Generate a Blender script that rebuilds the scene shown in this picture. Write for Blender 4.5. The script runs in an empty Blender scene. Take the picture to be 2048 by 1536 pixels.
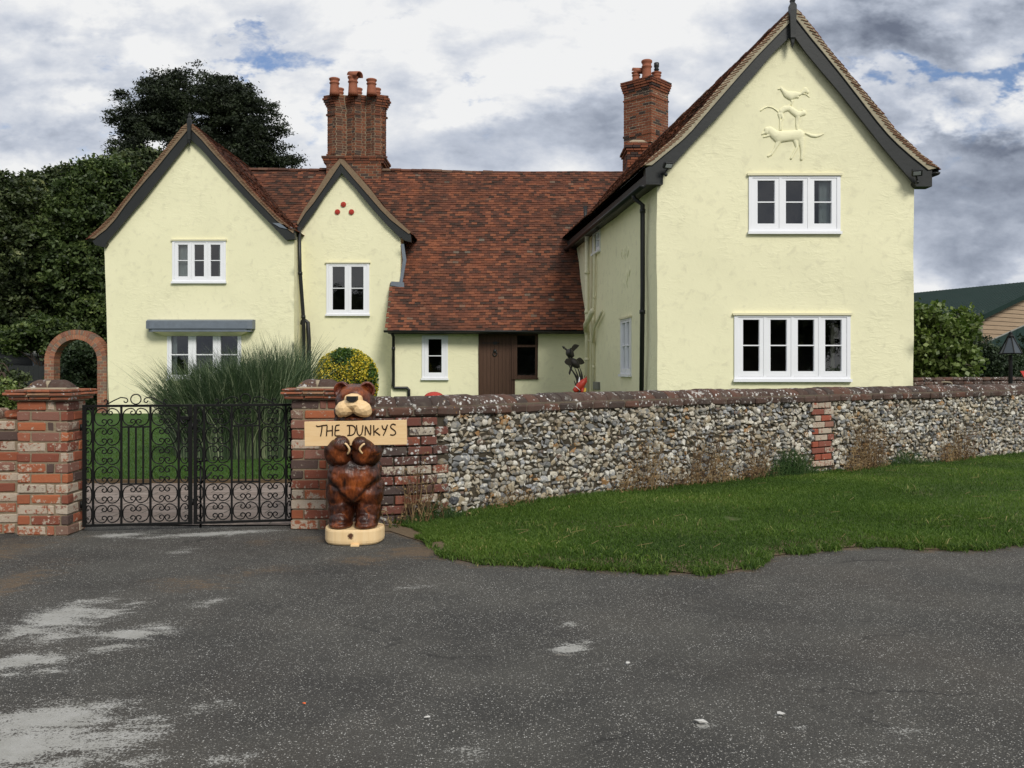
import bpy, bmesh, math, random
import numpy as np
from mathutils import Vector, Matrix, noise
from mathutils.geometry import delaunay_2d_cdt

R = math.radians
SC = bpy.context.scene
COL = SC.collection
rnd = random.Random(7)
rng = np.random.default_rng(11)

# ------------------------------------------------------------------ camera
EYE = 1.5; F = 1770.0; CX = 1024.0; HY = 734.0       # photograph: 2048 x 1536, horizon at row 734
cam_d = bpy.data.cameras.new('camera'); cam = bpy.data.objects.new('camera', cam_d); COL.objects.link(cam)
cam.location = (0, 0, EYE); cam.rotation_euler = (R(90), 0, 0)
cam_d.sensor_width = 36; cam_d.lens = F / 2048 * 36; cam_d.shift_y = -(768 - HY) / 2048
cam_d.clip_start = 0.1; cam_d.clip_end = 2000
SC.camera = cam

# ------------------------------------------------------------------ light
SC.view_settings.view_transform = 'Standard'; SC.view_settings.look = 'None'
SC.view_settings.gamma = 1; SC.view_settings.exposure = EXPOSURE = 0.0
SUN_DIR = Vector((0.34, -0.76, 0.66)).normalized()      # towards the sun: behind and right of the camera
sun_d = bpy.data.lights.new('sun', 'SUN'); sun = bpy.data.objects.new('sun', sun_d); COL.objects.link(sun)
sun_d.energy = 2.7; sun_d.angle = R(18); sun_d.color = (1.0, 0.96, 0.88)
sun.rotation_euler = SUN_DIR.to_track_quat('Z', 'Y').to_euler()

class NT:
    """tiny helper to write node trees as expressions"""
    def __init__(s, tree):
        s.t = tree; s.n = tree.nodes; s.l = tree.links
    def node(s, kind, **kw):
        n = s.n.new(kind)
        for k, v in kw.items(): setattr(n, k, v)
        return n
    def put(s, sock, v):
        if isinstance(v, bpy.types.NodeSocket): s.l.new(v, sock)
        elif v is not None:
            if hasattr(sock, 'default_value'):
                if isinstance(v, (tuple, list)) and len(v) == 3 and sock.type == 'RGBA': v = (*v, 1)
                sock.default_value = v
    def m(s, op, a, b=None, c=None, clamp=False):
        n = s.node('ShaderNodeMath', operation=op, use_clamp=clamp)
        s.put(n.inputs[0], a)
        if b is not None: s.put(n.inputs[1], b)
        if c is not None: s.put(n.inputs[2], c)
        return n.outputs[0]
    def vm(s, op, a, b=None, scale=None):
        n = s.node('ShaderNodeVectorMath', operation=op)
        s.put(n.inputs[0], a)
        if b is not None: s.put(n.inputs[1], b)
        if scale is not None: s.put(n.inputs['Scale'], scale)
        return n.outputs['Value'] if op in ('LENGTH', 'DOT_PRODUCT', 'DISTANCE') else n.outputs[0]
    def mix(s, f, a, b, blend='MIX'):
        n = s.node('ShaderNodeMix', data_type='RGBA', blend_type=blend)
        s.put(n.inputs[0], f); s.put(n.inputs[6], a); s.put(n.inputs[7], b)
        return n.outputs[2]
    def noise(s, vec, scale, detail=4, rough=.55, dist=0, out=0):
        n = s.node('ShaderNodeTexNoise')
        if vec is not None: s.put(n.inputs['Vector'], vec)
        s.put(n.inputs['Scale'], scale); s.put(n.inputs['Detail'], detail)
        s.put(n.inputs['Roughness'], rough); s.put(n.inputs['Distortion'], dist)
        return n.outputs[out]
    def vor(s, vec, scale, feature='F1', out='Distance', rand=1):
        n = s.node('ShaderNodeTexVoronoi', feature=feature)
        if vec is not None: s.put(n.inputs['Vector'], vec)
        s.put(n.inputs['Scale'], scale); s.put(n.inputs['Randomness'], rand)
        return n.outputs[out]
    def ramp(s, f, stops, interp='LINEAR'):
        n = s.node('ShaderNodeValToRGB'); n.color_ramp.interpolation = interp
        e = n.color_ramp.elements
        while len(e) < len(stops): e.new(0.5)
        for i, (p, c) in enumerate(stops):
            e[i].position = p
            e[i].color = (*c, 1) if isinstance(c, (tuple, list)) else (c, c, c, 1)
        s.put(n.inputs[0], f)
        return n.outputs[0]
    def step(s, v, lo, hi, a=0.0, b=1.0):
        n = s.node('ShaderNodeMapRange', interpolation_type='SMOOTHSTEP')
        s.put(n.inputs[0], v); n.inputs[1].default_value = lo; n.inputs[2].default_value = hi
        n.inputs[3].default_value = a; n.inputs[4].default_value = b
        return n.outputs[0]
    def attr(s, name, out='Fac'):
        n = s.node('ShaderNodeAttribute', attribute_name=name)
        return n.outputs[out]
    def xyz(s, v):
        n = s.node('ShaderNodeSeparateXYZ'); s.put(n.inputs[0], v); return n.outputs
    def comb(s, x, y, z):
        n = s.node('ShaderNodeCombineXYZ'); s.put(n.inputs[0], x); s.put(n.inputs[1], y); s.put(n.inputs[2], z)
        return n.outputs[0]
    def bump(s, h, strength=.5, dist=.02, normal=None):
        n = s.node('ShaderNodeBump'); s.put(n.inputs['Height'], h)
        n.inputs['Strength'].default_value = strength; n.inputs['Distance'].default_value = dist
        if normal is not None: s.put(n.inputs['Normal'], normal)
        return n.outputs[0]

# ------------------------------------------------------------------ sky (world)
W = bpy.data.worlds.new('World'); SC.world = W; W.use_nodes = True
W.node_tree.nodes.clear(); w = NT(W.node_tree)
sky = w.node('ShaderNodeTexSky', sky_type='NISHITA', sun_disc=False)
sky.sun_elevation = math.asin(SUN_DIR.z); sky.sun_rotation = math.atan2(SUN_DIR.x, SUN_DIR.y)
dirv = w.node('ShaderNodeTexCoord').outputs['Generated']
dx, dy, dz = w.xyz(dirv)
ay = w.m('MAXIMUM', w.m('ABSOLUTE', dy), 0.15)
U = w.m('DIVIDE', dx, ay); V = w.m('DIVIDE', dz, ay)                 # tangents of bearing and height
uv = w.comb(U, V, w.m('MULTIPLY', w.m('SIGN', dy), 0.7))
wn = w.noise(w.vm('MULTIPLY', uv, (1, 1.7, 1)), 4.5, 6, .6, .0, 1)
warp = w.vm('SCALE', w.vm('SUBTRACT', wn, (.5, .5, .5)), scale=.30)
uvw = w.vm('ADD', uv, warp)
wu, wv, _ = w.xyz(uvw)
def blob(px, py, rx, ry):
    a = w.m('DIVIDE', w.m('SUBTRACT', wu, (px - CX) / F), rx / F)
    b = w.m('DIVIDE', w.m('SUBTRACT', wv, (HY - py) / F), ry / F)
    q = w.m('ADD', w.m('MULTIPLY', a, a), w.m('MULTIPLY', b, b))
    return w.m('EXPONENT', w.m('MULTIPLY', q, -1.0))
def blobs(lst):
    t = None
    for px, py, rx, ry, k in lst:
        b = w.m('MULTIPLY', blob(px, py, rx, ry), k); t = b if t is None else w.m('ADD', t, b)
    return t
stretch = w.vm('MULTIPLY', uv, (1, 1.7, 1))
n1 = w.noise(stretch, 3.2, 9, .58, .4); n2 = w.noise(w.vm('ADD', stretch, (3.1, 1.7, 0)), 6.0, 10, .62, .3)
n3 = w.noise(w.vm('ADD', stretch, (7.7, 5.2, 2)), 14.0, 8, .65, .2)
gap = blobs([(455, 115, 62, 28, .85), (215, 165, 110, 28, .55), (575, 120, 70, 40, .6), (1900, 160, 130, 22, .8), (1500, 95, 60, 20, .6),
             (130, 240, 120, 18, .4), (2040, 175, 60, 30, .7), (1330, 250, 40, 22, .55), (930, 180, 50, 20, .45), (620, 235, 30, 60, .4), (340, 45, 60, 18, .45), (100, 140, 60, 12, .5), (250, 310, 60, 14, .5), (700, 60, 40, 16, .4), (1120, 60, 60, 20, .35), (1960, 620, 40, 10, .3), (1730, 150, 60, 14, .5)])
cover = w.m('SUBTRACT', w.m('ADD', w.m('MULTIPLY', n1, .9), w.m('MULTIPLY', n3, .75)), w.m('ADD', w.m('MULTIPLY', gap, .44), .16))
mask = w.step(cover, .22, .52)
dark = blobs([(1830, 75, 230, 85, 1.0), (1960, 300, 200, 40, .55), (1960, 440, 260, 130, .66), (1090, 265, 300, 36, .22), (870, 90, 120, 60, .16), (230, 215, 260, 30, .22),
              (180, 60, 260, 22, .2), (1100, 335, 300, 25, .14), (1750, 230, 120, 30, .3), (60, 290, 200, 26, .2), (1180, 40, 90, 30, .12)])
lite = blobs([(980, 195, 150, 60, .45), (1180, 150, 140, 70, .4), (1900, 240, 110, 30, .7), (230, 240, 120, 24, .35), (620, 190, 120, 90, .45), (850, 225, 80, 40, .4),
              (1000, 60, 220, 70, .3), (2000, 545, 90, 25, .45), (1680, 60, 90, 60, .2), (60, 150, 160, 40, .2), (2010, 110, 90, 25, .25)])
up_ = w.vm('ADD', stretch, (.02, .075, 0)); puff = w.m('SUBTRACT', w.noise(w.vm('ADD', stretch, (3.1, 1.7, 0)), 4.2, 7, .52, .15), w.noise(w.vm('ADD', up_, (3.1, 1.7, 0)), 4.2, 7, .52, .15))
sh = w.m('ADD', w.m('ADD', w.m('MULTIPLY', n2, .55), w.m('MULTIPLY', n3, .34)), .165)
sh = w.m('ADD', sh, w.m('MULTIPLY', puff, 1.5)); sh = w.m('SUBTRACT', w.m('ADD', sh, w.m('MULTIPLY', lite, .42)), w.m('MULTIPLY', dark, .66))
ccol = w.ramp(sh, [(.0, (.15, .175, .235)), (.25, (.32, .36, .44)), (.45, (.51, .555, .645)), (.60, (.68, .71, .77)), (.76, (.88, .885, .89))])
clouds = w.vm('SCALE', ccol, scale=10.0)
blue = w.mix(1.0, sky.outputs[0], (1.0, 1.02, 1.15), 'MULTIPLY')
skyc = w.mix(mask, blue, clouds)
bg = w.node('ShaderNodeBackground'); w.put(bg.inputs[0], skyc); bg.inputs[1].default_value = 0.1
w.l.new(bg.outputs[0], w.node('ShaderNodeOutputWorld').inputs[0])

# ------------------------------------------------------------------ mesh helpers
def P(px, py, D):
    """the point at depth D seen at that place of the photograph"""
    return Vector(((px - CX) / F * D, D, EYE + (HY - py) / F * D))
def gz(x, y):
    """height of the land: level by the road, a slight rise to the house"""
    t = min(1, max(0, (y - 10) / 14)); return .20 * t * t * (3 - 2 * t)

class MB:
    def __init__(s): s.v = []; s.f = []; s.mi = []; s.sm = []; s.cur = 0; s.smooth = False
    def add(s, vs, fs):
        o = len(s.v); s.v.extend([tuple(p) for p in vs])
        for f in fs:
            s.f.append([i + o for i in f]); s.mi.append(s.cur); s.sm.append(s.smooth)
    def box(s, c, size, M=None, jit=0):
        hx, hy, hz = size[0] / 2, size[1] / 2, size[2] / 2; c = Vector(c)
        vs = []
        for sx in (-1, 1):
            for sy in (-1, 1):
                for sz in (-1, 1):
                    p = Vector((sx * hx, sy * hy, sz * hz))
                    if jit: p += Vector((rnd.uniform(-jit, jit), rnd.uniform(-jit, jit), rnd.uniform(-jit, jit)))
                    vs.append(c + (M @ p if M is not None else p))
        s.add(vs, [(0, 1, 3, 2), (4, 6, 7, 5), (0, 4, 5, 1), (2, 3, 7, 6), (0, 2, 6, 4), (1, 5, 7, 3)])
    def b2(s, x0, x1, y0, y1, z0, z1):
        s.box(((x0 + x1) / 2, (y0 + y1) / 2, (z0 + z1) / 2), (abs(x1 - x0), abs(y1 - y0), abs(z1 - z0)))
    def cbox(s, c, size, b, M=None, jit=0):
        """box with chamfered edges"""
        c = Vector(c); h = [size[0] / 2, size[1] / 2, size[2] / 2]; vs = []; idx = {}
        for sx in (-1, 1):
            for sy in (-1, 1):
                for sz in (-1, 1):
                    jv = Vector((rnd.uniform(-jit, jit), rnd.uniform(-jit, jit), rnd.uniform(-jit, jit)))
                    for a in range(3):
                        q = [sx * (h[0] - b), sy * (h[1] - b), sz * (h[2] - b)]
                        q[a] = (sx, sy, sz)[a] * h[a]
                        p = Vector(q) + jv
                        idx[(sx, sy, sz, a)] = len(vs); vs.append(c + (M @ p if M is not None else p))
        fs = []
        for a in range(3):
            o1, o2 = [k for k in range(3) if k != a]
            for sg in (-1, 1):
                f = []
                for u, v in ((-1, -1), (1, -1), (1, 1), (-1, 1)):
                    k = [0, 0, 0]; k[a] = sg; k[o1] = u; k[o2] = v; f.append(idx[(*k, a)])
                flip = (sg < 0) ^ (a == 1)
                fs.append(f[::-1] if flip else f)
        for a in range(3):
            o1, o2 = [k for k in range(3) if k != a]
            for u in (-1, 1):
                for v in (-1, 1):
                    k0 = [0, 0, 0]; k0[o1] = u; k0[o2] = v; k1 = list(k0); k0[a] = -1; k1[a] = 1
                    f = [idx[(*k0, o1)], idx[(*k1, o1)], idx[(*k1, o2)], idx[(*k0, o2)]]
                    fs.append(f)
        for sx in (-1, 1):
            for sy in (-1, 1):
                for sz in (-1, 1): fs.append([idx[(sx, sy, sz, 0)], idx[(sx, sy, sz, 1)], idx[(sx, sy, sz, 2)]])
        s.add(vs, fs)
    def tube(s, pts, r, n=8, cap=True, flat=1.0, up=None):
        pts = [Vector(p) for p in pts]; vs = []; m = len(pts)
        rr = r if isinstance(r, (list, tuple)) else [r] * m
        prev = Vector(up) if up is not None else None
        for i, p in enumerate(pts):
            t = (pts[min(i + 1, m - 1)] - pts[max(i - 1, 0)]).normalized()
            if prev is None: prev = Vector((0, 0, 1)) if abs(t.z) < .9 else Vector((0, 1, 0))
            a = (prev - t * prev.dot(t))
            if a.length < 1e-4: a = t.orthogonal()
            a.normalize(); b = t.cross(a); prev = a
            for k in range(n):
                th = 2 * math.pi * k / n + (math.pi / n if n == 4 else 0)
                vs.append(p + a * math.cos(th) * rr[i] * flat + b * math.sin(th) * rr[i])
        fs = [(i * n + k, i * n + (k + 1) % n, (i + 1) * n + (k + 1) % n, (i + 1) * n + k) for i in range(m - 1) for k in range(n)]
        if cap: fs += [tuple(range(n))[::-1], tuple(range((m - 1) * n, m * n))]
        s.add(vs, fs)
    def prism(s, poly, y0, y1):
        """outline in x, z; pushed from y0 to y1"""
        n = len(poly)
        vs = [(x, y0, z) for x, z in poly] + [(x, y1, z) for x, z in poly]
        s.add(vs, [tuple(range(n)), tuple(range(n, 2 * n))[::-1]] + [(i, i + n, (i + 1) % n + n, (i + 1) % n) for i in range(n)])
    def column(s, poly, z0, z1, poly2=None):
        n = len(poly); q = poly2 or poly
        vs = [(x, y, z0) for x, y in poly] + [(x, y, z1) for x, y in q]
        s.add(vs, [tuple(range(n))[::-1], tuple(range(n, 2 * n))] + [(i, (i + 1) % n, (i + 1) % n + n, i + n) for i in range(n)])
    def strip(s, a, b, y0, y1):
        """two polylines in x, z joined as a ribbon with thickness y0..y1"""
        n = len(a); vs = []
        for y in (y0, y1):
            vs += [(x, y, z) for x, z in a] + [(x, y, z) for x, z in b]
        fs = []
        for i in range(n - 1):
            fs += [(i, i + 1, n + i + 1, n + i), (2 * n + i + 1, 2 * n + i, 3 * n + i, 3 * n + i + 1),
                   (i, 2 * n + i, 2 * n + i + 1, i + 1), (n + i, n + i + 1, 3 * n + i + 1, 3 * n + i)]
        fs += [(0, n, 3 * n, 2 * n), (n - 1, 3 * n - 1, 4 * n - 1, 2 * n - 1)]
        s.add(vs, fs)
    def sphere(s, c, r, M=None, nu=16, nv=10):
        c = Vector(c); r = Vector(r) if not isinstance(r, (int, float)) else Vector((r, r, r)); vs = []; fs = []
        for i in range(1, nv):
            for k in range(nu):
                th = math.pi * i / nv; ph = 2 * math.pi * k / nu
                p = Vector((r.x * math.sin(th) * math.cos(ph), r.y * math.sin(th) * math.sin(ph), r.z * math.cos(th)))
                vs.append(c + (M @ p if M is not None else p))
        for i in range(nv - 2):
            for k in range(nu): fs.append((i * nu + k, (i + 1) * nu + k, (i + 1) * nu + (k + 1) % nu, i * nu + (k + 1) % nu))
        t = len(vs)
        for z in (r.z, -r.z):
            p = Vector((0, 0, z)); vs.append(c + (M @ p if M is not None else p))
        for k in range(nu):
            fs.append((t, k, (k + 1) % nu)); fs.append((t + 1, (nv - 2) * nu + (k + 1) % nu, (nv - 2) * nu + k))
        s.add(vs, fs)
    def lathe(s, prof, c, n=20):
        c = Vector(c); m = len(prof)
        vs = [c + Vector((r * math.cos(2 * math.pi * k / n), r * math.sin(2 * math.pi * k / n), z)) for r, z in prof for k in range(n)]
        fs = [(i * n + k, i * n + (k + 1) % n, (i + 1) * n + (k + 1) % n, (i + 1) * n + k) for i in range(m - 1) for k in range(n)]
        fs += [tuple(range(n))[::-1], tuple(range((m - 1) * n, m * n))]
        s.add(vs, fs)
    def build(s, name, mat, parent=None, fix=False):
        me = bpy.data.meshes.new(name)
        L = rootloc(parent)
        me.from_pydata([(x - L[0], y - L[1], z - L[2]) for x, y, z in s.v], [], s.f)
        for m_ in (mat if isinstance(mat, (list, tuple)) else [mat]): me.materials.append(m_)
        me.polygons.foreach_set('material_index', s.mi)
        me.polygons.foreach_set('use_smooth', s.sm)
        if fix:
            bm = bmesh.new(); bm.from_mesh(me); bmesh.ops.recalc_face_normals(bm, faces=bm.faces); bm.to_mesh(me); bm.free()
        me.update()
        o = bpy.data.objects.new(name, me); COL.objects.link(o)
        if parent is not None: o.parent = parent
        return o

def rootloc(o):
    if o is None: return (0, 0, 0)
    while o.parent is not None: o = o.parent
    return tuple(o.location)
def thing(name, label, cat, loc=(0, 0, 0), group=None):
    o = bpy.data.objects.new(name, None); COL.objects.link(o); o.location = loc; o.empty_display_size = .2
    return tag(o, label, cat, group)
def tag(o, label, cat, group=None, kind=None):
    o['label'] = label; o['category'] = cat
    if group: o['group'] = group
    if kind: o['kind'] = kind
    return o
def struct(o): o['kind'] = 'structure'; return o
def recenter(o):
    """put the origin of a one-mesh thing at its base"""
    n = len(o.data.vertices); a = np.empty(n * 3, np.float32); o.data.vertices.foreach_get('co', a); a = a.reshape(-1, 3)
    L = Vector(((a[:, 0].min() + a[:, 0].max()) / 2, (a[:, 1].min() + a[:, 1].max()) / 2, a[:, 2].min()))
    a -= np.array(L, np.float32); o.data.vertices.foreach_set('co', a.ravel()); o.location = L; o.data.update(); return o

def quads_mesh(name, verts, quads, mat, parent=None, tone=None, tris=None, smooth=False):
    verts = np.asarray(verts, np.float32) - np.array(rootloc(parent), np.float32)
    me = bpy.data.meshes.new(name); nq = len(quads); nt = 0 if tris is None else len(tris)
    me.vertices.add(len(verts)); me.vertices.foreach_set('co', verts.ravel())
    me.loops.add(nq * 4 + nt * 3); me.polygons.add(nq + nt)
    li = np.asarray(quads, np.int32).ravel()
    if nt: li = np.concatenate([li, np.asarray(tris, np.int32).ravel()])
    me.loops.foreach_set('vertex_index', li)
    ls = np.concatenate([np.arange(nq) * 4, nq * 4 + np.arange(nt) * 3]).astype(np.int32)
    me.polygons.foreach_set('loop_start', ls)
    if tone is not None:
        a = me.attributes.new('tone', 'FLOAT', 'FACE'); a.data.foreach_set('value', np.asarray(tone, np.float32))
    me.polygons.foreach_set('use_smooth', np.full(nq + nt, smooth))
    me.update(calc_edges=True); me.validate()
    for m_ in (mat if isinstance(mat, (list, tuple)) else [mat]): me.materials.append(m_)
    o = bpy.data.objects.new(name, me); COL.objects.link(o)
    if parent is not None: o.parent = parent
    return o

def leaf_arrays(C, size, aspect=.55, up=0.3, rg=None):
    """one folded-free leaf quad (a rhomb) at every centre"""
    rg = rg or rng; n = len(C)
    d = rg.normal(size=(n, 3)); d[:, 2] = d[:, 2] * .8 + up * .2; d /= np.linalg.norm(d, axis=1)[:, None]
    e = rg.normal(size=(n, 3)); e -= d * (e * d).sum(1)[:, None]; e /= np.linalg.norm(e, axis=1)[:, None]
    sz = (size * rg.uniform(.6, 1.3, n))[:, None]
    a = C - d * sz * .5; b = C + e * sz * aspect * .5; c = C + d * sz * .5; g = C - e * sz * aspect * .5
    V = np.stack([a, b, c, g], 1).reshape(-1, 3)
    return V, np.arange(n * 4).reshape(n, 4)

def crown(name, lobes, n_clump, per, clump_r, size, mat, parent, seed, flat=.6, fill=.35, aspect=.55, hole=None, tone_fn=None):
    """foliage in ragged clumps through a union of lobes: (centre, radii)"""
    rg = np.random.default_rng(seed)
    vol = np.array([r[0] * r[1] * r[2] for c, r in lobes]) ** (2 / 3); vol = vol / vol.sum()
    Cs = []; T = []
    for (c, r), wgt in zip(lobes, vol):
        k = max(3, int(n_clump * wgt))
        d = rg.normal(size=(k, 3)); d /= np.linalg.norm(d, axis=1)[:, None]
        rad = np.where(rg.random(k) < fill, rg.uniform(.2, .75, k), rg.uniform(.78, 1.03, k))
        nz = np.array([noise.noise(Vector(q) * 2.3 + Vector((seed, 0, 0))) for q in d])
        cc = np.array(c) + d * np.array(r) * (rad * (1 + .28 * nz))[:, None]
        Cs.append(cc)
    Cs = np.concatenate(Cs)
    if hole is not None: Cs = Cs[~hole(Cs)]
    n = len(Cs); tone_c = rg.uniform(0, 1, n)
    cr = clump_r * rg.uniform(.5, 1.25, n)
    off = rg.normal(size=(n, per, 3)) * .5; off[:, :, 2] *= flat
    L = (Cs[:, None, :] + off * cr[:, None, None]).reshape(-1, 3)
    tone = np.clip(np.repeat(tone_c, per) * .6 + rg.random(n * per) * .4, 0, 1)
    if tone_fn is not None: tone = tone_fn(L, tone, rg)
    Vv, Q = leaf_arrays(L, size, aspect, rg=rg)
    return quads_mesh(name, Vv, Q, mat, parent, tone), Cs

def blades(name, base, h, wd, lean, mat, parent=None, seed=1, tone=None, droop=.35, hvar=(.5, 1.2)):
    """grass blades: two quads and a tip each"""
    rg = np.random.default_rng(seed); n = len(base); base = np.asarray(base, float)
    hh = h * rg.uniform(hvar[0], hvar[1], n); ph = rg.uniform(0, 2 * np.pi, n)
    fa = rg.uniform(0, 2 * np.pi, n); s = np.stack([np.cos(fa), np.sin(fa), np.zeros(n)], 1) * (wd * rg.uniform(.6, 1.3, n) / 2)[:, None]
    l = np.stack([np.cos(ph), np.sin(ph), np.zeros(n)], 1) * (hh * lean * rg.uniform(.2, 1.4, n))[:, None]
    up = np.array([0, 0, 1.])
    m1 = base + l * .35 + up * (hh * .55)[:, None]; tip = base + l + up * (hh * (1 - droop * rg.random(n)))[:, None]
    V = np.stack([base - s, base + s, m1 + s * .8, m1 - s * .8, tip], 1).reshape(-1, 3)
    i = np.arange(n)[:, None] * 5
    Q = i + np.array([[0, 1, 2, 3]]); T = i + np.array([[3, 2, 4]])
    t = tone if tone is not None else rg.random(n)
    return quads_mesh(name, V, Q, mat, parent, np.concatenate([t, t]), T)

def resample(pl, n):
    pl = [Vector(p) for p in pl]; d = [0]
    for a, b in zip(pl, pl[1:]): d.append(d[-1] + (b - a).length)
    out = []
    for i in range(n):
        s = d[-1] * i / (n - 1); j = 0
        while j < len(pl) - 2 and d[j + 1] < s: j += 1
        out.append(pl[j].lerp(pl[j + 1], (s - d[j]) / max(1e-9, d[j + 1] - d[j])))
    return out
def crv(pts, n=24):
    """Catmull-Rom through 2-D or 3-D points"""
    pts = [Vector(p) for p in pts]; q = [pts[0] * 2 - pts[1]] + pts + [pts[-1] * 2 - pts[-2]]; out = []
    per = max(2, n // (len(pts) - 1))
    for i in range(1, len(q) - 2):
        for k in range(per):
            t = k / per
            out.append(.5 * ((2 * q[i]) + (q[i + 1] - q[i - 1]) * t + (2 * q[i - 1] - 5 * q[i] + 4 * q[i + 1] - q[i + 2]) * t * t + (3 * q[i] - q[i - 1] - 3 * q[i + 1] + q[i + 2]) * t ** 3))
    out.append(pts[-1]); return out
# ------------------------------------------------------------------ materials
def new_mat(name):
    m = bpy.data.materials.new(name); m.use_nodes = True; m.node_tree.nodes.clear(); t = NT(m.node_tree)
    b = t.node('ShaderNodeBsdfPrincipled'); o = t.node('ShaderNodeOutputMaterial'); t.l.new(b.outputs[0], o.inputs[0])
    t.b = b; t.co = t.node('ShaderNodeTexCoord').outputs['Object']; t.out = o
    return m, t
def fin(t, col, rough=.8, nrm=None, spec=.4, metal=0):
    t.put(t.b.inputs['Base Color'], col); t.put(t.b.inputs['Roughness'], rough)
    t.put(t.b.inputs['Specular IOR Level'], spec); t.put(t.b.inputs['Metallic'], metal)
    if nrm is not None: t.put(t.b.inputs['Normal'], nrm)
def m_plain(name, col, rough=.5, spec=.4, metal=0, bs=0, bsc=40, var=.0, vsc=6):
    m, t = new_mat(name); c = col
    if var:
        nz = t.noise(t.co, vsc, 5, .6)
        c = t.mix(nz, tuple(x * (1 - var) for x in col), tuple(min(1, x * (1 + var)) for x in col))
    nrm = t.bump(t.noise(t.co, bsc, 4), bs, .01) if bs else None
    fin(t, c, rough, nrm, spec, metal); return m
def isl(t): return t.node('ShaderNodeNewGeometry').outputs['Random Per Island']

def m_plaster(name, col, dirt=(.50, .47, .33), amt=.35):
    m, t = new_mat(name)
    a = t.noise(t.co, .8, 6, .6); b = t.noise(t.co, 5, 6, .62, .6)
    fl = t.vor(t.vm('MULTIPLY', t.co, (1, 1, 2.4)), 3.2, 'SMOOTH_F1')
    c = t.mix(t.m('MULTIPLY', t.step(b, .50, .74), amt), col, dirt)
    c = t.mix(t.m('MULTIPLY', t.step(a, .42, .66), .20), c, tuple(x * .86 for x in col))
    sp = t.step(t.noise(t.co, 46, 3, .5), .74, .78)
    c = t.mix(t.m('MULTIPLY', sp, .35), c, (.38, .36, .25))
    tr = t.noise(t.vm('MULTIPLY', t.co, (1, 1, 2.6)), 4.2, 5, .6, .9)     # trowelled drifts, wider than tall
    pm = t.step(t.noise(t.vm('ADD', t.co, (5, 3, 1)), .9, 3, .6), .42, .66)
    h = t.m('ADD', t.m('ADD', t.m('MULTIPLY', t.m('MULTIPLY', t.step(tr, .42, .66), .40), pm), t.m('MULTIPLY', b, .45)), t.m('MULTIPLY', t.noise(t.co, 26, 5, .65), .16))
    h = t.m('ADD', h, t.m('MULTIPLY', t.noise(t.co, 110, 2, .6), .10))
    fin(t, c, .85, t.bump(h, .42, .020), .25); return m

def m_tiles(name, ramp_stops, moss=.5):
    m, t = new_mat(name); r = isl(t)
    c = t.ramp(r, ramp_stops, 'LINEAR')
    big = t.noise(t.co, .55, 5, .65, .5)
    c = t.mix(t.step(big, .40, .66, 0, moss), c, (.026, .021, .017))
    br = t.noise(t.vm('ADD', t.co, (11, 4, 2)), .9, 4, .6)
    c = t.mix(t.step(br, .52, .72, 0, .5), c, t.mix(.65, c, (.27, .085, .038)))
    f = t.noise(t.co, 22, 5, .7)
    c = t.mix(t.step(f, .55, .8, 0, .45), c, (.09, .06, .045))
    li = t.step(t.noise(t.co, 7.5, 4, .7), .70, .77, 0, .55)
    c = t.mix(li, c, (.30, .29, .25))
    fin(t, c, .9, t.bump(f, .5, .01), .2); return m

def m_brick(name, stops, white=0.0, lichen=0.0, dirt=.3, orange=0.0, scale=1.0):
    m, t = new_mat(name); r = isl(t)
    c = t.ramp(r, stops, 'CONSTANT')
    f = t.noise(t.co, 30 * scale, 6, .7); g = t.noise(t.co, 7 * scale, 5, .65)
    c = t.mix(t.step(f, .48, .75, 0, .5), c, t.mix(.6, c, (.10, .045, .03)))
    c = t.mix(t.step(g, .55, .8, 0, dirt), c, (.11, .08, .06))
    if white:
        # old limewash left on some bricks
        r2 = t.m('FRACT', t.m('MULTIPLY', r, 37.3)); k = t.m('MULTIPLY', t.step(r2, 1 - white - .25, 1 - white + .2), 1)
        wn_ = t.m('ADD', t.m('MULTIPLY', f, .7), t.m('MULTIPLY', t.noise(t.co, 14 * scale, 5, .7), .6))
        fr = t.step(t.m('ADD', wn_, t.m('MULTIPLY', k, .19)), .74, .82)
        c = t.mix(t.m('MULTIPLY', fr, .85), c, t.mix(t.noise(t.co, 60 * scale, 4, .7), (.30, .25, .19), (.58, .52, .42)))
    if lichen:
        l1 = t.m('ADD', t.m('MULTIPLY', t.noise(t.co, 5, 5, .7, .4), .6), t.m('MULTIPLY', t.noise(t.co, 24, 4, .7), .5))
        c = t.mix(t.step(l1, .62 - lichen * .1, .66 - lichen * .1, 0, .9), c, (.50, .49, .46))
        dk = t.step(t.noise(t.vm('ADD', t.co, (4, 4, 4)), 9, 5, .7), .5, .68, 0, .65)
        c = t.mix(dk, c, (.10, .085, .07))
        rn = t.vor(t.co, 19, 'F1'); rr = t.step(t.noise(t.co, 3, 2), .5, .62)
        c = t.mix(t.m('MULTIPLY', t.step(rn, .30, .22), rr), c, (.56, .55, .53))
    if orange:
        on = t.m('ADD', t.m('MULTIPLY', t.noise(t.vm('ADD', t.co, (9, 2, 5)), 1.5, 3, .6), .7), t.m('MULTIPLY', t.noise(t.co, 22, 4, .7), .35))
        c = t.mix(t.step(on, .67, .71, 0, .85), c, (.42, .22, .035))
    h = t.m('ADD', t.m('MULTIPLY', f, .6), t.m('MULTIPLY', t.noise(t.co, 90 * scale, 3, .6), .4))
    fin(t, c, .92, t.bump(h, .7, .008), .2); return m

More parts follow.
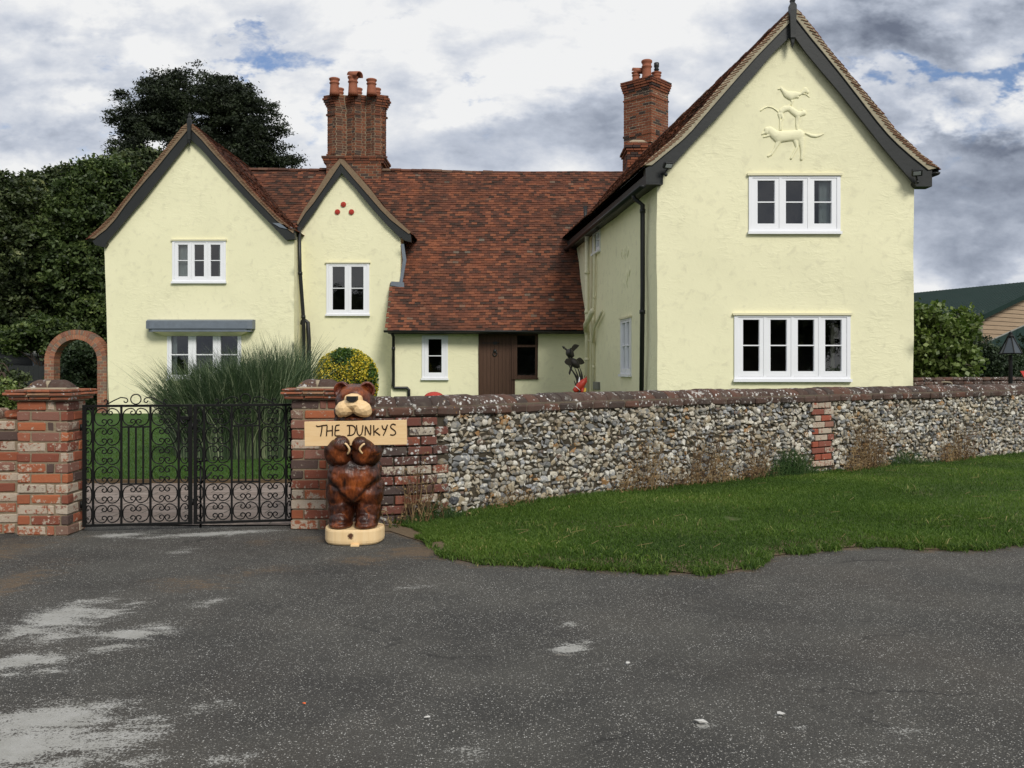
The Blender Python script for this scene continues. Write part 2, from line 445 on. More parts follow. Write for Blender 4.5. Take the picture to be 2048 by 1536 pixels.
def m_foliage(name, stops, rough=.55, trans=.25, spec=.35):
    m, t = new_mat(name)
    c = t.ramp(t.attr('tone'), stops)
    big = t.noise(t.co, .9, 3, .6)
    c = t.mix(t.step(big, .35, .7, 0, .35), c, t.mix(1.0, c, (1.35, 1.25, .8), 'MULTIPLY'))
    fin(t, c, rough, None, spec)
    tb = t.node('ShaderNodeBsdfTranslucent'); t.put(tb.inputs[0], t.mix(1.0, c, (1.1, 1.5, .6), 'MULTIPLY'))
    mx = t.node('ShaderNodeMixShader'); mx.inputs[0].default_value = trans
    t.l.new(t.b.outputs[0], mx.inputs[1]); t.l.new(tb.outputs[0], mx.inputs[2]); t.l.new(mx.outputs[0], t.out.inputs[0])
    return m

M = {}
M['plaster'] = m_plaster('plaster', (.81, .78, .535))
M['plaster_side'] = M['plaster']
M['tile'] = m_tiles('roof_tile', [(0, (.042, .027, .021)), (.18, (.078, .037, .026)), (.44, (.116, .045, .028)), (.68, (.148, .055, .033)), (.88, (.205, .075, .040)), (.985, (.21, .080, .042)), (1, (.13, .11, .085))])
M['ridge'] = m_tiles('ridge_tile', [(0, (.085, .042, .030)), (.5, (.13, .058, .038)), (1, (.17, .11, .075))], .4)
M['verge_tile'] = m_plain('verge_tile', (.20, .098, .058), .9, .2, var=.4)
M['verge_mortar'] = m_plain('verge_mortar', (.36, .32, .23), .95, .1, bs=.6, bsc=60, var=.35, vsc=9)
M['verge_dull'] = m_plain('verge_mortar_dull', (.20, .145, .095), .95, .1, bs=.6, bsc=60, var=.35, vsc=12)
M['mortar'] = m_plain('mortar', (.33, .28, .20), .95, .1, bs=.6, bsc=60, var=.25, vsc=9)
M['mortar_warm'] = m_plain('mortar_warm', (.24, .19, .13), .95, .1, bs=.8, bsc=70, var=.3, vsc=12)
M['black'] = m_plain('black_paint', (.014, .015, .015), .42, .4, bs=.12, bsc=9, var=.25)
M['board'] = m_plain('dark_board', (.020, .022, .022), .50, .3, bs=.2, bsc=14, var=.25, vsc=2)
M['iron'] = m_plain('gate_iron', (.006, .006, .006), .5, .22, bs=.1, bsc=120)
M['cream_pipe'] = m_plain('cream_pipe', (.70, .66, .45), .45, .4)
M['white'] = m_plain('white_paint', (.80, .81, .84), .4, .45, var=.04, vsc=3)
M['coping_mortar'] = m_plain('coping_mortar', (.13, .105, .078), .95, .1, bs=.8, bsc=70, var=.4, vsc=12)
M['lead'] = m_plain('lead', (.14, .165, .20), .5, .5, bs=.3, bsc=12, var=.3, vsc=7)
M['brown_wood'] = None
M['room_blocker'] = m_plain('room_shade', (.03, .026, .023), .9, .1, var=.3, vsc=2)  # dark colour stands in for the unlit inside of the house
M['curtain'] = m_plain('curtain', (.62, .66, .63), .9, .1)
M['terracotta'] = m_plain('terracotta', (.27, .095, .052), .75, .3, bs=.2, bsc=30, var=.25, vsc=7)
M['red'] = m_plain('red_paint', (.40, .035, .018), .5, .4, var=.3, vsc=20)
M['steel'] = m_plain('dark_steel', (.03, .026, .022), .55, .4, var=.3, vsc=15)
M['grey_metal'] = m_plain('grey_metal', (.18, .18, .16), .5, .5)
M['lamp_glass'] = m_plain('lamp_glass', (.045, .055, .065), .3, .5)
M['lens'] = m_plain('lamp_lens', (.35, .37, .38), .15, .7)
M['yellow'] = m_plain('yellow_paint', (.62, .40, .05), .5, .4)

m, t = new_mat('brown_wood')
g = t.noise(t.vm('MULTIPLY', t.co, (30, 30, 1.2)), 2.0, 4, .6)
pl = t.m('FRACT', t.m('MULTIPLY', t.xyz(t.co)[0], 1 / .105)); gr = t.m('MULTIPLY', t.step(pl, 0, .07), t.step(pl, 1, .95))
c = t.mix(g, (.050, .024, .014), (.105, .055, .034)); c = t.mix(t.m('SUBTRACT', 1, gr), c, (.018, .010, .007))
fin(t, c, .6, t.bump(t.m('ADD', gr, t.m('MULTIPLY', g, .2)), .6, .01), .3); M['brown_wood'] = m

m, t = new_mat('window_glass')
fr = t.node('ShaderNodeFresnel'); fr.inputs[0].default_value = 1.52
bmp = t.bump(t.noise(t.co, 3.0, 3, .5), .06, .02); t.put(fr.inputs['Normal'], bmp)
gl = t.node('ShaderNodeBsdfGlossy'); gl.inputs['Roughness'].default_value = .015; t.put(gl.inputs['Normal'], bmp)
tr = t.node('ShaderNodeBsdfTransparent'); tr.inputs[0].default_value = (.86, .9, .9, 1)
mx = t.node('ShaderNodeMixShader'); t.put(mx.inputs[0], t.m('MULTIPLY', fr.outputs[0], 2.4, clamp=True))
t.l.new(tr.outputs[0], mx.inputs[1]); t.l.new(gl.outputs[0], mx.inputs[2]); t.l.new(mx.outputs[0], t.out.inputs[0]); M['glass'] = m

RB = [(0, (.27, .085, .046)), (.16, (.21, .070, .045)), (.30, (.35, .115, .055)), (.48, (.15, .066, .050)), (.56, (.30, .098, .050)), (.72, (.22, .105, .078)), (.80, (.09, .060, .052)), (.88, (.30, .11, .065)), (.94, (.20, .12, .09))]
M['pier_brick'] = m_brick('pier_brick', RB, white=.34, dirt=.4)
M['wall_brick'] = m_brick('wall_brick', [(0, (.15, .058, .044)), (.3, (.10, .052, .044)), (.6, (.22, .075, .048)), (.8, (.075, .055, .050))], white=.12, lichen=.1)
M['red_brick'] = m_brick('red_brick', [(0, (.30, .085, .052)), (.4, (.22, .080, .058)), (.75, (.27, .14, .105))], white=.5, dirt=.4)
M['coping'] = m_brick('coping_brick', [(0, (.070, .045, .036)), (.3, (.088, .056, .045)), (.6, (.058, .044, .038)), (.8, (.105, .055, .040))], lichen=.10, orange=1, dirt=.7)
M['chim_brick'] = m_brick('chimney_brick', [(0, (.150, .055, .032)), (.25, (.105, .046, .030)), (.5, (.185, .068, .036)), (.75, (.085, .044, .032)), (.92, (.055, .04, .035))], dirt=.45)
M['chim_brick2'] = m_brick('chimney_brick_dark_mix', [(0, (.19, .066, .036)), (.35, (.145, .050, .031)), (.6, (.050, .034, .030)), (.78, (.215, .076, .040))], dirt=.3)
M['arch_brick'] = m_brick('arch_brick', [(0, (.27, .12, .075)), (.3, (.34, .15, .09)), (.6, (.22, .10, .07)), (.8, (.19, .13, .10))], dirt=.5)
M['cap_tile'] = m_brick('cap_tile', [(0, (.30, .105, .055)), (.5, (.22, .085, .05)), (.8, (.30, .17, .10))], dirt=.5, lichen=.15)

# flint: broken nodules, pale rind and grey-black core
m, t = new_mat('flint'); r = isl(t)
c = t.ramp(r, [(0, (.38, .34, .27)), (.17, (.26, .245, .21)), (.31, (.50, .46, .38)), (.43, (.17, .17, .165)), (.54, (.34, .28, .19)), (.66, (.56, .54, .49)), (.74, (.23, .19, .135)), (.83, (.30, .305, .31)), (.90, (.27, .15, .06)), (.935, (.045, .048, .055)), (.97, (.15, .10, .075))], 'CONSTANT')
off = t.vm('ADD', t.co, t.comb(t.m('MULTIPLY', r, 40), 0, 0))
v = t.noise(off, 24, 5, .65, .8)
c = t.mix(t.step(v, .50, .56, 0, .9), c, t.ramp(t.m('FRACT', t.m('MULTIPLY', r, 13.7)), [(0, (.14, .145, .15)), (.4, (.60, .57, .49)), (.7, (.30, .26, .19)), (.9, (.07, .07, .075))], 'CONSTANT'))
c = t.mix(t.step(t.noise(t.co, 80, 3, .7), .55, .7, 0, .4), c, (.17, .14, .11))
oz = t.m('ADD', t.m('MULTIPLY', t.noise(t.co, 1.6, 3, .6), .7), t.m('MULTIPLY', t.noise(t.co, 9, 3), .3))
c = t.mix(t.step(oz, .56, .70, 0, .5), c, (.26, .18, .09))
fin(t, c, t.step(v, .5, .6, .8, .55), t.bump(t.noise(off, 60, 4, .6), .5, .006), .35); M['flint'] = m
M['flint_mortar'] = m_plain('flint_mortar', (.060, .050, .036), .95, .1, bs=1, bsc=55, var=.4, vsc=14)

# asphalt with pale aggregate, painted by two per-vertex weights: R = dry dirt, G = worn pale cement
m, t = new_mat('asphalt')
rgb = t.xyz(t.attr('wear', 'Vector')); base = t.noise(t.co, 1.1, 5, .6)
c = t.mix(t.step(base, .3, .7), (.047, .045, .041), (.090, .086, .075)); c = t.mix(t.step(t.noise(t.vm('ADD', t.co, (3, 8, 0)), .5, 4, .6), .45, .7, 0, .45), c, (.075, .062, .050))
c = t.mix(t.step(t.noise(t.co, 160, 2, .5), .35, .65), t.mix(.5, c, (.012, .012, .012)), c)
cell = t.node('ShaderNodeTexVoronoi'); t.put(cell.inputs['Vector'], t.co); cell.inputs['Scale'].default_value = 135
cr = t.xyz(cell.outputs['Color'])
stone = t.m('MULTIPLY', t.step(cell.outputs['Distance'], .50, .36), t.step(cr[0], .60, .66))
clus = t.step(t.m('ADD', t.m('MULTIPLY', t.noise(t.co, 2.6, 5, .7), .6), t.m('MULTIPLY', t.noise(t.vm('ADD', t.co, (5, 5, 0)), .7, 3, .6), .4)), .34, .60, .45, 1.0)
c = t.mix(t.m('MULTIPLY', t.m('MULTIPLY', stone, clus), .9), c, t.ramp(cr[1], [(0, (.08, .078, .073)), (.5, (.17, .165, .15)), (.8, (.33, .31, .27)), (1, (.62, .61, .58))]))
cell2 = t.node('ShaderNodeTexVoronoi'); t.put(cell2.inputs['Vector'], t.co); cell2.inputs['Scale'].default_value = 66
c2 = t.xyz(cell2.outputs['Color']); s2 = t.m('MULTIPLY', t.step(cell2.outputs['Distance'], .24, .14), t.step(c2[0], .86, .90))
c = t.mix(t.m('MULTIPLY', s2, clus), c, (.60, .59, .55))
crk = t.vor(t.vm('ADD', t.vm('MULTIPLY', t.co, (1, 1.6, 1)), t.vm('SCALE', t.noise(t.co, 3, 4, .6, 0, 1), scale=.5)), .55, 'DISTANCE_TO_EDGE')
c = t.mix(t.m('MULTIPLY', t.step(crk, .012, .003), t.step(t.noise(t.co, .8, 3), .50, .62, 0, .6)), c, (.018, .017, .016))
ns = t.m('ADD', t.m('MULTIPLY', t.noise(t.vm('MULTIPLY', t.co, (1, 1.9, 1)), 4.5, 8, .80, .6), 1.35), t.m('MULTIPLY', t.noise(t.co, 75, 4, .8), 1.3)); ns = t.m('SUBTRACT', ns, .68)
pale = t.step(t.m('ADD', ns, t.m('MULTIPLY', rgb[1], .46)), .90, 1.0)
pale = t.m('MULTIPLY', pale, t.step(rgb[1], .02, .12))
c = t.mix(t.m('MULTIPLY', pale, .88), c, t.mix(t.noise(t.co, 9, 5, .7), (.22, .215, .185), (.50, .495, .475)))
dirt = t.step(t.m('ADD', ns, t.m('MULTIPLY', rgb[0], .45)), .76, 1.0); dirt = t.m('MULTIPLY', dirt, t.step(rgb[0], .02, .15))
c = t.mix(t.m('MULTIPLY', dirt, .85), c, t.mix(t.noise(t.co, 30, 4, .7), (.055, .038, .025), (.20, .14, .085)))
h = t.m('ADD', t.m('MULTIPLY', t.noise(t.co, 150, 3, .6), .6), t.m('MULTIPLY', cell.outputs['Distance'], -.5))
fin(t, c, .88, t.bump(h, .8, .006), .3); M['asphalt'] = m

m, t = new_mat('earth')
f = t.noise(t.co, 35, 5, .7)
fin(t, t.mix(f, (.035, .024, .015), (.15, .105, .06)), .95, t.bump(f, .8, .01), .1); M['earth'] = m
m, t = new_mat('turf')
f = t.noise(t.co, 60, 4, .7); a = t.noise(t.co, 1.3, 4, .6)
c = t.mix(f, (.018, .042, .010), (.050, .115, .020)); c = t.mix(t.step(a, .4, .7, 0, .6), c, (.055, .11, .024))
fin(t, c, .9, t.bump(f, .8, .01), .15); M['turf'] = m
m, t = new_mat('verge_turf')
f = t.noise(t.co, 60, 4, .7); z = t.m('ADD', t.xyz(t.co)[2], t.m('MULTIPLY', t.m('SUBTRACT', t.noise(t.co, 9, 4, .7), .5), .06))
c = t.mix(f, (.030, .050, .012), (.075, .115, .026)); c = t.mix(t.step(z, .056, .034), c, t.mix(t.noise(t.co, 45, 5, .75), (.065, .046, .030), (.24, .18, .115)))
fin(t, c, .9, t.bump(f, .8, .01), .15); M['verge_turf'] = m
m, t = new_mat('drive_brick')
bt = t.node('ShaderNodeTexBrick'); t.put(bt.inputs['Vector'], t.co); bt.inputs['Scale'].default_value = 1
bt.inputs['Brick Width'].default_value = .42; bt.inputs['Row Height'].default_value = .21; bt.inputs['Mortar Size'].default_value = .008; bt.inputs['Mortar Smooth'].default_value = .3
t.put(bt.inputs['Color1'], (.20, .155, .13)); t.put(bt.inputs['Color2'], (.27, .22, .19)); t.put(bt.inputs['Mortar'], (.045, .045, .03))
c = t.mix(t.step(t.noise(t.co, 8, 5, .7), .4, .75, 0, .6), bt.outputs[0], (.12, .10, .085))
fin(t, c, .85, t.bump(t.m('ADD', t.m('MULTIPLY', bt.outputs[1], -1), t.noise(t.co, 40, 4)), .5, .01), .25); M['drive'] = m

M['grass'] = m_foliage('grass_blades', [(0, (.024, .052, .010)), (.35, (.060, .112, .018)), (.7, (.105, .170, .032)), (.93, (.17, .22, .060)), (1, (.34, .29, .14))], .6, .3, .25)
M['lawn_grass'] = m_foliage('lawn_blades', [(0, (.024, .052, .010)), (.5, (.052, .096, .018)), (1, (.090, .140, .030))], .6, .3, .25)
M['miscanthus'] = m_foliage('ornamental_grass', [(0, (.018, .036, .017)), (.4, (.046, .076, .038)), (.8, (.095, .135, .072)), (1, (.32, .36, .24))], .5, .15, .35)
M['dead_weed'] = m_foliage('dead_weed', [(0, (.05, .028, .016)), (.5, (.13, .08, .045)), (1, (.28, .20, .11))], .9, .1, .1)
M['weed_green'] = m_foliage('weed_green', [(0, (.014, .036, .010)), (.6, (.035, .075, .02)), (1, (.08, .12, .04))], .7, .2, .2)
M['yew'] = m_foliage('yew_needles', [(0, (.006, .010, .006)), (.5, (.018, .026, .013)), (1, (.032, .046, .020))], .6, .06, .25)
M['broadleaf'] = m_foliage('broadleaf', [(0, (.010, .016, .006)), (.45, (.033, .049, .017)), (.85, (.088, .112, .042)), (1, (.20, .21, .09))], .55, .15)
M['broadleaf_light'] = m_foliage('broadleaf_light', [(0, (.012, .022, .007)), (.5, (.048, .076, .022)), (.9, (.11, .15, .045)), (1, (.22, .24, .10))], .55, .15)
M['shrub_leaf'] = m_foliage('shrub_leaf', [(0, (.034, .055, .014)), (.5, (.10, .145, .036)), (1, (.24, .29, .11))], .45, .2)
M['dark_leaf'] = m_foliage('dark_leaf', [(0, (.010, .022, .010)), (.6, (.028, .048, .020)), (.97, (.055, .08, .035)), (1, (.30, .30, .26))], .6, .1)
M['gold_leaf'] = m_foliage('gold_leaf', [(0, (.016, .045, .008)), (.35, (.040, .090, .014)), (.5, (.10, .16, .02)), (.62, (.42, .36, .03)), (1, (.75, .56, .06))], .5, .15)
M['bark'] = m_plain('bark', (.06, .045, .035), .95, .1, bs=.8, bsc=20, var=.4)
M['pale_bark'] = m_plain('pale_bark', (.26, .23, .18), .9, .1, bs=.4, bsc=30, var=.3)
M['green_roof'] = m_plain('green_sheet_roof', (.012, .028, .023), .8, .15, var=.2, vsc=.6)
m, t = new_mat('larch_boards')
z = t.m('FRACT', t.m('MULTIPLY', t.xyz(t.co)[2], 1 / .20)); ln = t.step(z, .0, .14)
c = t.mix(t.noise(t.vm('MULTIPLY', t.co, (1, 1, 9)), 1.5, 5, .6), (.30, .21, .14), (.48, .36, .25)); c = t.mix(ln, (.06, .04, .03), c)
fin(t, c, .8, t.bump(ln, .8, .03), .2); M['boards'] = m
m, t = new_mat('pale_wood')
gn = t.noise(t.vm('MULTIPLY', t.co, (1.2, 6, 9)), 4.0, 4, .6, 1.2)
c = t.mix(gn, (.70, .45, .21), (.84, .63, .37))
fin(t, c, .45, t.bump(gn, .1, .005), .35); M['pale_wood'] = m
m, t = new_mat('base_wood')
gn = t.noise(t.vm('MULTIPLY', t.co, (16, 16, 1.5)), 2.0, 4, .6, .5)
c = t.mix(gn, (.72, .49, .24), (.84, .66, .40)); st = t.noise(t.vm('MULTIPLY', t.co, (1, 1, .4)), 9, 4, .6)
c = t.mix(t.step(st, .56, .66, 0, .6), c, (.34, .13, .04))
kn = t.vm('DISTANCE', t.vm('MULTIPLY', t.co, (1, .15, 1)), (.0, -.032, .085))
c = t.mix(t.step(t.m('ADD', kn, t.m('MULTIPLY', t.noise(t.co, 60, 3), .03)), .048, .032), c, (.09, .04, .02))
fin(t, c, .5, t.bump(gn, .2, .005), .35); M['base_wood'] = m
m, t = new_mat('stained_wood')
c = t.attr('stain', 'Color'); gn = t.noise(t.vm('MULTIPLY', t.co, (9, 9, 3)), 3.0, 6, .65, 1.6)
c = t.mix(t.step(gn, .35, .62, 0, .75), c, t.mix(1.0, c, (.30, .22, .22), 'MULTIPLY'))
c = t.mix(t.step(t.noise(t.co, 16, 4, .6, 1), .55, .72, 0, .5), c, (.32, .085, .018))
chs = t.vor(t.vm('MULTIPLY', t.co, (1, 1, .8)), 17, 'SMOOTH_F1')
fin(t, c, .33, t.bump(t.m('ADD', chs, t.m('MULTIPLY', gn, .3)), .9, .022), .45); M['stained'] = m
M['char'] = m_plain('charred_black', (.010, .009, .008), .5, .4)
M['burnt'] = m_plain('burnt_groove', (.035, .017, .008), .8, .2)
# ------------------------------------------------------------------ ground, road
def D_of(py): return EYE * F / (py - HY)
def G(px, py, z=0.0):
    """ground point seen at that place of the photograph"""
    D = (EYE - z) * F / (py - HY); return Vector(((px - CX) / F * D, D, z))

EDGE = [G(*p) for p in [(780, 1064), (850, 1085), (880, 1112), (950, 1128), (1090, 1131), (1180, 1140), (1300, 1145), (1400, 1148), (1500, 1138), (1545, 1112), (1650, 1101), (1750, 1091), (1850, 1100), (1950, 1100), (2048, 1089)]]
EX = np.array([p.x for p in EDGE] + [6.0, 9, 14, 40]); EYv = np.array([p.y for p in EDGE] + [7.7, 8.0, 8.6, 11])
WALL = [Vector((-1.66, 8.28, 0)), Vector((-.70, 8.62, 0)), Vector((.14, 9.36, 0)), Vector((1.28, 10.25, 0)), Vector((2.60, 11.08, 0)), Vector((4.15, 12.05, 0)), Vector((6.16, 13.3, 0)), Vector((8.56, 14.85, 0)), Vector((12.5, 17.4, 0)), Vector((20, 22.5, 0))]
WX = np.array([p.x for p in WALL] + [40.]); WY = np.array([p.y for p in WALL] + [34.])

def grid_sheet(name, xs, ys, zf, mat, attrs=None):
    X, Y = np.meshgrid(xs, ys); Z = zf(X, Y); n, m_ = X.shape
    V = np.stack([X, Y, Z], 2).reshape(-1, 3); i = np.arange(n * m_).reshape(n, m_)
    Q = np.stack([i[:-1, :-1], i[:-1, 1:], i[1:, 1:], i[1:, :-1]], 2).reshape(-1, 4)
    o = quads_mesh(name, V, Q, mat, smooth=True)
    if attrs:
        for k, fn in attrs.items():
            a = o.data.attributes.new(k, 'FLOAT_VECTOR', 'POINT'); a.data.foreach_set('vector', fn(X, Y).reshape(-1, 3).astype(np.float32).ravel())
    return o
def gzn(X, Y):
    t = np.clip((Y - 10) / 14, 0, 1); return .20 * t * t * (3 - 2 * t)
far = lambda a, b, n: list(np.linspace(a, b, n))
g = grid_sheet('ground', np.array([-900, -300, -100] + far(-60, 60, 49) + [100, 300, 900]), np.array([-900, -300, -90, -40] + far(-20, 60, 33) + [100, 300, 1200]),
               lambda X, Y: gzn(X, Y) - .05, M['turf']); struct(g)

PALE = [(125, 1235, 80, 40, 1.0), (215, 1225, 50, 25, .75), (110, 1270, 70, 22, .8), (265, 1268, 70, 16, 1.0), (315, 1252, 50, 12, .8), (235, 1295, 60, 10, .8), (50, 1320, 85, 20, 1.0), (90, 1345, 60, 14, .7), (30, 1345, 50, 10, .6),
        (90, 1440, 140, 38, 1.15), (40, 1490, 120, 45, 1.3), (210, 1480, 110, 26, .95), (270, 1445, 60, 18, .8), (130, 1525, 90, 20, .9), (285, 1520, 50, 14, .7), (330, 1455, 14, 8, .8), (460, 1515, 70, 14, .55), (395, 1415, 50, 16, .5),
        (1140, 1298, 42, 11, 1.0), (1165, 1288, 20, 10, .8), (1135, 1250, 22, 6, .9), (1402, 1450, 20, 6, 1.0), (1560, 1432, 14, 5, .9), (1255, 1331, 8, 5, .9), (935, 1500, 55, 26, .5), (1790, 1475, 60, 14, .5), (1720, 1525, 90, 16, .5), (420, 1205, 24, 10, .8), (370, 1102, 30, 8, .6),
        (830, 1170, 40, 10, .45), (470, 1288, 14, 5, .6), (1600, 1455, 16, 5, .8), (405, 1455, 9, 3, .7), (850, 1440, 12, 5, .8), (240, 1070, 50, 5, .95), (420, 1068, 130, 5, 1.05), (145, 1345, 16, 6, .6)]
DIRT = [(840, 1102, 60, 14, 1.0), (720, 1120, 50, 9, .7), (545, 1140, 60, 9, .5), (380, 1168, 80, 12, .55), (480, 1150, 50, 8, .4), (0, 1175, 50, 45, .7), (20, 1100, 60, 25, .6), (520, 1082, 40, 8, .4), (640, 1078, 60, 8, .5), (150, 1078, 40, 8, .3), (1120, 1310, 30, 6, .2)]
def wear(X, Y):
    out = np.zeros(X.shape + (3,)); Ys = np.maximum(Y, 2.0)
    px = CX + X / Ys * F; py = HY + EYE * F / Ys
    for k, L in ((1, PALE), (0, DIRT)):
        for a, b, ra, rb, s in L:
            c = G(a, b); rx = ra / F * c.y; ry = abs(D_of(b - rb) - D_of(b + rb)) / 2
            out[..., k] = np.maximum(out[..., k], s * np.exp(-((X - c.x) / rx) ** 2 * .8 - ((Y - c.y - (X - c.x) * .30 * k) / ry) ** 2 * .8))
    d = np.interp(X, EX, EYv) - Y                         # distance in front of the verge edge
    e = np.where((X > -1.3), np.exp(-np.maximum(d, 0) / .09), 0) * .85
    out[..., 0] = np.maximum(out[..., 0], e)
    return out
xs = np.unique(np.concatenate([far(-60, -8, 14), far(-8, 8, 321), far(8, 60, 14)])); ys = np.unique(np.concatenate([far(-30, 2.5, 8), far(2.5, 8.45, 150)]))
struct(grid_sheet('road', xs, ys, lambda X, Y: 0 * X + .006 * np.sin(X * .9 + Y) * 0, M['asphalt'], {'wear': wear}))
mb = MB(); mb.add([(-60, 8.4, .006), (60, 8.4, .006), (60, 8.9, .006), (-60, 8.9, .006)], [(0, 1, 2, 3)]); struct(mb.build('earth_strip', M['earth']))
# brick drive behind the gate, with a thin edging against the lawn
mb = MB(); mb.add([(-6.5, 8.35, .012), (-.2, 8.35, .012), (3, 11.5, .012), (-6.5, 11.35, .012)], [(0, 1, 2, 3)]); struct(mb.build('drive', M['drive']))
mb = MB(); mb.b2(-9, 3, 11.35, 11.47, -.02, .05); struct(mb.build('drive_edging', M['earth']))
# lawn in front of the house
struct(grid_sheet('lawn', np.array(far(-26, 6, 65)), np.array(far(11.47, 26, 40)), lambda X, Y: gzn(X, Y) + .03, M['turf']))
# verge between the road and the flint wall
n_ = 260; VXs = np.concatenate([np.linspace(-1.25, 9, 220), np.linspace(9.3, 40, 40)])
def verge_z(X, Y):
    e = np.interp(X, EX, EYv); w_ = np.interp(X, WX, WY); s = np.clip((Y - e) / .35, 0, 1); r = np.clip((Y - e) / np.maximum(w_ - e, .3), 0, 1)
    lump = np.array([[noise.noise(Vector((x * .8, y * .8, 0))) for x, y in zip(a, b)] for a, b in zip(np.atleast_2d(X), np.atleast_2d(Y))])
    tp = np.clip((X + 1.0) / .8, 0, 1); return (.0068 + (.045 * s * (2 - s) + .015 * r + .022 * lump.reshape(np.shape(X)) * s) * tp)
T_ = np.linspace(0, 1, 60)
e0 = np.interp(VXs, EX, EYv); jag = np.array([.05 * noise.noise(Vector((x * 3.1, 0, 0))) + .02 * noise.noise(Vector((x * 11, 3, 0))) for x in VXs])
X = np.tile(VXs, (60, 1)); Y = (e0 + jag)[None, :] * (1 - T_[:, None]) + (np.interp(VXs, WX, WY) + .1)[None, :] * T_[:, None]
Z = verge_z(X, Y); V_ = np.stack([X, Y, Z], 2).reshape(-1, 3); i_ = np.arange(60 * n_).reshape(60, n_)
struct(quads_mesh('verge', V_, np.stack([i_[:-1, :-1], i_[:-1, 1:], i_[1:, 1:], i_[1:, :-1]], 2).reshape(-1, 4), M['verge_turf'], smooth=True))

# ------------------------------------------------------------------ the house
HB = Vector((-3.0, 24.2, 0.2))
house = thing('farmhouse', 'pale yellow rendered farmhouse with red clay tiled roofs, black bargeboards and two tall brick chimneys', 'house', HB)

def wobble(p):
    return Vector((noise.noise(p * .55 + Vector((9, 0, 0))) * .035 + noise.noise(p * 1.9) * .010,
                   noise.noise(p * .55) * .035 + noise.noise(p * 1.9 + Vector((0, 7, 0))) * .012, 0))
def inside(pt, poly):
    x, y = pt; r = False; n = len(poly)
    for i in range(n):
        x1, y1 = poly[i]; x2, y2 = poly[(i + 1) % n]
        if (y1 > y) != (y2 > y) and x < (x2 - x1) * (y - y1) / (y2 - y1) + x1: r = not r
    return r
def dense(poly, step):
    out = []
    for i in range(len(poly)):
        a = Vector(poly[i]); b = Vector(poly[(i + 1) % len(poly)]); k = max(1, int((b - a).length / step))
        out += [tuple(a.lerp(b, j / k)) for j in range(k)]
    return out
def wall_sheet(name, outline, holes, O, ux, nrm, parent, step=.22, deep=.14):
    """rendered wall: outline and rectangular openings in (u, z) on the plane O + u*ux, outward normal nrm"""
    O = Vector(O); ux = Vector(ux); nrm = Vector(nrm)
    od = dense(outline, step); hd = [dense([(a, c), (b, c), (b, d), (a, d)], step) for a, b, c, d in holes]
    pts = list(od); edges = [(i, (i + 1) % len(od)) for i in range(len(od))]
    for h in hd:
        o = len(pts); pts += h; edges += [(o + i, o + (i + 1) % len(h)) for i in range(len(h))]
    us = [p[0] for p in outline]; zs = [p[1] for p in outline]
    def hd_(u, z):
        r = 9
        for a, b, c, d in holes:
            r = min(r, math.hypot(max(a - u, 0, u - b), max(c - z, 0, z - d)))
        return r
    def od_(u, z):
        q = Vector((u, z)); r = 9
        for i in range(len(outline)):
            a = Vector(outline[i]); b = Vector(outline[(i + 1) % len(outline)]); ab = b - a
            t = max(0, min(1, (q - a).dot(ab) / max(1e-9, ab.length_squared))); r = min(r, (q - a - ab * t).length)
        return r
    u = min(us)
    while u < max(us):
        z = min(zs)
        while z < max(zs):
            q = (u + rnd.uniform(-.05, .05), z + rnd.uniform(-.05, .05))
            if inside(q, outline) and hd_(*q) > step * .4 and od_(*q) > step * .4: pts.append(q)
            z += step
        u += step
    vs, _, fs, *_r = delaunay_2d_cdt([Vector(p) for p in pts], edges, [], 0, 1e-5)
    mb = MB(); mb.smooth = True; V = []
    for p in vs:
        q = O + ux * p.x + Vector((0, 0, p.y)); k = min(1, hd_(p.x, p.y) / .45); V.append(q + wobble(q) * k)
    keep = []
    for f in fs:
        c = sum((vs[i] for i in f), Vector((0, 0))) / len(f)
        if inside(c, outline) and not any(a < c.x < b and d < c.y < e for a, b, d, e in holes): keep.append(list(f))
    if keep:
        f = keep[0]; nn = (V[f[1]] - V[f[0]]).cross(V[f[2]] - V[f[0]])
        if nn.dot(nrm) < 0: keep = [k[::-1] for k in keep]
    mb.add(V, keep); mb.smooth = False
    for a, b, c, d in holes:
        q = [O + ux * u_ + Vector((0, 0, z_)) for u_, z_ in ((a, c), (b, c), (b, d), (a, d))]
        mb.add(q + [p - nrm * deep for p in q], [(0, 1, 5, 4), (1, 2, 6, 5), (2, 3, 7, 6), (3, 0, 4, 7)])
    return mb.build(name, M['plaster'], parent)

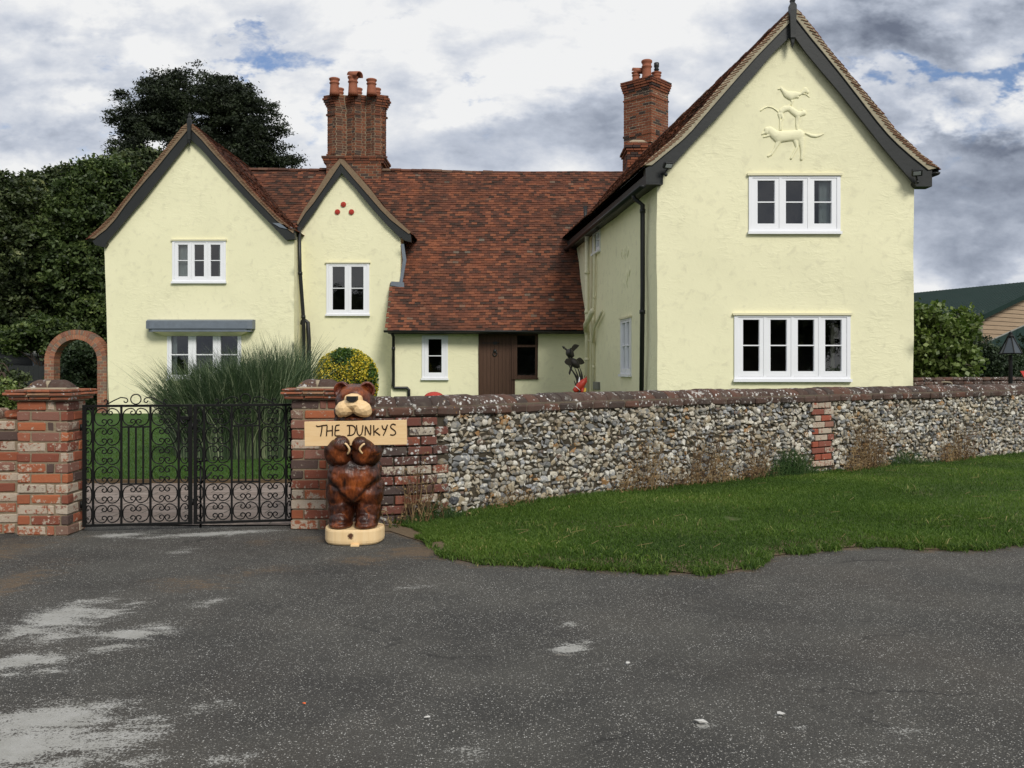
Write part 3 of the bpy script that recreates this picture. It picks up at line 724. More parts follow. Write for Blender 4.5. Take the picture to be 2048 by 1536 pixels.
def window(O, ux, nrm, u0, u1, z0, z1, n, edge, gap, bot, top, bar=.022, splits=1, frame=None, curtains=(), label=None, glaze_bar=True, drip=.012, sill=True, room_blocker=True, proud=.03):
    """casement window: frame, mullions, casements, glazing bars, sill and drip, glass and what hangs behind it"""
    frame = frame or M['white']
    O = Vector(O); ux = Vector(ux).normalized(); nrm = Vector(nrm).normalized()
    T = Matrix((ux, -nrm, Vector((0, 0, 1)))).transposed()          # local y points into the house
    def B(mb, a, b, y0, y1, c, d):
        mb.box(O + T @ Vector(((a + b) / 2, (y0 + y1) / 2, (c + d) / 2)), (b - a, y1 - y0, d - c), T)
    mb = MB(); pw = (u1 - u0 - 2 * edge - (n - 1) * gap) / n
    e1 = edge * .42; g1 = gap * .24; sw = edge - e1; sg = (gap - g1) / 2
    B(mb, u0, u0 + e1, -proud, .08, z0, z1); B(mb, u1 - e1, u1, -proud, .08, z0, z1)
    B(mb, u0 + e1, u1 - e1, -proud, .08, z1 - top * .45, z1); B(mb, u0 + e1, u1 - e1, -proud, .08, z0, z0 + bot * .35)
    zb = z0 + bot * .35; zt = z1 - top * .45; panes = []
    for i in range(n):
        pa = u0 + edge + i * (pw + gap); pb = pa + pw
        la = pa - (sw if i == 0 else sg); lb = pb + (sw if i == n - 1 else sg)
        if i > 0: B(mb, pa - sg - g1, pa - sg, -proud + .004, .075, zb, zt)
        k = .003; y0, y1 = -proud + .012, .05
        B(mb, la + k, pa, y0, y1, zb + k, zt - k); B(mb, pb, lb - k, y0, y1, zb + k, zt - k)
        B(mb, pa, pb, y0, y1, zb + k, z0 + bot); B(mb, pa, pb, y0, y1, z1 - top, zt - k)
        # glazing beads, a thin step round the glass
        B(mb, pa, pa + .008, y0 + .014, .045, z0 + bot, z1 - top); B(mb, pb - .008, pb, y0 + .014, .045, z0 + bot, z1 - top)
        panes.append((pa, pb))
        if glaze_bar:
            for j in range(splits):
                zc = z0 + bot + (z1 - top - z0 - bot) * (j + 1) / (splits + 1); B(mb, pa, pb, y0 + .006, .04, zc - bar / 2, zc + bar / 2)
    w_ = mb.build('window', frame, house)
    if label: w_['label'] = label
    if sill:
        mb = MB(); B(mb, u0 - .02, u1 + .02, -.075, .02, z0 - .055, z0 - .002); mb.build('sill', frame, w_)
    if drip:
        mb = MB(); B(mb, u0 - .03, u1 + .03, -.06, .02, z1 + .002, z1 + .045); mb.build('drip_board', M['cream_pipe'], w_)
    mb = MB()
    for a, b in panes:
        q = [O + T @ Vector((x, .022, z)) for x, z in ((a, z0 + bot), (b, z0 + bot), (b, z1 - top), (a, z1 - top))]; mb.add(q, [(0, 1, 2, 3)])
    mb.build('pane', M['glass'], w_)
    for a, b in curtains:
        mb = MB(); mb.smooth = True; k = 40; vs = []
        for i in range(k + 1):
            u = a + (b - a) * i / k; y = .14 + .018 * math.sin(i * 1.7) + .008 * math.sin(i * 3.1)
            vs += [O + T @ Vector((u, y, z0)), O + T @ Vector((u, y, z1))]
        mb.add(vs, [(2 * i, 2 * i + 2, 2 * i + 3, 2 * i + 1) for i in range(k)]); mb.build('curtain', M['curtain'], w_)
    if room_blocker:  # added dark box blocks stray light, so the interior stays dark behind the glass
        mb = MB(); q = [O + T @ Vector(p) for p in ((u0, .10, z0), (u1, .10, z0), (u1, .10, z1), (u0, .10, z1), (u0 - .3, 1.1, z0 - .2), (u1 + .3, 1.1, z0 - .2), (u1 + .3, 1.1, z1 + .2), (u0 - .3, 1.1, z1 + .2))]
        mb.add(q, [(0, 4, 5, 1), (1, 5, 6, 2), (2, 6, 7, 3), (3, 7, 4, 0), (4, 7, 6, 5)]); mb.build('room_blocker', M['room_blocker'], w_)
    return w_

def rect_px(x0, x1, y0, y1, D):
    a = P(x0, y1, D); b = P(x1, y0, D); return a.x, b.x, a.z, b.z
FX = Vector((1, 0, 0)); FN = Vector((0, -1, 0))
DL, DC, DR, DW = 24.2, 25.05, 17.0, 24.25        # depths of the left, middle and right gables and of the low front
SH = -.102                                         # the right wing runs back askew

# windows seen on the front: (x0, x1, y0, y1, depth)
wl_up = rect_px(345, 452, 482, 563, DL); wl_lo = rect_px(335, 483, 666, 757, DL)
wc = rect_px(653, 739, 527, 628, DC); ww = rect_px(844, 896, 671, 756, DW)
wr_up = rect_px(1497, 1680, 352, 463, DR); wr_lo = rect_px(1468, 1700, 631, 758, DR)
def pz(lst, D): return [(P(x, y, D).x, P(x, y, D).z) for x, y in lst]
BASE = .05
# left gable
oL = pz([(588, 480), (560, 458), (516, 412), (478, 372), (439, 330), (380, 270), (345, 312), (300, 364), (264, 407), (232, 448), (207, 482)], DL)
oL = [(pz([(207, 492)], DL)[0][0], BASE)] + [] if False else [(-11.00, BASE), (-5.96, BASE)] + oL + [(-11.10, 3.3)]
wall_sheet('wall', oL, [wl_up, wl_lo], (0, DL, 0), FX, FN, house)
wall_sheet('wall', [(0, BASE), (.9, BASE), (.9, 5.1), (0, 5.1)], [], (-5.96, DL, 0), (0, 1, 0), (1, 0, 0), house, deep=0)
wall_sheet('wall', [(0, BASE), (6.0, BASE), (6.0, 4.95), (0, 4.95)], [], (-11.06, DL, 0), (0, 1, 0), (-1, 0, 0), house, deep=0)
# middle gable
oC = [(-6.2, BASE), (P(783, 0, DC).x, BASE), (P(785, 0, DC).x, 3.4), (P(800, 0, DC).x, 3.55)] + pz([(801, 475), (770, 438), (738, 402), (683, 340), (650, 383), (626, 417), (598, 460)], DC) + [(-6.2, 5.2)]
wall_sheet('wall', oC, [wc], (0, DC, 0), FX, FN, house)
wall_sheet('wall', [(0, 3.0), (2.2, 3.0), (2.2, 5.28), (0, 5.28)], [], (P(800, 0, DC).x, DC, 0), (0, 1, 0), (1, 0, 0), house, deep=0)
# right gable and the long side wall of the right wing
XR0, XR1 = P(1313, 0, DR).x, P(1827, 0, DR).x
oR = [(XR0, BASE), (XR1, BASE)] + pz([(1827, 372), (1790, 312), (1741, 250), (1700, 197), (1650, 135), (1590, 58), (1548, 93), (1480, 168), (1439, 215), (1385, 276), (1345, 318), (1313, 350)], DR)
wall_sheet('wall', oR, [wr_up, wr_lo], (0, DR, 0), FX, FN, house)
SU = Vector((SH, 1, 0)).normalized(); SN = Vector((-1, SH, 0)).normalized(); SO = Vector((XR0, DR, 0))
def side_u(px):                                   # where on the side wall a picture column falls
    D = (XR0 - SH * DR) * F / ((px - CX) - SH * F); return D, (D - DR) / SU.y
def side_rect(x0, x1, ya, yb, xr):
    D0, a = side_u(x1); D1, b = side_u(x0); Dr, _ = side_u(xr)
    return a, b, P(0, yb, Dr).z, P(0, ya, Dr).z
ws_lo = side_rect(1243, 1263, 640, 748, 1243); ws_up = side_rect(1187, 1201, 466, 508, 1187)
ZE = 5.02
wall_sheet('wall', [(0, BASE), (12.5, BASE), (12.5, ZE), (0, ZE)], [ws_lo, ws_up], SO, SU, SN, house)
wall_sheet('wall', [(0, BASE), (12.5, BASE), (12.5, ZE), (0, ZE)], [], (XR1, DR, 0), SU, (1, -SH, 0), house, deep=0)
# low front under the long roof
wx0, wx1 = P(782, 0, DW).x, 2.15
dx0, dx1 = P(957, 0, DW).x, P(1027, 0, DW).x; sx1 = P(1075, 0, DW).x
dz1 = P(0, 664, DW).z; sz0 = P(0, 755, DW).z
wall_sheet('wall', [(wx0, BASE), (dx0, BASE), (dx0, dz1), (sx1, dz1), (sx1, sz0), (dx1, sz0), (dx1, BASE), (wx1, BASE), (wx1, 2.62), (wx0, 2.62)], [ww], (0, DW, 0), FX, FN, house)
wall_sheet('wall', [(0, BASE), (1.0, BASE), (1.0, 3.3), (0, 2.6)], [], (wx0, DW, 0), (0, 1, 0), (-1, 0, 0), house, deep=0)
# back walls, plain, so that the house is closed from every side
mb = MB(); mb.b2(-11.0, 6.0, 33.0, 33.2, 0, 5.3); mb.build('back_wall', M['plaster'], house)

window((0, DL, 0), FX, FN, *wl_up, 3, .15, .17, .14, .10, curtains=[(wl_up[0] + .12, wl_up[0] + .46), (wl_up[1] - .24, wl_up[1] - .12)], label='three-light upstairs casement with a net curtain at its left')
window((0, DL, 0), FX, FN, *wl_lo, 3, .10, .20, .10, .04, drip=0, curtains=[(wl_lo[0] + .08, wl_lo[0] + .22)], label='wide three-light window under a lead canopy behind the ornamental grass', bar=.03)
window((0, DC, 0), FX, FN, *wc, 2, .165, .17, .12, .09, label='two-light casement in the middle gable')
window((0, DW, 0), FX, FN, *ww, 1, .17, 0, .15, .10, drip=0, label='narrow single window in the low wall')
window((0, DR, 0), FX, FN, *wr_up, 3, .165, .205, .15, .09, curtains=[(wr_up[1] - .36, wr_up[1] - .12)], label='three-light upstairs casement in the tall right gable')
window((0, DR, 0), FX, FN, *wr_lo, 4, .165, .205, .15, .08, label='four-light ground floor casement in the tall right gable')
window(SO, SU, SN, *ws_lo, 2, .13, .12, .12, .08, label='narrow window low in the shaded side wall')
window(SO, SU, SN, *ws_up, 2, .12, .12, .10, .08, drip=0, label='small window under the eave of the side wall')
# right end of the four-light window: pale things standing inside the room
mb = MB(); a = P(1665, 655, DR + .45); mb.b2(a.x - .04, a.x + .03, DR + .42, DR + .46, P(0, 750, DR).z, P(0, 645, DR).z); mb.b2(a.x + .035, a.x + .10, DR + .42, DR + .45, P(0, 676, DR).z, P(0, 646, DR).z); mb.build('stand_inside', M['cream_pipe'], house)

# lead canopy and cove over the lower left window
x0, x1, z0, z1 = rect_px(301, 511, 642, 662, DL); mb = MB()
A_ = [(x0, DL + .02), (x0, DL - .30), (x0 + .12, DL - .36), (x1 - .12, DL - .36), (x1, DL - .30), (x1, DL + .02)]
mb.column(A_, z0 + .05, z1 - .02); xm = (x0 + x1) / 2; mb.column([(x + (.06 if x < xm else -.06), y + .03 * (y < DL)) for x, y in A_], z0 - .03, z0 + .048)
mb.column([(x, y) for x, y in A_], z1 - .018, z1 + .03, [(x, max(y, DL - .2) if y < DL else y) for x, y in A_]); canopy = mb.build('canopy', M['lead'], house)
mb = MB(); B_ = [(x0 + .18, DL + .02), (x0 + .18, DL - .30), (x1 - .18, DL - .30), (x1 - .18, DL + .02)]
B2 = [(x0 + .42, DL + .02), (x0 + .42, DL - .06), (x1 - .42, DL - .06), (x1 - .42, DL + .02)]
mb.column(B2, z0 - .14, z0 - .032, B_); mb.build('cove', M['cream_pipe'], canopy)

# plank door with knocker, and its dark side light
zf = .08; mb = MB(); mb.b2(dx0 + .05, dx1 - .05, DW + .03, DW + .09, zf, dz1 - .05); door = mb.build('door', M['brown_wood'], house)
mb = MB(); mb.b2(dx0, dx0 + .05, DW - .01, DW + .10, zf, dz1); mb.b2(dx1 - .05, dx1 + .04, DW - .01, DW + .10, zf, dz1); mb.b2(dx0 + .05, dx1 - .05, DW - .01, DW + .10, dz1 - .05, dz1); mb.build('door_frame', M['brown_wood'], door)
kx = P(990, 0, DW).x; kz = P(0, 706, DW).z; mb = MB(); mb.smooth = True
mb.tube([(kx + .055 * math.sin(a), DW + .0, kz - .02 + .055 * math.cos(a)) for a in [i * math.pi / 8 for i in range(17)]], .012, 6); mb.sphere((kx, DW + .01, kz + .06), (.05, .03, .045)); mb.build('knocker', M['black'], door)
mb = MB(); hz = P(0, 686, DW).z
mb.b2(dx0 + .09, dx0 + .40, DW + .018, DW + .030, hz - .008, hz + .008); mb.b2(kx - .05, kx + .06, DW + .018, DW + .030, hz - .04, hz + .04); mb.tube([(kx + .07, DW + .01, hz), (kx + .11, DW, hz + .02)], .012, 6); mb.build('latch', M['black'], door)
a = (dx1 + .041, sx1, sz0, dz1); mb = MB(); zt = P(0, 692, DW).z
for q in ((a[0], a[0] + .06, a[2], a[3]), (a[1] - .06, a[1], a[2], a[3]), (a[0] + .06, a[1] - .06, a[2], a[2] + .06), (a[0] + .06, a[1] - .06, a[3] - .10, a[3]), (a[0] + .06, a[1] - .06, zt - .03, zt + .03)): mb.b2(q[0], q[1], DW - .012, DW + .07, q[2], q[3])
mb.b2(dx1 - .04, sx1 + .02, DW - .05, DW + .02, a[2] - .05, a[2] - .002); sl = mb.build('side_light', M['brown_wood'], house); sl['label'] = 'dark brown framed side light beside the door'
mb = MB(); mb.add([(a[0] + .05, DW + .03, a[2]), (a[1] - .05, DW + .03, a[2]), (a[1] - .05, DW + .03, a[3]), (a[0] + .05, DW + .03, a[3])], [(0, 1, 2, 3)]); mb.build('pane', M['glass'], sl)
mb = MB(); mb.b2(a[0] - .3, a[1] + .3, DW + .9, DW + .95, a[2] - .3, a[3] + .1); mb.b2(a[0] - .3, a[1] + .3, DW + .12, DW + .9, a[3] + .02, a[3] + .05); mb.build('room_blocker', M['room_blocker'], sl)  # added dark panels keep the inside dark behind this glass
mb = MB(); mb.b2(dx0 + .02, dx1 - .02, DW + .10, DW + .13, zf, dz1); mb.build('room_blocker', M['room_blocker'], door)  # dark blocking panel added behind the closed door

# ---------------------------------------------------------------- roofs
def roof(name, prof, O, A, E, L, keep=None, expo=.10, tw=.165, seed=3, under=True, t0=0, mat=None, far_side=False, label=None):
    """clay tiles laid in courses over a profile (x, z), eave first; A across, E along"""
    O = Vector(O); A = Vector(A); E = Vector(E).normalized(); rr = random.Random(seed); Z = Vector((0, 0, 1))
    pts = [Vector((x, z)) for x, z in prof]; cum = [0]
    for p, q in zip(pts, pts[1:]): cum.append(cum[-1] + (q - p).length)
    def at(s):
        j = 0
        while j < len(pts) - 2 and cum[j + 1] < s: j += 1
        d = (pts[j + 1] - pts[j]).normalized(); return pts[j] + d * (s - cum[j]), d
    sag = lambda w_, t: Vector((0, 0, .035 * noise.noise(Vector((w_.x * .33, w_.y * .33, 5))) + .012 * noise.noise(Vector((w_.x * 1.3, w_.y * 1.3, 2)))))
    mb = MB(); s = 0; row = 0
    while s < cum[-1] - .02:
        p, d = at(s); p2, d2 = at(min(cum[-1], s + expo * 1.7)); d = (p2 - p).normalized()
        D3 = A * d.x + Z * d.y; N3 = E.cross(D3).normalized()
        if N3.z < 0: N3 = -N3
        t = t0 + (row % 2) * tw * .5 - tw * .5 + rr.uniform(-.01, .01); ln = min(expo * 1.7, cum[-1] - s + .02)
        wave = rr.uniform(-.004, .004)
        while t < L - .01:
            ta, tb = max(t0, t + .0015), min(L, t + tw - .0015)
            if tb - ta > .02:
                w0 = O + A * p.x + Z * p.y + E * ((ta + tb) / 2)
                if keep is None or keep(w0):
                    k = rr.uniform(-.004, .006) + wave; dl = rr.uniform(-.008, .008); lift = .025 + rr.uniform(0, .010); th = .015
                    vs = []
                    for lf, dist in ((lift, -.01 + dl), (.004, ln)):
                        for hh in (0, th):
                            for tt in (ta, tb):
                                q = O + A * p.x + Z * p.y + E * tt + D3 * dist + N3 * (lf + hh + (k if tt == ta else k * .3)); vs.append(q + sag(q, tt))
                    mb.add(vs, [(0, 1, 3, 2), (2, 3, 7, 6), (0, 2, 6, 4), (1, 5, 7, 3), (4, 6, 7, 5)])
            t += tw
        s += expo; row += 1
    r = mb.build(name, mat or M['tile'], house)
    if label: r['label'] = label
    if under:
        mb = MB(); k = max(2, int(L / .5)); m_ = len(pts); vs = []
        for i in range(k + 1):
            for p in pts:
                q = O + A * p.x + Z * (p.y - .02) + E * (t0 + (L - t0) * i / k); q += sag(q, 0); vs.append(q)
        fs = []
        for i in range(k):
            for j in range(m_ - 1):
                c = (vs[i * m_ + j] + vs[(i + 1) * m_ + j + 1]) / 2
                if keep is None or (keep(vs[i * m_ + j]) and keep(vs[(i + 1) * m_ + j])): fs.append((i * m_ + j, i * m_ + j + 1, (i + 1) * m_ + j + 1, (i + 1) * m_ + j))
        mb.add(vs, fs); mb.build('roof_boarding', M['board'], r)
    return r
def ridge(pts, r=.11, L=.32, parent=None):
    """half-round ridge tiles, each a little out of line"""
    q = resample(pts, max(2, int(sum((Vector(b) - Vector(a)).length for a, b in zip(pts, pts[1:])) / L) + 1)); mb = MB(); mb.smooth = False
    for a, b in zip(q, q[1:]):
        t = (b - a).normalized(); sd = t.cross(Vector((0, 0, 1))).normalized(); vs = []; h = rnd.uniform(-.012, .012); r0 = r * rnd.uniform(.95, 1.08)
        for p, rr_ in ((a + t * .006, r0), (b - t * .006, r0 * .96)):
            for k in range(9):
                th = math.pi * k / 8 * 1.05 - .08; vs.append(p + sd * math.cos(th) * rr_ + Vector((0, 0, math.sin(th) * rr_ * .75 - .045 + h)))
        mb.add(vs, [(k, k + 1, 10 + k, 9 + k) for k in range(8)] + [tuple(range(9)), tuple(range(17, 8, -1))])
    return mb.build('ridge_tiles', M['ridge'], parent or house)

# main range and its long front slope: profile in (depth, z)
ZR = 7.68
def keep_main(p):
    if p.x < -3.40 and p.y < 25.06: return False
    if p.x < -3.19 and 25.04 < p.y < 26.25: return False
    if p.x < -6.1 and p.y < 26.0: return False
    if p.x < -11.0: return False
    return True
main = roof('roof', [(23.88, 2.47), (24.4, 3.06), (25.2, 4.06), (26.0, 5.09), (27.0, 6.37), (28.02, ZR)], (-11.2, 0, 0), (0, 1, 0), (1, 0, 0), 15.6, keep_main, seed=4, label='long low-sweeping tiled roof of the main range')
roof('roof', [(32.6, 2.4), (28.02, ZR)], (-11.2, 0, 0), (0, 1, 0), (1, 0, 0), 15.6, seed=5, expo=.2, tw=.33)
ridge([(-9.0, 28.05, 7.78), (-6, 28.05, 7.76), (-3.2, 28.05, 7.74), (0, 28.05, 7.66), (2, 28.05, 7.60), (3.6, 28.05, 7.58)], parent=main)

def wing(px_left, px_right, D, E, L, seed, D0=None, keepL=None, keepR=None, name='roof', label=None):
    """gable roof from two profiles traced on the gable plane, eave first"""
    pl = pz(px_left, D); pr = pz(px_right, D)
    a = roof(name, pl, (0, D, 0), (1, 0, 0), E, L, keepL, seed=seed, label=label)
    b = roof(name, [p for p in pr], (0, D, 0), (1, 0, 0), E, L, keepR, seed=seed + 1)
    return a, b
# left gable
DLb = DL - .13
lprof = [(174, 480), (202, 455), (226, 431), (244, 408), (267, 380), (297, 341), (327, 306), (354, 270), (367, 254), (378, 247)]
rprof = [(590, 462), (575, 452), (553, 433), (529, 409), (506, 385), (478, 353), (451, 324), (408, 272), (386, 252), (378, 247)]
a, b = wing(lprof, rprof, DLb, (0, 1, 0), 6.3, 21)
ridge([P(377, 252, DLb), P(377, 252, DLb) + Vector((0, 6.3, .05))], parent=a)
# middle gable
DCb = DC - .13
a, b = wing([(594, 449), (610, 419), (630, 391), (658, 345), (680, 320)], [(824, 470), (810, 457), (790, 439), (766, 415), (742, 383), (714, 350), (688, 323), (680, 320)], DCb, (0, 1, 0), 3.1, 31)
ridge([P(680, 326, DCb), P(680, 326, DCb) + Vector((0, 3.0, .0))], .09, parent=a)
# right wing
DRb = DR - .15
RL = [(1284, 336), (1303, 317), (1322, 301), (1347, 280), (1370, 254), (1404, 219), (1431, 185), (1468, 143), (1499, 111), (1531, 80), (1577, 31), (1588, 17)]
RRp = [(1879, 341), (1867, 332), (1850, 319), (1834, 305), (1810, 283), (1787, 261), (1766, 233), (1740, 203), (1716, 174), (1693, 146), (1670, 119), (1642, 83), (1609, 39), (1588, 17)]
WE = Vector((SH, 1, 0)).normalized()
a, b = wing(RL, RRp, DRb, WE, 11.9, 41)
ridge([P(1588, 20, DRb) + WE * .02, P(1588, 20, DRb) + WE * 11.8], parent=a)

def verge(outer, inner, D, parent, n_back=.10, slats=True, mat='verge_mortar'):
    """mortar bed and undercloak tiles between the roof covering and the bargeboard"""
    a = [(x, z + .030) for x, z in pz(outer, D)]; b = pz(inner, D); N = 60
    A_ = resample([(x, 0, z) for x, z in a], N); B_ = resample([(x, 0, z) for x, z in b], N)
    mb = MB(); mb.strip([(p.x, p.z) for p in A_], [(p.x, p.z) for p in B_], D - .030, D + n_back); o = mb.build('verge', M[mat], parent)
    if slats:
        L = sum((p - q).length for p, q in zip(A_, A_[1:])); k = int(L / .085); A2 = resample(A_, k); B2 = resample(B_, k); mb = MB()
        for i in range(1, k - 1):
            d = (A2[i + 1] - A2[i - 1]).normalized(); w_ = (B2[i] - A2[i]); dd = (d + w_.normalized() * -.36 * (1 if True else 0)).normalized() if False else d
            up = Vector((-dd.z, 0, dd.x)); up = up if up.z > 0 else -up
            dn = dd if dd.z < 0 else -dd                       # down the slope
            q0 = A2[i] + w_ * .56 - dn * .09; q1 = A2[i] + w_ * .04 + dn * .09
            th = up * .0062
            ya, yb = D - .038 - rnd.uniform(0, .012), D + .0
            mb.add([(p.x, y, p.z) for y in (ya, yb) for p in (q0 - th, q1 - th, q1 + th, q0 + th)], [(0, 1, 2, 3), (7, 6, 5, 4), (0, 4, 5, 1), (2, 6, 7, 3), (1, 5, 6, 2), (0, 3, 7, 4)])
        mb.build('verge_tiles', M['verge_tile'], o)
    return o
def barge(outer, inner, D, label=None):
    a = pz(outer, D); b = pz(inner, D); N = 40
    A_ = resample([(x, 0, z) for x, z in a], N); B_ = resample([(x, 0, z) for x, z in b], N)
    mb = MB(); mb.strip([(p.x, p.z) for p in A_], [(p.x, p.z) for p in B_], D - .005, D + .045); o = mb.build('bargeboard', M['board'], house, fix=True)
    # a thin capping bead along the top edge
    mb = MB(); mb.tube([(p.x, D - .01, p.z) for p in A_], .018, 6); mb.build('bead', M['board'], o)
    # soffit back to the wall
    mb = MB(); mb.strip([(p.x, p.z + .0) for p in A_], [(p.x, p.z - .03) for p in A_], D + .046, D + .33); mb.build('soffit', M['board'], o, fix=True)
    return o
# right gable
OL = [(1303, 331), (1343, 298), (1364, 281), (1383, 262), (1406, 235), (1439, 197), (1480, 150), (1514, 112), (1548, 77), (1590, 34)]
IL = [(1322, 356), (1345, 331), (1364, 310), (1385, 287), (1406, 264), (1439, 230), (1480, 182), (1514, 144), (1548, 104), (1590, 64)]
OR = [(1856, 340), (1821, 312), (1796, 290), (1775, 269), (1751, 240), (1719, 198), (1685, 154), (1651, 112), (1622, 77), (1590, 36)]
IR = [(1829, 368), (1804, 339), (1783, 315), (1762, 290), (1741, 263), (1706, 219), (1685, 192), (1664, 167), (1639, 138), (1611, 104), (1590, 75)]
barge(OL, IL, DRb); barge(OR, IR, DRb)
verge([(1286, 334)] + RL[1:-1] + [(1588, 20)], OL, DRb, house); verge([(1877, 339)] + RRp[1:-1] + [(1590, 20)], OR, DRb, house)
# boxed eave ends
def pzy(lst, D, y0, y1, mb): mb.prism(pz(lst, D), y0, y1)
mb = MB(); pzy([(1291, 337), (1306, 329), (1346, 326), (1322, 352), (1317, 365), (1292, 366)], DRb, DRb - .004, DRb + .27, mb); mb.build('eave_box', M['board'], house, fix=True)
mb = MB(); pzy([(1838, 343), (1864, 341), (1864, 373), (1833, 373), (1828, 366)], DRb, DRb - .006, DRb + .27, mb); mb.build('eave_box', M['board'], house, fix=True)
# left gable
OL = [(190, 477), (198, 470), (213, 459), (232, 438), (249, 414), (271, 386), (292, 361), (314, 336), (347, 295), (377, 259)]
OR = [(587, 467), (553, 441), (529, 416), (506, 393), (478, 363), (459, 341), (440, 321), (423, 302), (404, 280), (384, 260), (377, 254)]
barge(OL, [(207, 493), (214, 484), (236, 459), (264, 425), (288, 397), (314, 364), (344, 326), (377, 284)], DLb)
barge(OR, [(572, 480), (553, 460), (516, 422), (478, 382), (440, 341), (406, 302), (377, 275)], DLb)
verge([(178, 479)] + lprof[1:], OL, DLb, house, mat='verge_dull'); verge([(588, 462)] + rprof[1:], OR, DLb, house, mat='verge_dull')
mb = MB(); pzy([(185, 482), (200, 474), (214, 488), (209, 495), (190, 490)], DLb, DLb - .004, DLb + .2, mb); mb.build('eave_box', M['board'], house, fix=True); mb = MB(); pzy([(566, 462), (588, 456), (590, 478), (572, 480)], DLb, DLb - .006, DLb + .2, mb); mb.build('eave_box', M['board'], house, fix=True)
mb = MB(); pzy([(545, 446), (560, 447), (585, 455), (584, 460), (560, 455)], DLb, DLb - .03, DLb - .008, mb); mb.build('lead_flashing', M['lead'], house, fix=True)
# middle gable
OL = [(596, 450), (611, 426), (626, 408), (650, 374), (681, 328)]; OR = [(818, 468), (802, 456), (782, 440), (762, 420), (738, 392), (710, 360), (681, 326)]
barge(OL, [(602, 460), (630, 422), (650, 390), (682, 348)], DCb); barge(OR, [(800, 476), (770, 446), (738, 410), (710, 376), (682, 345)], DCb)
verge([(594, 448), (610, 418), (630, 390), (658, 344), (680, 320)], OL, DCb, house, slats=False, mat='verge_dull'); verge([(822, 467), (810, 456), (790, 438), (766, 414), (742, 382), (714, 350), (688, 322), (680, 320)], OR, DCb, house, slats=False, mat='verge_dull')
mb = MB(); pzy([(806, 460), (822, 470), (822, 484), (812, 482), (803, 477)], DCb, DCb - .006, DCb + .2, mb); mb.build('eave_box', M['board'], house, fix=True)
# finials
def finial(px, y0, y1, D, wpx):
    c = P(px, (y0 + y1) / 2, D); h = (y1 - y0) * D / F; w_ = wpx * D / F / 2; mb = MB(); z0 = c.z - h / 2
    prof = [(.02, 0), (.45, .10), (.55, .16), (.85, .19), (.85, .24), (1.1, .70), (1.1, .78), (.6, .84), (.8, .88), (.45, .95), (.02, 1)]
    pts = [(c.x, D, z0 + h * t) for r_, t in prof]; mb.tube(pts, [w_ * 1.41 * r_ for r_, t in prof], 4, up=(1, 0, 0)); mb.build('finial', M['board'], house)
finial(1585, -12, 97, DRb - .06, 12); finial(379, 225, 292, DLb - .06, 7)

# gutters and pipes
def half_gutter(pts, r=.06):
    mb = MB(); mb.smooth = True; q = [Vector(p) for p in pts]; vs = []
    for i, p in enumerate(q):
        t = (q[min(i + 1, len(q) - 1)] - q[max(i - 1, 0)]).normalized(); sd = t.cross(Vector((0, 0, 1))).normalized()
        for rr_ in (r, r * .86):
            for k in range(9):
                th = math.pi * (1 + k / 8); vs.append(p + sd * math.cos(th) * rr_ + Vector((0, 0, math.sin(th) * rr_)))
    n = 18; fs = []
    for i in range(len(q) - 1):
        for k in range(8):
            fs += [(i * n + k, i * n + k + 1, (i + 1) * n + k + 1, (i + 1) * n + k), (i * n + 9 + k + 1, i * n + 9 + k, (i + 1) * n + 9 + k, (i + 1) * n + 9 + k + 1)]
        fs += [(i * n, (i + 1) * n, (i + 1) * n + 9, i * n + 9), (i * n + 8, i * n + 17, (i + 1) * n + 17, (i + 1) * n + 8)]
    fs += [tuple(range(9)), tuple(range((len(q) - 1) * n, (len(q) - 1) * n + 9))]
    mb.add(vs, fs); return mb.build('gutter', M['black'], house, fix=True)
gl = P(768, 662, 23.85); half_gutter([(gl.x, 23.84, gl.z + .02), (-1, 23.84, gl.z + .01), (2.0, 23.84, gl.z + .0)], .065)
mb = MB(); mb.b2(gl.x + .1, 2.05, 23.90, 24.22, 2.40, 2.455); mb.build('soffit', M['board'], house)
e0_ = P(1284, 372, DRb); half_gutter([e0_ + WE * .02 + Vector((.02, 0, .02)), e0_ + WE * 6, e0_ + WE * 10.3 - Vector((0, 0, .02))], .065)
mb = MB(); q0 = e0_ + Vector((.08, 0, .03)); q1 = q0 + WE * 10.6
mb.add([q0, q1, q1 + Vector((0, 0, .20)), q0 + Vector((0, 0, .20)), q0 + Vector((.32, 0, 0)), q1 + Vector((.32, 0, 0)), q1 + Vector((.32, 0, .2)), q0 + Vector((.32, 0, .2))], [(0, 1, 2, 3), (0, 4, 5, 1), (4, 7, 6, 5), (0, 3, 7, 4)]); mb.build('fascia', M['board'], house, fix=True)
ge = P(1872, 345, DRb); half_gutter([ge - Vector((0, .05, 0)), ge + WE * 11], .065)
gq = P(200, 487, DLb); half_gutter([gq + Vector((-.06, 0, 0)), gq + Vector((-.06, 5.8, 0))], .06)
def pipe(pts, r, mat, name='downpipe', brackets=(), label=None):
    mb = MB(); mb.smooth = True; mb.tube(pts, r, 10); o = mb.build(name, mat, house)
    if brackets:
        mb = MB(); mb.smooth = True
        for z in brackets:
            for a, b in zip(pts, pts[1:]):
                if min(a[2], b[2]) <= z <= max(a[2], b[2]) and abs(a[2] - b[2]) > .3:
                    t = (z - a[2]) / (b[2] - a[2]); c = Vector(a).lerp(Vector(b), t); mb = MB(); mb.smooth = True; mb.tube([c - Vector((0, 0, .04)), c + Vector((0, 0, .04))], r * 1.22, 10); mb.build('collar', mat, o); break
    if label: o['label'] = label
    return o
def sw(px, off, z):                                # a point just off the side wall
    D, u = side_u(px); p = SO + SU * u + SN * off; return (p.x, p.y, z)
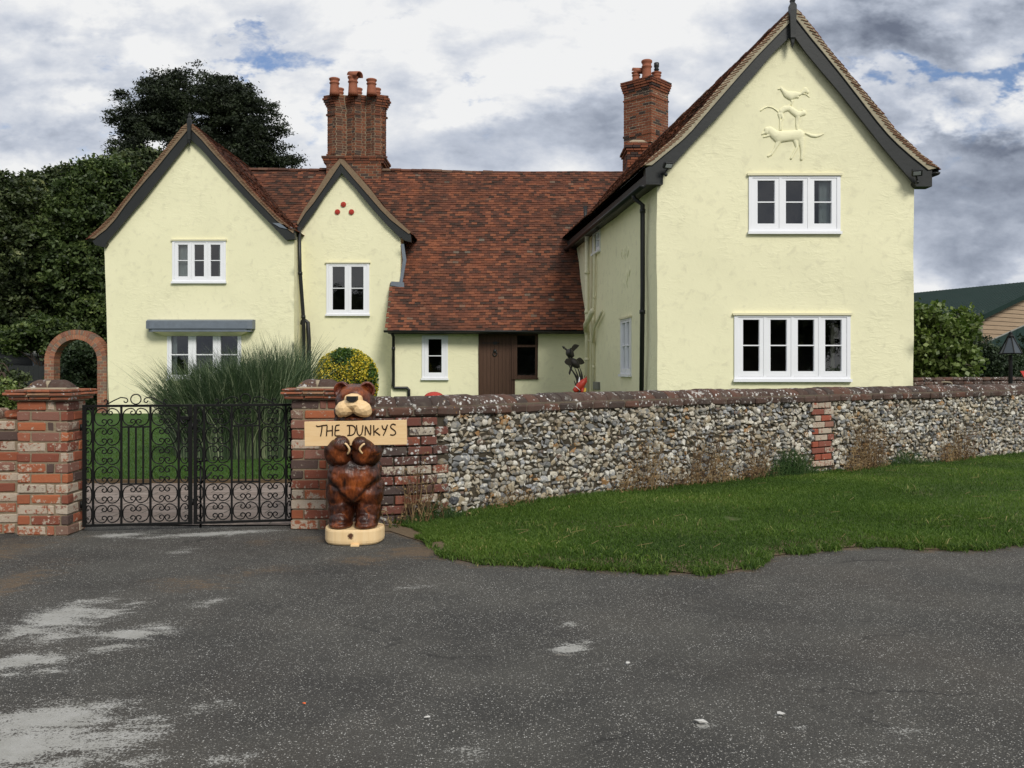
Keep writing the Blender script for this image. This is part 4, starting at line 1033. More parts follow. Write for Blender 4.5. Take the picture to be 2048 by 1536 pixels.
pipe([sw(1296, .30, 4.98), sw(1296, .28, 4.85), sw(1297, .12, 4.72), sw(1295, .10, 3), sw(1292, .10, .2)], .048, M['black'], brackets=(4.6, 2.6), label='black downpipe near the front corner of the side wall')
pipe([sw(1184, .13, 4.95), sw(1184, .13, .2)], .062, M['cream_pipe'], 'soil_pipe', (4.0, 2.95, 2.4, 1.7), 'cream soil pipe in the inner corner')
pipe([sw(1193, .05, 4.9), sw(1193, .05, 3.85), sw(1191, .05, 2.6), sw(1191, .05, .2)], .030, M['cream_pipe'], 'soil_pipe', (3.3, 1.5))
pipe([sw(1184, .15, 2.45), sw(1190, .24, 2.60), sw(1206, .26, 2.90)], .072, M['cream_pipe'], 'soil_pipe')
pipe([sw(1186, .10, 2.2), sw(1193, .10, 2.15), sw(1196, .10, 2.5), sw(1212, .10, 2.86)], .035, M['cream_pipe'], 'soil_pipe')
vp = P(1171, 455, 26.0); pipe([(vp.x, vp.y, vp.z - .3), (vp.x, vp.y, P(0, 412, 26.0).z)], .055, M['black'], 'vent_pipe')
zq = P(0, 462, 24.6).z; pipe([(-5.90, 24.52, zq + .1), (-5.885, 24.56, 4.2), (-5.83, 24.75, P(0, 640, DC).z), (-5.82, 24.75, .2)], .052, M['black'], brackets=(4.1, 2.9), label='black downpipe between the left and middle gables')
c = P(604, 645, DC - .22); pipe([(c.x, c.y, c.z - .05), (c.x + .02, c.y - .03, c.z + .03), (c.x + .10, c.y - .03, c.z + .05), (c.x + .17, c.y - .03, c.z), (c.x + .20, c.y - .02, c.z - .5), (c.x + .20, c.y, .2)], .058, M['black'], 'soil_pipe', (1.9,))
mb = MB(); a = P(592, 622, DC - .1); mb.b2(a.x - .08, a.x + .06, a.y - .05, a.y + .1, a.z - .03, a.z + .03); mb.build('pipe_bracket', M['white'], house)
c = P(787, 668, DW - .08); zz = P(0, 776, DW - .08).z
pipe([(c.x, 23.9, 2.40), (c.x, DW - .09, 2.32), (c.x, c.y, zz + .06), (c.x + .03, c.y, zz), (c.x + .38, c.y, zz), (c.x + .42, c.y, zz - .05), (c.x + .42, c.y, .5)], .042, M['black'], brackets=(2.0,), label='black downpipe stepping right at its foot on the low wall')
mb = MB(); a = Vector(sw(1195, .02, 1.0)); T_m = Matrix((SU, -SN, Vector((0, 0, 1)))).transposed(); mb.cbox(a + Vector((0, 0, .02)), (.62, .10, .20), .01, T_m); mb.build('vent_box', M['grey_metal'], house)
# lead soakers where the middle gable meets the long roof
mb = MB(); a = pz([(808, 488), (813, 520), (805, 566), (799, 566), (806, 520), (802, 488)], DC - .03); mb.prism(a, DC - .06, DC - .02)
mb.prism(pz([(783, 563), (808, 565), (809, 576), (781, 571)], DC - .1), DC - .14, DC - .06); mb.build('lead_flashing', M['lead'], house, fix=True)
# security lights
def flood(c, right):
    mb = MB(); T = Matrix.Rotation(R(20 * right), 3, 'Z') @ Matrix.Rotation(R(38), 3, 'X')
    mb.cbox(c, (.19, .07, .14), .015, T); mb.tube([c + Vector((0, .04, -.06)), c + Vector((-.05 * right, .10, -.13)), c + Vector((-.1 * right, .20, -.12))], .018, 6)
    mb.smooth = True; mb.sphere(c + Vector((-.03 * right, .06, -.17)), (.035, .045, .035), None, 10, 6); o = mb.build('security_light', M['black'], house)
    mb = MB(); mb.box(c + T @ Vector((0, -.037, 0)), (.13, .006, .07), T); mb.build('lens', M['lens'], o)
flood(P(1336, 330, DRb - .18), 1); flood(P(1834, 345, DRb - .16), -1)
mb = MB(); mb.smooth = True; a = Vector(sw(1207, .16, 5.0)); mb.tube([a + Vector((.12, 0, -.02)), a], .012, 6); mb.tube([a + Vector((-.05, -.06, .06)), a + Vector((.02, .05, -.08))], .04, 8); mb.build('security_light', M['black'], house)
# three red rosettes
for px, py in ((687, 409), (675, 424), (703, 424)):
    c = P(px, py, DC); mb = MB(); mb.smooth = False; n = 20
    for r0, r1, y0, y1 in ((.078, .070, 0, -.03), (.052, .044, -.028, -.045), (.02, .012, -.044, -.058)):
        vs = [(c.x + r0 * math.cos(2 * math.pi * k / n), DC - .01 + y0, c.z + r0 * math.sin(2 * math.pi * k / n)) for k in range(n)] + [(c.x + r1 * math.cos(2 * math.pi * k / n), DC - .01 + y1, c.z + r1 * math.sin(2 * math.pi * k / n)) for k in range(n)]
        mb.add(vs, [(k, (k + 1) % n, n + (k + 1) % n, n + k) for k in range(n)] + [tuple(range(n, 2 * n))])
    mb.build('rosette', M['red'], house, fix=True)

# plaster reliefs on the tall gable: dog, cat and bird one above another
def relief(name, chains, extra=()):
    mb = MB(); S = 1 / 7.68
    def pt(x, y): return P(1500 + x * S, 140 + y * S, DR)
    for ch in chains:
        for (x0, y0, r0), (x1, y1, r1) in zip(ch, ch[1:]):
            k = max(2, int(math.hypot(x1 - x0, y1 - y0) / (min(r0, r1) * .35)))
            for i in range(k + 1):
                t = i / k; p = pt(x0 + (x1 - x0) * t, y0 + (y1 - y0) * t); r_ = (r0 + (r1 - r0) * t) * S * DR / F
                mb.sphere((p.x, DR + .0, p.z), (r_, .018 + r_ * .30, r_), None, 10, 8)
    tmp = mb.build(name + '_tmp', M['plaster'])
    md = tmp.modifiers.new('r', 'REMESH'); md.mode = 'VOXEL'; md.voxel_size = .0075
    sm_ = tmp.modifiers.new('s', 'SMOOTH'); sm_.iterations = 3
    me = bpy.data.meshes.new_from_object(tmp.evaluated_get(bpy.context.evaluated_depsgraph_get()))
    L = Vector(HB)
    for v in me.vertices:
        q = Vector((v.co.x, DR, v.co.z)); v.co = v.co + wobble(q) * 1.0 - L
    me.polygons.foreach_set('use_smooth', [True] * len(me.polygons)); me.name = name
    o = bpy.data.objects.new(name, me); COL.objects.link(o); o.parent = house
    bpy.data.objects.remove(tmp); return o
relief('dog_relief', [[(255, 925, 48), (250, 955, 42)], [(245, 950, 26), (178, 990, 13)], [(280, 1010, 20), (200, 1034, 11)], [(300, 930, 60), (380, 1000, 75), (440, 1030, 95), (620, 1015, 82), (750, 1010, 92)], [(850, 975, 15), (940, 1012, 26), (1010, 1022, 26), (1070, 1010, 17), (1135, 984, 5)],
                      [(450, 1080, 48), (385, 1210, 24), (330, 1295, 22), (280, 1325, 17)], [(700, 1090, 42), (725, 1190, 24), (670, 1290, 17), (635, 1358, 20)], [(780, 1060, 66), (800, 1180, 38), (800, 1290, 26), (790, 1372, 24)]])
relief('cat_relief', [[(478, 640, 42), (530, 600, 46), (600, 590, 44), (660, 640, 50), (725, 690, 54), (780, 680, 40), (825, 665, 42)], [(803, 625, 14), (805, 603, 5)], [(845, 635, 12), (852, 622, 4)], [(430, 650, 9), (385, 612, 9), (330, 580, 9), (265, 568, 9), (205, 592, 9), (155, 628, 11)],
                      [(470, 680, 38), (500, 745, 20), (472, 810, 10), (478, 925, 12)], [(440, 680, 25), (455, 760, 12), (452, 930, 10)], [(735, 730, 34), (735, 800, 15), (722, 850, 12), (733, 930, 13)], [(715, 740, 20), (705, 850, 9), (715, 925, 9)]])
relief('bird_relief', [[(470, 285, 25), (500, 320, 30), (560, 380, 55), (620, 405, 66), (690, 385, 52), (770, 375, 22)], [(440, 298, 12), (418, 300, 4)], [(620, 370, 40), (680, 400, 38), (740, 425, 14)], [(780, 368, 18), (830, 330, 34), (850, 310, 40), (880, 345, 30)], [(800, 372, 6), (860, 380, 6), (915, 424, 5)],
                       [(625, 470, 9), (640, 500, 7), (615, 545, 6)], [(655, 480, 14), (640, 530, 6), (640, 580, 5)]])
# smaller relief on the shaded side wall: trailing stems
rr_ = random.Random(5)
for k in range(9):
    mb = MB(); mb.smooth = True
    x = 1245 + rr_.uniform(0, 16); y = 480 + rr_.uniform(0, 80); z = lambda yy: EYE + (HY - yy) / F * side_u(x)[0]
    mb.tube([sw(x, .01, z(y)), sw(x + rr_.uniform(-2, 2), .02, z(y + 10)), sw(x + rr_.uniform(-2, 2), .01, z(y + 22))], [.008, .02, .008], 6)
    mb.build('stem_relief', M['plaster'], house)

# ---------------------------------------------------------------- chimneys
def brick_shell(mb, poly, z0, z1, bl=.23, bh=.065, j=.016, dep=.09, jit=.004, ch=0, seed=1, trim=1.0, keep=None):
    rr = random.Random(seed); n = len(poly); k = max(1, round((z1 - z0) / (bh + j))); ph = (z1 - z0) / k
    for c in range(k):
        z = z0 + c * ph
        for i in range(n):
            a = Vector((*poly[i], 0)); b = Vector((*poly[(i + 1) % n], 0)); e = b - a; L = e.length; e.normalize(); nr = Vector((e.y, -e.x, 0))
            s0, s1 = (0, L - dep * trim - j) if c % 2 == 0 else (dep * trim + j, L)
            s = s0; first = True
            while s < s1 - .02:
                l_ = bl * rr.uniform(.96, 1.04); q = min(s + l_, s1)
                if s1 - q < .06: q = s1
                off = rr.uniform(-jit, jit); cc = a + e * ((s + q) / 2) - nr * (dep / 2 - off) + Vector((0, 0, z + ph / 2))
                if keep is None or keep(cc):
                    T = Matrix((e, -nr, Vector((0, 0, 1)))).transposed()
                    if ch: mb.cbox(cc, (q - s, dep, ph - j), ch * rr.uniform(.7, 1.5), T, jit * .7)
                    else: mb.box(cc, (q - s, dep, ph - j), T, jit * .5)
                s = q + j; first = False
def inset(poly, d):
    c = Vector((sum(p[0] for p in poly) / len(poly), sum(p[1] for p in poly) / len(poly)))
    n = len(poly); out = []
    for i in range(n):
        a, b, cc = Vector(poly[i - 1]), Vector(poly[i]), Vector(poly[(i + 1) % n]); e1 = (b - a).normalized(); e2 = (cc - b).normalized()
        n1_ = Vector((e1.y, -e1.x)); n2_ = Vector((e2.y, -e2.x)); m_ = (n1_ + n2_); m_ = m_ / max(.3, 1 + n1_.dot(n2_)); out.append(tuple(b - m_ * d))
    return out
def scale(poly, k, c): return [((x - c[0]) * k + c[0], (y - c[1]) * k + c[1]) for x, y in poly]
def pot(parent, x, y, z, r, h, hood=0, cowl=False):
    mb = MB(); mb.smooth = True
    mb.lathe([(r * 1.12, -.05), (r * 1.05, h * .1), (r * .95, h * .5), (r * .93, h * .62), (r * 1.12, h * .66), (r * 1.12, h * .70), (r * .95, h * .74), (r * .97, h * .84), (r * 1.18, h * .90), (r * 1.18, h * .97), (r * 1.0, h), (r * .8, h), (r * .75, h * .7)], (x, y, z), 18)
    if hood:
        vs = []; q = 9
        for k in range(q):
            th = math.pi * k / (q - 1)
            for yy in (-1.3, 1.3):
                vs.append(Vector((x + (math.cos(th) * r * 1.15), y + yy * r, z + h + math.sin(th) * r * .9 + .02)))
        T = Matrix.Translation((x, y, z)) @ Matrix.Rotation(R(70 * hood), 4, 'Z') @ Matrix.Rotation(R(8), 4, 'X') @ Matrix.Translation((-x, -y, -z))
        mb.add([T @ v for v in vs] + [T @ (v - Vector((0, 0, .035))) for v in vs], [(2 * k, 2 * k + 1, 2 * k + 3, 2 * k + 2) for k in range(q - 1)] + [(18 + 2 * k, 18 + 2 * k + 2, 18 + 2 * k + 3, 18 + 2 * k + 1) for k in range(q - 1)] + [(2 * k, 2 * k + 2, 18 + 2 * k + 2, 18 + 2 * k) for k in range(q - 1)] + [(2 * k + 1, 18 + 2 * k + 1, 18 + 2 * k + 3, 2 * k + 3) for k in range(q - 1)])
    o = mb.build('chimney_pot', M['terracotta'], parent)
    return o
def ring(mbm, poly, c, specs, seed):
    """brick courses, each (z0, z1, growth)"""
    for k, (a, b, g_) in enumerate(specs): brick_shell(mbm, scale(poly, g_, c), a, b, seed=seed + k, **({'trim': .2, 'dep': .07, 'bl': .19} if len(poly) > 6 else {}))
# left stack: six flues, front and sides in a zigzag
S1 = F / 27.6; cx1 = P(709, 0, 27.9).x; cy1 = 28.35; h_ = .305
def star(cx, cy, h, ky=.42):
    p = [(-3, -1), (-2, -2), (-1, -1), (0, -2), (1, -1), (2, -2), (3, -1), (2.35, 0), (3, 1), (2, 2), (1, 1), (0, 2), (-1, 1), (-2, 2), (-3, 1), (-2.35, 0)]
    return [(cx + x * h, cy + y * h * ky * 1.25) for x, y in p]
def z27(py, D=27.7): return EYE + (HY - py) / F * D
stp = star(cx1, cy1, h_); cc1 = (cx1, cy1); mb = MB()
KW = {'trim': .2, 'dep': .07, 'bl': .19}; brick_shell(mb, stp, z27(300), z27(224), seed=2, **KW); brick_shell(mb, scale(stp, 1.05, cc1), z27(224), z27(219), seed=3, **KW); brick_shell(mb, scale(stp, 1.01, cc1), z27(219), z27(206), seed=4, **KW)
ring(mb, stp, cc1, [(z27(206), z27(202), 1.05), (z27(202), z27(197), 1.09), (z27(197), z27(192), 1.13), (z27(192), z27(187), 1.17), (z27(187), z27(182), 1.13), (z27(304), z27(300), 1.04), (z27(309), z27(304), 1.0)], 9)
bw, bd = .91, .60
def rect(cx, cy, a, b): return [(cx - a, cy - b), (cx + a, cy - b), (cx + a, cy + b), (cx - a, cy + b)]
ring(mb, rect(cx1, cy1, bw, bd), cc1, [(z27(316), z27(311), 1.10), (z27(321), z27(316), 1.06), (z27(326), z27(321), 1.03)], 30)
brick_shell(mb, rect(cx1, cy1, .86, .60), 6.6, z27(326), seed=40)
ch1 = mb.build('chimney', M['chim_brick'], house); ch1['label'] = 'wide six-flue chimney with zigzag brick faces'
mb = MB(); mb.column(inset(stp, .005), z27(309), z27(183)); mb.column(rect(cx1, cy1, bw * 1.08, bd * 1.08), z27(316.0), z27(309.5), rect(cx1, cy1, bw * .98, bd * .9)); mb.column(rect(cx1, cy1, .855, .595), 6.6, z27(316))
mb.column(inset(scale(stp, 1.12, cc1), .02), z27(183), z27(180), inset(scale(stp, 1.0, cc1), .05)); mb.build('mortar', M['mortar_warm'], ch1)
for px_, hd, hh in ((669, 0, 33), (706, 1, 37), (743, 0, 31)):
    p = P(px_, 182, 27.95); pot(ch1, p.x, p.y, z27(183), .145, hh * 27.9 / F * .95, .9 if hd else 0)
    q = P(px_ + 11, 182, 28.85); pot(ch1, q.x, q.y, z27(183), .115, .46)
# right stack: set diagonally over a lower block
D2 = 28.6; c2 = P(1292, 0, D2); cc2 = (c2.x, c2.y + .0); dia = lambda h: [(c2.x - h * 1.0, c2.y), (c2.x + .06, c2.y - h), (c2.x + h, c2.y), (c2.x + .0, c2.y + h)]
def z28(py): return EYE + (HY - py) / F * (D2 - .3)
mb = MB(); h2 = .72
brick_shell(mb, dia(h2), z28(268), z28(200), seed=50); brick_shell(mb, scale(dia(h2), 1.04, cc2), z28(200), z28(196), seed=51); brick_shell(mb, dia(h2 * 1.0), z28(196), z28(183), seed=52)
ring(mb, dia(h2), cc2, [(z28(183), z28(178), 1.05), (z28(178), z28(173), 1.09), (z28(173), z28(168), 1.13), (z28(168), z28(160), 1.16), (z28(273), z28(268), 1.04), (z28(290), z28(273), 1.0)], 60)
brick_shell(mb, rect(c2.x - .02, c2.y, .66, .62), 7.0, z28(288), seed=70); ring(mb, rect(c2.x - .02, c2.y, .66, .62), cc2, [(z28(296), z28(292), 1.08), (z28(301), z28(296), 1.13), (z28(306), z28(301), 1.06)], 80)
ch2 = mb.build('chimney', M['chim_brick2'], house); ch2['label'] = 'square chimney set diagonally beside the tall gable'
mb = MB(); mb.column(inset(dia(h2), .005), z28(290), z28(161)); mb.column(rect(c2.x - .02, c2.y, .655, .615), 7.0, z28(290), rect(c2.x, c2.y, .55, .5)); mb.column(rect(c2.x - .02, c2.y, .67, .63), z28(290), z28(283), rect(c2.x, c2.y, .5, .5)); mb.column(inset(scale(dia(h2), 1.12, cc2), .02), z28(161), z28(157), dia(h2 * .85)); mb.build('mortar', M['mortar'], ch2)
p = P(1272, 0, D2); pot(ch2, p.x, c2.y - .02, z28(161), .125, .36, 1.0)
p = P(1294, 0, D2 - .3); pot(ch2, p.x, c2.y - .25, z28(161), .15, .66)
p = P(1313, 0, D2); o = pot(ch2, p.x, c2.y, z28(161), .14, .36)
mb = MB(); mb.smooth = True; mb.lathe([(.07, .3), (.07, .42), (.09, .44), (.06, .50), (.085, .54), (.085, .66), (.07, .67)], (p.x, c2.y, z28(161)), 14); mb.build('flue_cowl', M['black'], ch2)
# ---------------------------------------------------------------- brick gate piers and the low brick wall
def pier(name, label, cx, cy, a, b, rot, seed, zt=1.20):
    """a: half width, b: half depth"""
    o = thing(name, label, 'gate pier', (cx, cy, 0), 'brick piers of the gateway')
    def W_(p): v = Matrix.Rotation(rot, 2) @ Vector(p); return (cx + v.x, cy + v.y)
    poly = [W_(p) for p in ((-a, -b), (a, -b), (a, b), (-a, b))]; mb = MB()
    brick_shell(mb, poly, .0, zt, bl=.255, bh=.075, j=.014, dep=.11, jit=.005, ch=.006, seed=seed); mb.cur = 1; mb.column(inset(poly, .011), -.05, zt - .005)
    mb.build('shaft', [M['pier_brick'], M['mortar_warm']], o, fix=True)
    mb = MB(); T = Matrix.Rotation(rot, 3, 'Z'); ca, cb = a + .085, b + .085
    z = zt
    for lay, (gx, th) in enumerate(((-.035, .028), (0, .022), (-.01, .020))):
        mb.cur = 1; mb.cbox((cx, cy, z + .006), (2 * (ca + gx) - .05, 2 * (cb + gx) - .05, .016), .004, T); mb.cur = 0; z += .010
        for sx, sy, lx, ly in ((0, -1, 1, 0), (0, 1, 1, 0), (-1, 0, 0, 1), (1, 0, 0, 1)):
            L = 2 * (ca + gx) if lx else 2 * (cb + gx) - .34; k = 3 if lx else 1
            for i in range(k):
                s_ = L / k; t_ = -L / 2 + s_ * (i + .5); p = T @ Vector((t_ * lx + sx * (ca + gx - .085), t_ * ly + sy * (cb + gx - .085), 0))
                mb.cbox((cx + p.x + rnd.uniform(-.006, .006), cy + p.y + rnd.uniform(-.006, .006), z + th / 2 + rnd.uniform(-.002, .003)), ((s_ - .008) if lx else .17, .17 if lx else s_ - .008, th), .005, T @ Matrix.Rotation(rnd.uniform(-.02, .02), 3, 'X'), .003)
        z += th
    mb.cur = 1; mb.cbox((cx, cy, z + .004), (2 * ca - .24, 2 * cb - .24, .022), .008, T)
    mb.build('cap', [M['cap_tile'], M['mortar']], o)
    mb = MB(); mb.smooth = True; w_ = (2 * a - .08)
    for i in (-1, 1):                                      # rounded bricks on top, a fat joint between
        vs = []; NX, NT_ = 7, 9
        for u in range(NX):
            xx = i * .012 + i * (w_ / 2 - .012) * u / (NX - 1); rz = .085 * (1 - .55 * max(0, (u / (NX - 1) - .55) / .45) ** 2)
            for k in range(NT_): th = math.pi * k / (NT_ - 1); p = T @ Vector((xx, -math.cos(th) * (b - .07), 0)); vs.append((cx + p.x, cy + p.y, z + math.sin(th) * rz + rnd.uniform(-.002, .002)))
        mb.add(vs, [(u * NT_ + k, u * NT_ + k + 1, (u + 1) * NT_ + k + 1, (u + 1) * NT_ + k) for u in range(NX - 1) for k in range(NT_ - 1)] + [tuple(range(NT_)), tuple(range((NX - 1) * NT_, NX * NT_))])
    mb.cur = 1; mb.box((cx, cy, z + .035), (.03, 2 * b - .18, .085), T); mb.build('crown', [M['coping'], M['mortar']], o, fix=True)
    return o
PR = R(8)
pl_ = pier('brick_pier', 'weathered brick pier left of the black gates, with a low wall running off it', -4.17, 8.02, .225, .165, 0, 3)
pr_ = pier('brick_pier', 'brick pier right of the black gates, standing behind the wooden bear', -1.815, 8.34, .222, .18, 0, 8)

# low wall left of the left pier: brick and stone, broken top
mb = MB(); lw = thing('brick_wall', 'low weathered brick wall with a rough top running off left of the gate pier', 'wall', (-6.5, 8.0, 0))
q0 = (-4.36, 7.98); q1 = (-14, 6.9); e = Vector((q1[0] - q0[0], q1[1] - q0[1])).normalized(); nn_ = Vector((-e.y, e.x))
poly = [q1, q0, (q0[0] + .02, q0[1] + .3), (q1[0], q1[1] + .3)]
brick_shell(mb, poly, 0, 1.02, bl=.25, bh=.075, j=.016, dep=.10, jit=.006, ch=.007, seed=12)
xs_ = q0[0] - .12
while xs_ > -9:
    t = (q0[0] - xs_) / (q0[0] - q1[0]); yy = q0[1] + (q1[1] - q0[1]) * t
    mb.cbox((xs_, yy + .13, 1.07 + rnd.uniform(-.01, .02)), (rnd.uniform(.15, .25), rnd.uniform(.26, .32), rnd.uniform(.08, .12)), .02, Matrix.Rotation(rnd.uniform(-.1, .1), 3, 'Z'), .012); xs_ -= .25
mb.build('wall_face', M['pier_brick'], lw); mb = MB(); mb.column(inset(poly, .012), -.05, 1.03); mb.build('mortar', M['mortar_warm'], lw)

# ---------------------------------------------------------------- flint wall
fw = thing('flint_wall', 'long flint garden wall with lichened brick coping and two strips of red brick', 'wall', (2.5, 11, 0))
WP = resample(crv([Vector(p) for p in WALL], 90), 400)
cumW = [0]
for a, b in zip(WP, WP[1:]): cumW.append(cumW[-1] + (b - a).length)
def wat(s):
    s = max(0, min(cumW[-1] - 1e-4, s)); j = int(np.searchsorted(cumW, s, 'right')) - 1; j = min(j, len(WP) - 2)
    t = (WP[j + 1] - WP[j]).normalized(); return WP[j] + t * (s - cumW[j]), t, Vector((t.y, -t.x, 0))
_tab = [(k / 50, wat(k / 50)[0]) for k in range(int(cumW[-1] * 50))]; _tab = [(s, CX + p.x / p.y * F) for s, p in _tab]
def s_of_px(px): return min(_tab, key=lambda q: abs(q[1] - px))[0]
sE = s_of_px(2300) + 2.0
HW = 1.02                                             # top of the flintwork
sB = s_of_px(880); sK0, sK1 = s_of_px(1622), s_of_px(1664)
def in_brick(s, z):
    tooth = .10 if int(z / .178) % 2 else 0
    if s < s_of_b + tooth - .03: return True
    return sK0 + (.05 if int(z / .178) % 2 else 0) < s < sK1 - (.04 if int(z / .267) % 2 else 0) and z > .12
s_of_b = s_of_px(880) - .04
# body
mb = MB(); vs = []; k = 160
for i in range(k + 1):
    p, t, n_v = wat(sE * i / k)
    for off, z in ((0.0, -.06), (0.0, HW + .02), (-.34, HW + .02), (-.34, -.06)): vs.append(p + n_v * off + Vector((0, 0, z)))
mb.add(vs, [(4 * i + a, 4 * i + (a + 1) % 4, 4 * i + 4 + (a + 1) % 4, 4 * i + 4 + a) for i in range(k) for a in range(4)] + [(0, 1, 2, 3), (4 * k, 4 * k + 3, 4 * k + 2, 4 * k + 1)])
mb.build('core', M['flint_mortar'], fw, fix=True)
# a stock of broken nodules, each a rough convex lump
protos = []
for q in range(40):
    bm = bmesh.new(); rr = random.Random(q)
    ax = (1, rr.uniform(.6, .95), rr.uniform(.55, .85))
    for i in range(rr.choice((10, 14, 20))):
        v = Vector([rr.gauss(0, 1) for _ in range(3)]).normalized() * rr.uniform(.8, 1.0); bm.verts.new((v.x * ax[0], v.y * ax[1], v.z * ax[2]))
    if rr.random() < .5:                               # a struck flat face
        for v in bm.verts: v.co.y = max(v.co.y, -.42)
    res = bmesh.ops.convex_hull(bm, input=bm.verts[:]); bmesh.ops.delete(bm, geom=[g_ for g_ in res['geom_interior'] if isinstance(g_, bmesh.types.BMVert)], context='VERTS')
    if q % 5 == 0: bmesh.ops.subdivide_edges(bm, edges=bm.edges[:], cuts=1, smooth=.6, use_grid_fill=True)
    bmesh.ops.triangulate(bm, faces=bm.faces[:]); bm.verts.ensure_lookup_table()
    protos.append((np.array([v.co[:] for v in bm.verts]), np.array([[v.index for v in f.verts] for f in bm.faces]))); bm.free()
Vs, Fs, o_ = [], [], 0; rr = random.Random(77); z = .0; row = 0
sF = s_of_px(2120)
while z < HW + .02:
    s = rr.uniform(0, .05); rh = rr.uniform(.043, .058)
    while s < sF:
        near = wat(s)[0].y < 12.5; w_ = rr.choice((rr.uniform(.035, .07), rr.uniform(.06, .115))) * (1 if near else 1.12)
        zz = z + rr.uniform(-.014, .014); sc_ = s + w_ / 2
        if not in_brick(sc_, zz):
            p, t, n_v = wat(sc_); pv, pf = protos[rr.randrange(40)]
            q = Matrix.Rotation(rr.uniform(-.9, .9), 3, 'Y') @ Matrix.Rotation(rr.uniform(-.5, .5), 3, 'X') @ Matrix.Rotation(rr.uniform(-.5, .5), 3, 'Z')
            if rr.random() < .5: q = q @ Matrix.Rotation(math.pi, 3, 'Z') if rr.random() < .5 else q
            T = np.array(Matrix((t, -n_v, Vector((0, 0, 1)))).transposed()) @ np.diag([w_ * .70, rr.uniform(.03, .055), rh * rr.uniform(.62, 1.05) * (1.25 if w_ > .085 else 1)]) @ np.array(q)
            c = p + n_v * rr.uniform(-.012, .012) + Vector((0, 0, zz)); Vs.append(pv @ T.T + np.array(c)); Fs.append(pf + o_); o_ += len(pv)
        s += w_ * .98
    z += rh * .98; row += 1
Vs = np.concatenate(Vs); Fs = np.concatenate(Fs)
quads_mesh('flint_face', Vs, np.zeros((0, 4), int), M['flint'], fw, tris=Fs)
def wall_bricks(name, mat, s0f, s1f, z0, z1, seed, label=None):
    rr = random.Random(seed); mb = MB(); k = round((z1 - z0) / .089); ph = (z1 - z0) / k
    for c in range(k):
        z = z0 + c * ph; s = s0f(c); s1 = s1f(c); first = True
        while s < s1 - .03:
            l_ = .115 if (first and c % 2) else .245 * rr.uniform(.95, 1.03); q = min(s + l_, s1)
            if s1 - q < .07: q = s1
            p, t, n_v = wat((s + q) / 2); T = Matrix((t, -n_v, Vector((0, 0, 1)))).transposed()
            mb.cbox(p + n_v * rr.uniform(-.016, -.006) + Vector((0, 0, z + ph / 2)), (q - s, .08, ph - .014), .007, T, .003); s = q + .014; first = False
    o = mb.build(name, mat, fw)
    if label: o['label'] = label
wall_bricks('brick_panel', M['wall_brick'], lambda c: .05, lambda c: s_of_b + (.12 if c % 2 else 0), .0, HW, 5, 'grey-lichened brick end of the wall beside the bear')
wall_bricks('brick_panel', M['red_brick'], lambda c: sK0 + (.06 if c % 3 == 1 else 0), lambda c: sK1 - (.05 if c % 2 else 0), .14, HW, 6, 'narrow strip of red brick in the flintwork')
# coping: a projecting course and rounded bricks above
mb = MB(); s = .0; rr = random.Random(9)
while s < sE:
    l_ = rr.uniform(.21, .26); p, t, n_v = wat(s + l_ / 2); T = Matrix((t, -n_v, Vector((0, 0, 1)))).transposed()
    zz = HW + .045 + .010 * noise.noise(Vector((s * .7, 0, 0))); mb.cbox(p + n_v * (-.17 + rr.uniform(-.008, .008)) + Vector((0, 0, zz)), (l_ - .007, .43, .088), .018, T @ Matrix.Rotation(rr.uniform(-.03, .03), 3, 'Y'), .006); s += l_
s = .03; mb.smooth = True
while s < sE:
    l_ = rr.uniform(.14, .21); h0 = rr.uniform(-.006, .008); vs = []
    for u in (0.0, .15, .85, 1.0):
        p, t, n_v = wat(s + .004 + (l_ - .008) * u); kk = .90 if u in (0.0, 1.0) else 1.0
        for k in range(11):
            th = math.pi * k / 10; rx = .19; rz = .125 * kk
            vs.append(p + n_v * (-.17 + math.cos(th) * rx) + Vector((0, 0, HW + .085 + h0 + (math.sin(th) ** .8) * rz * .88 + rr.uniform(-.003, .003) + .012 * noise.noise(Vector((s * .7, 0, 0))))))
    mb.add(vs, [(u * 11 + k, u * 11 + k + 1, (u + 1) * 11 + k + 1, (u + 1) * 11 + k) for u in range(3) for k in range(10)] + [tuple(range(11)), tuple(range(33, 44))]); s += l_
mb.build('coping', M['coping'], fw, fix=True)
mb = MB(); vs = []; k = 120
for i in range(k + 1):
    p, t, n_v = wat(.02 + (sE - .04) * i / k)
    for off, z in ((.02, HW + .01), (.02, HW + .10), (-.10, HW + .165), (-.24, HW + .165), (-.35, HW + .10), (-.35, HW + .01)): vs.append(p + n_v * off + Vector((0, 0, z)))
mb.add(vs, [(6 * i + a, 6 * i + (a + 1) % 6, 6 * i + 6 + (a + 1) % 6, 6 * i + 6 + a) for i in range(k) for a in range(6)] + [tuple(range(6)), tuple(range(6 * k, 6 * k + 6))]); mb.build('coping_mortar', M['coping_mortar'], fw, fix=True)

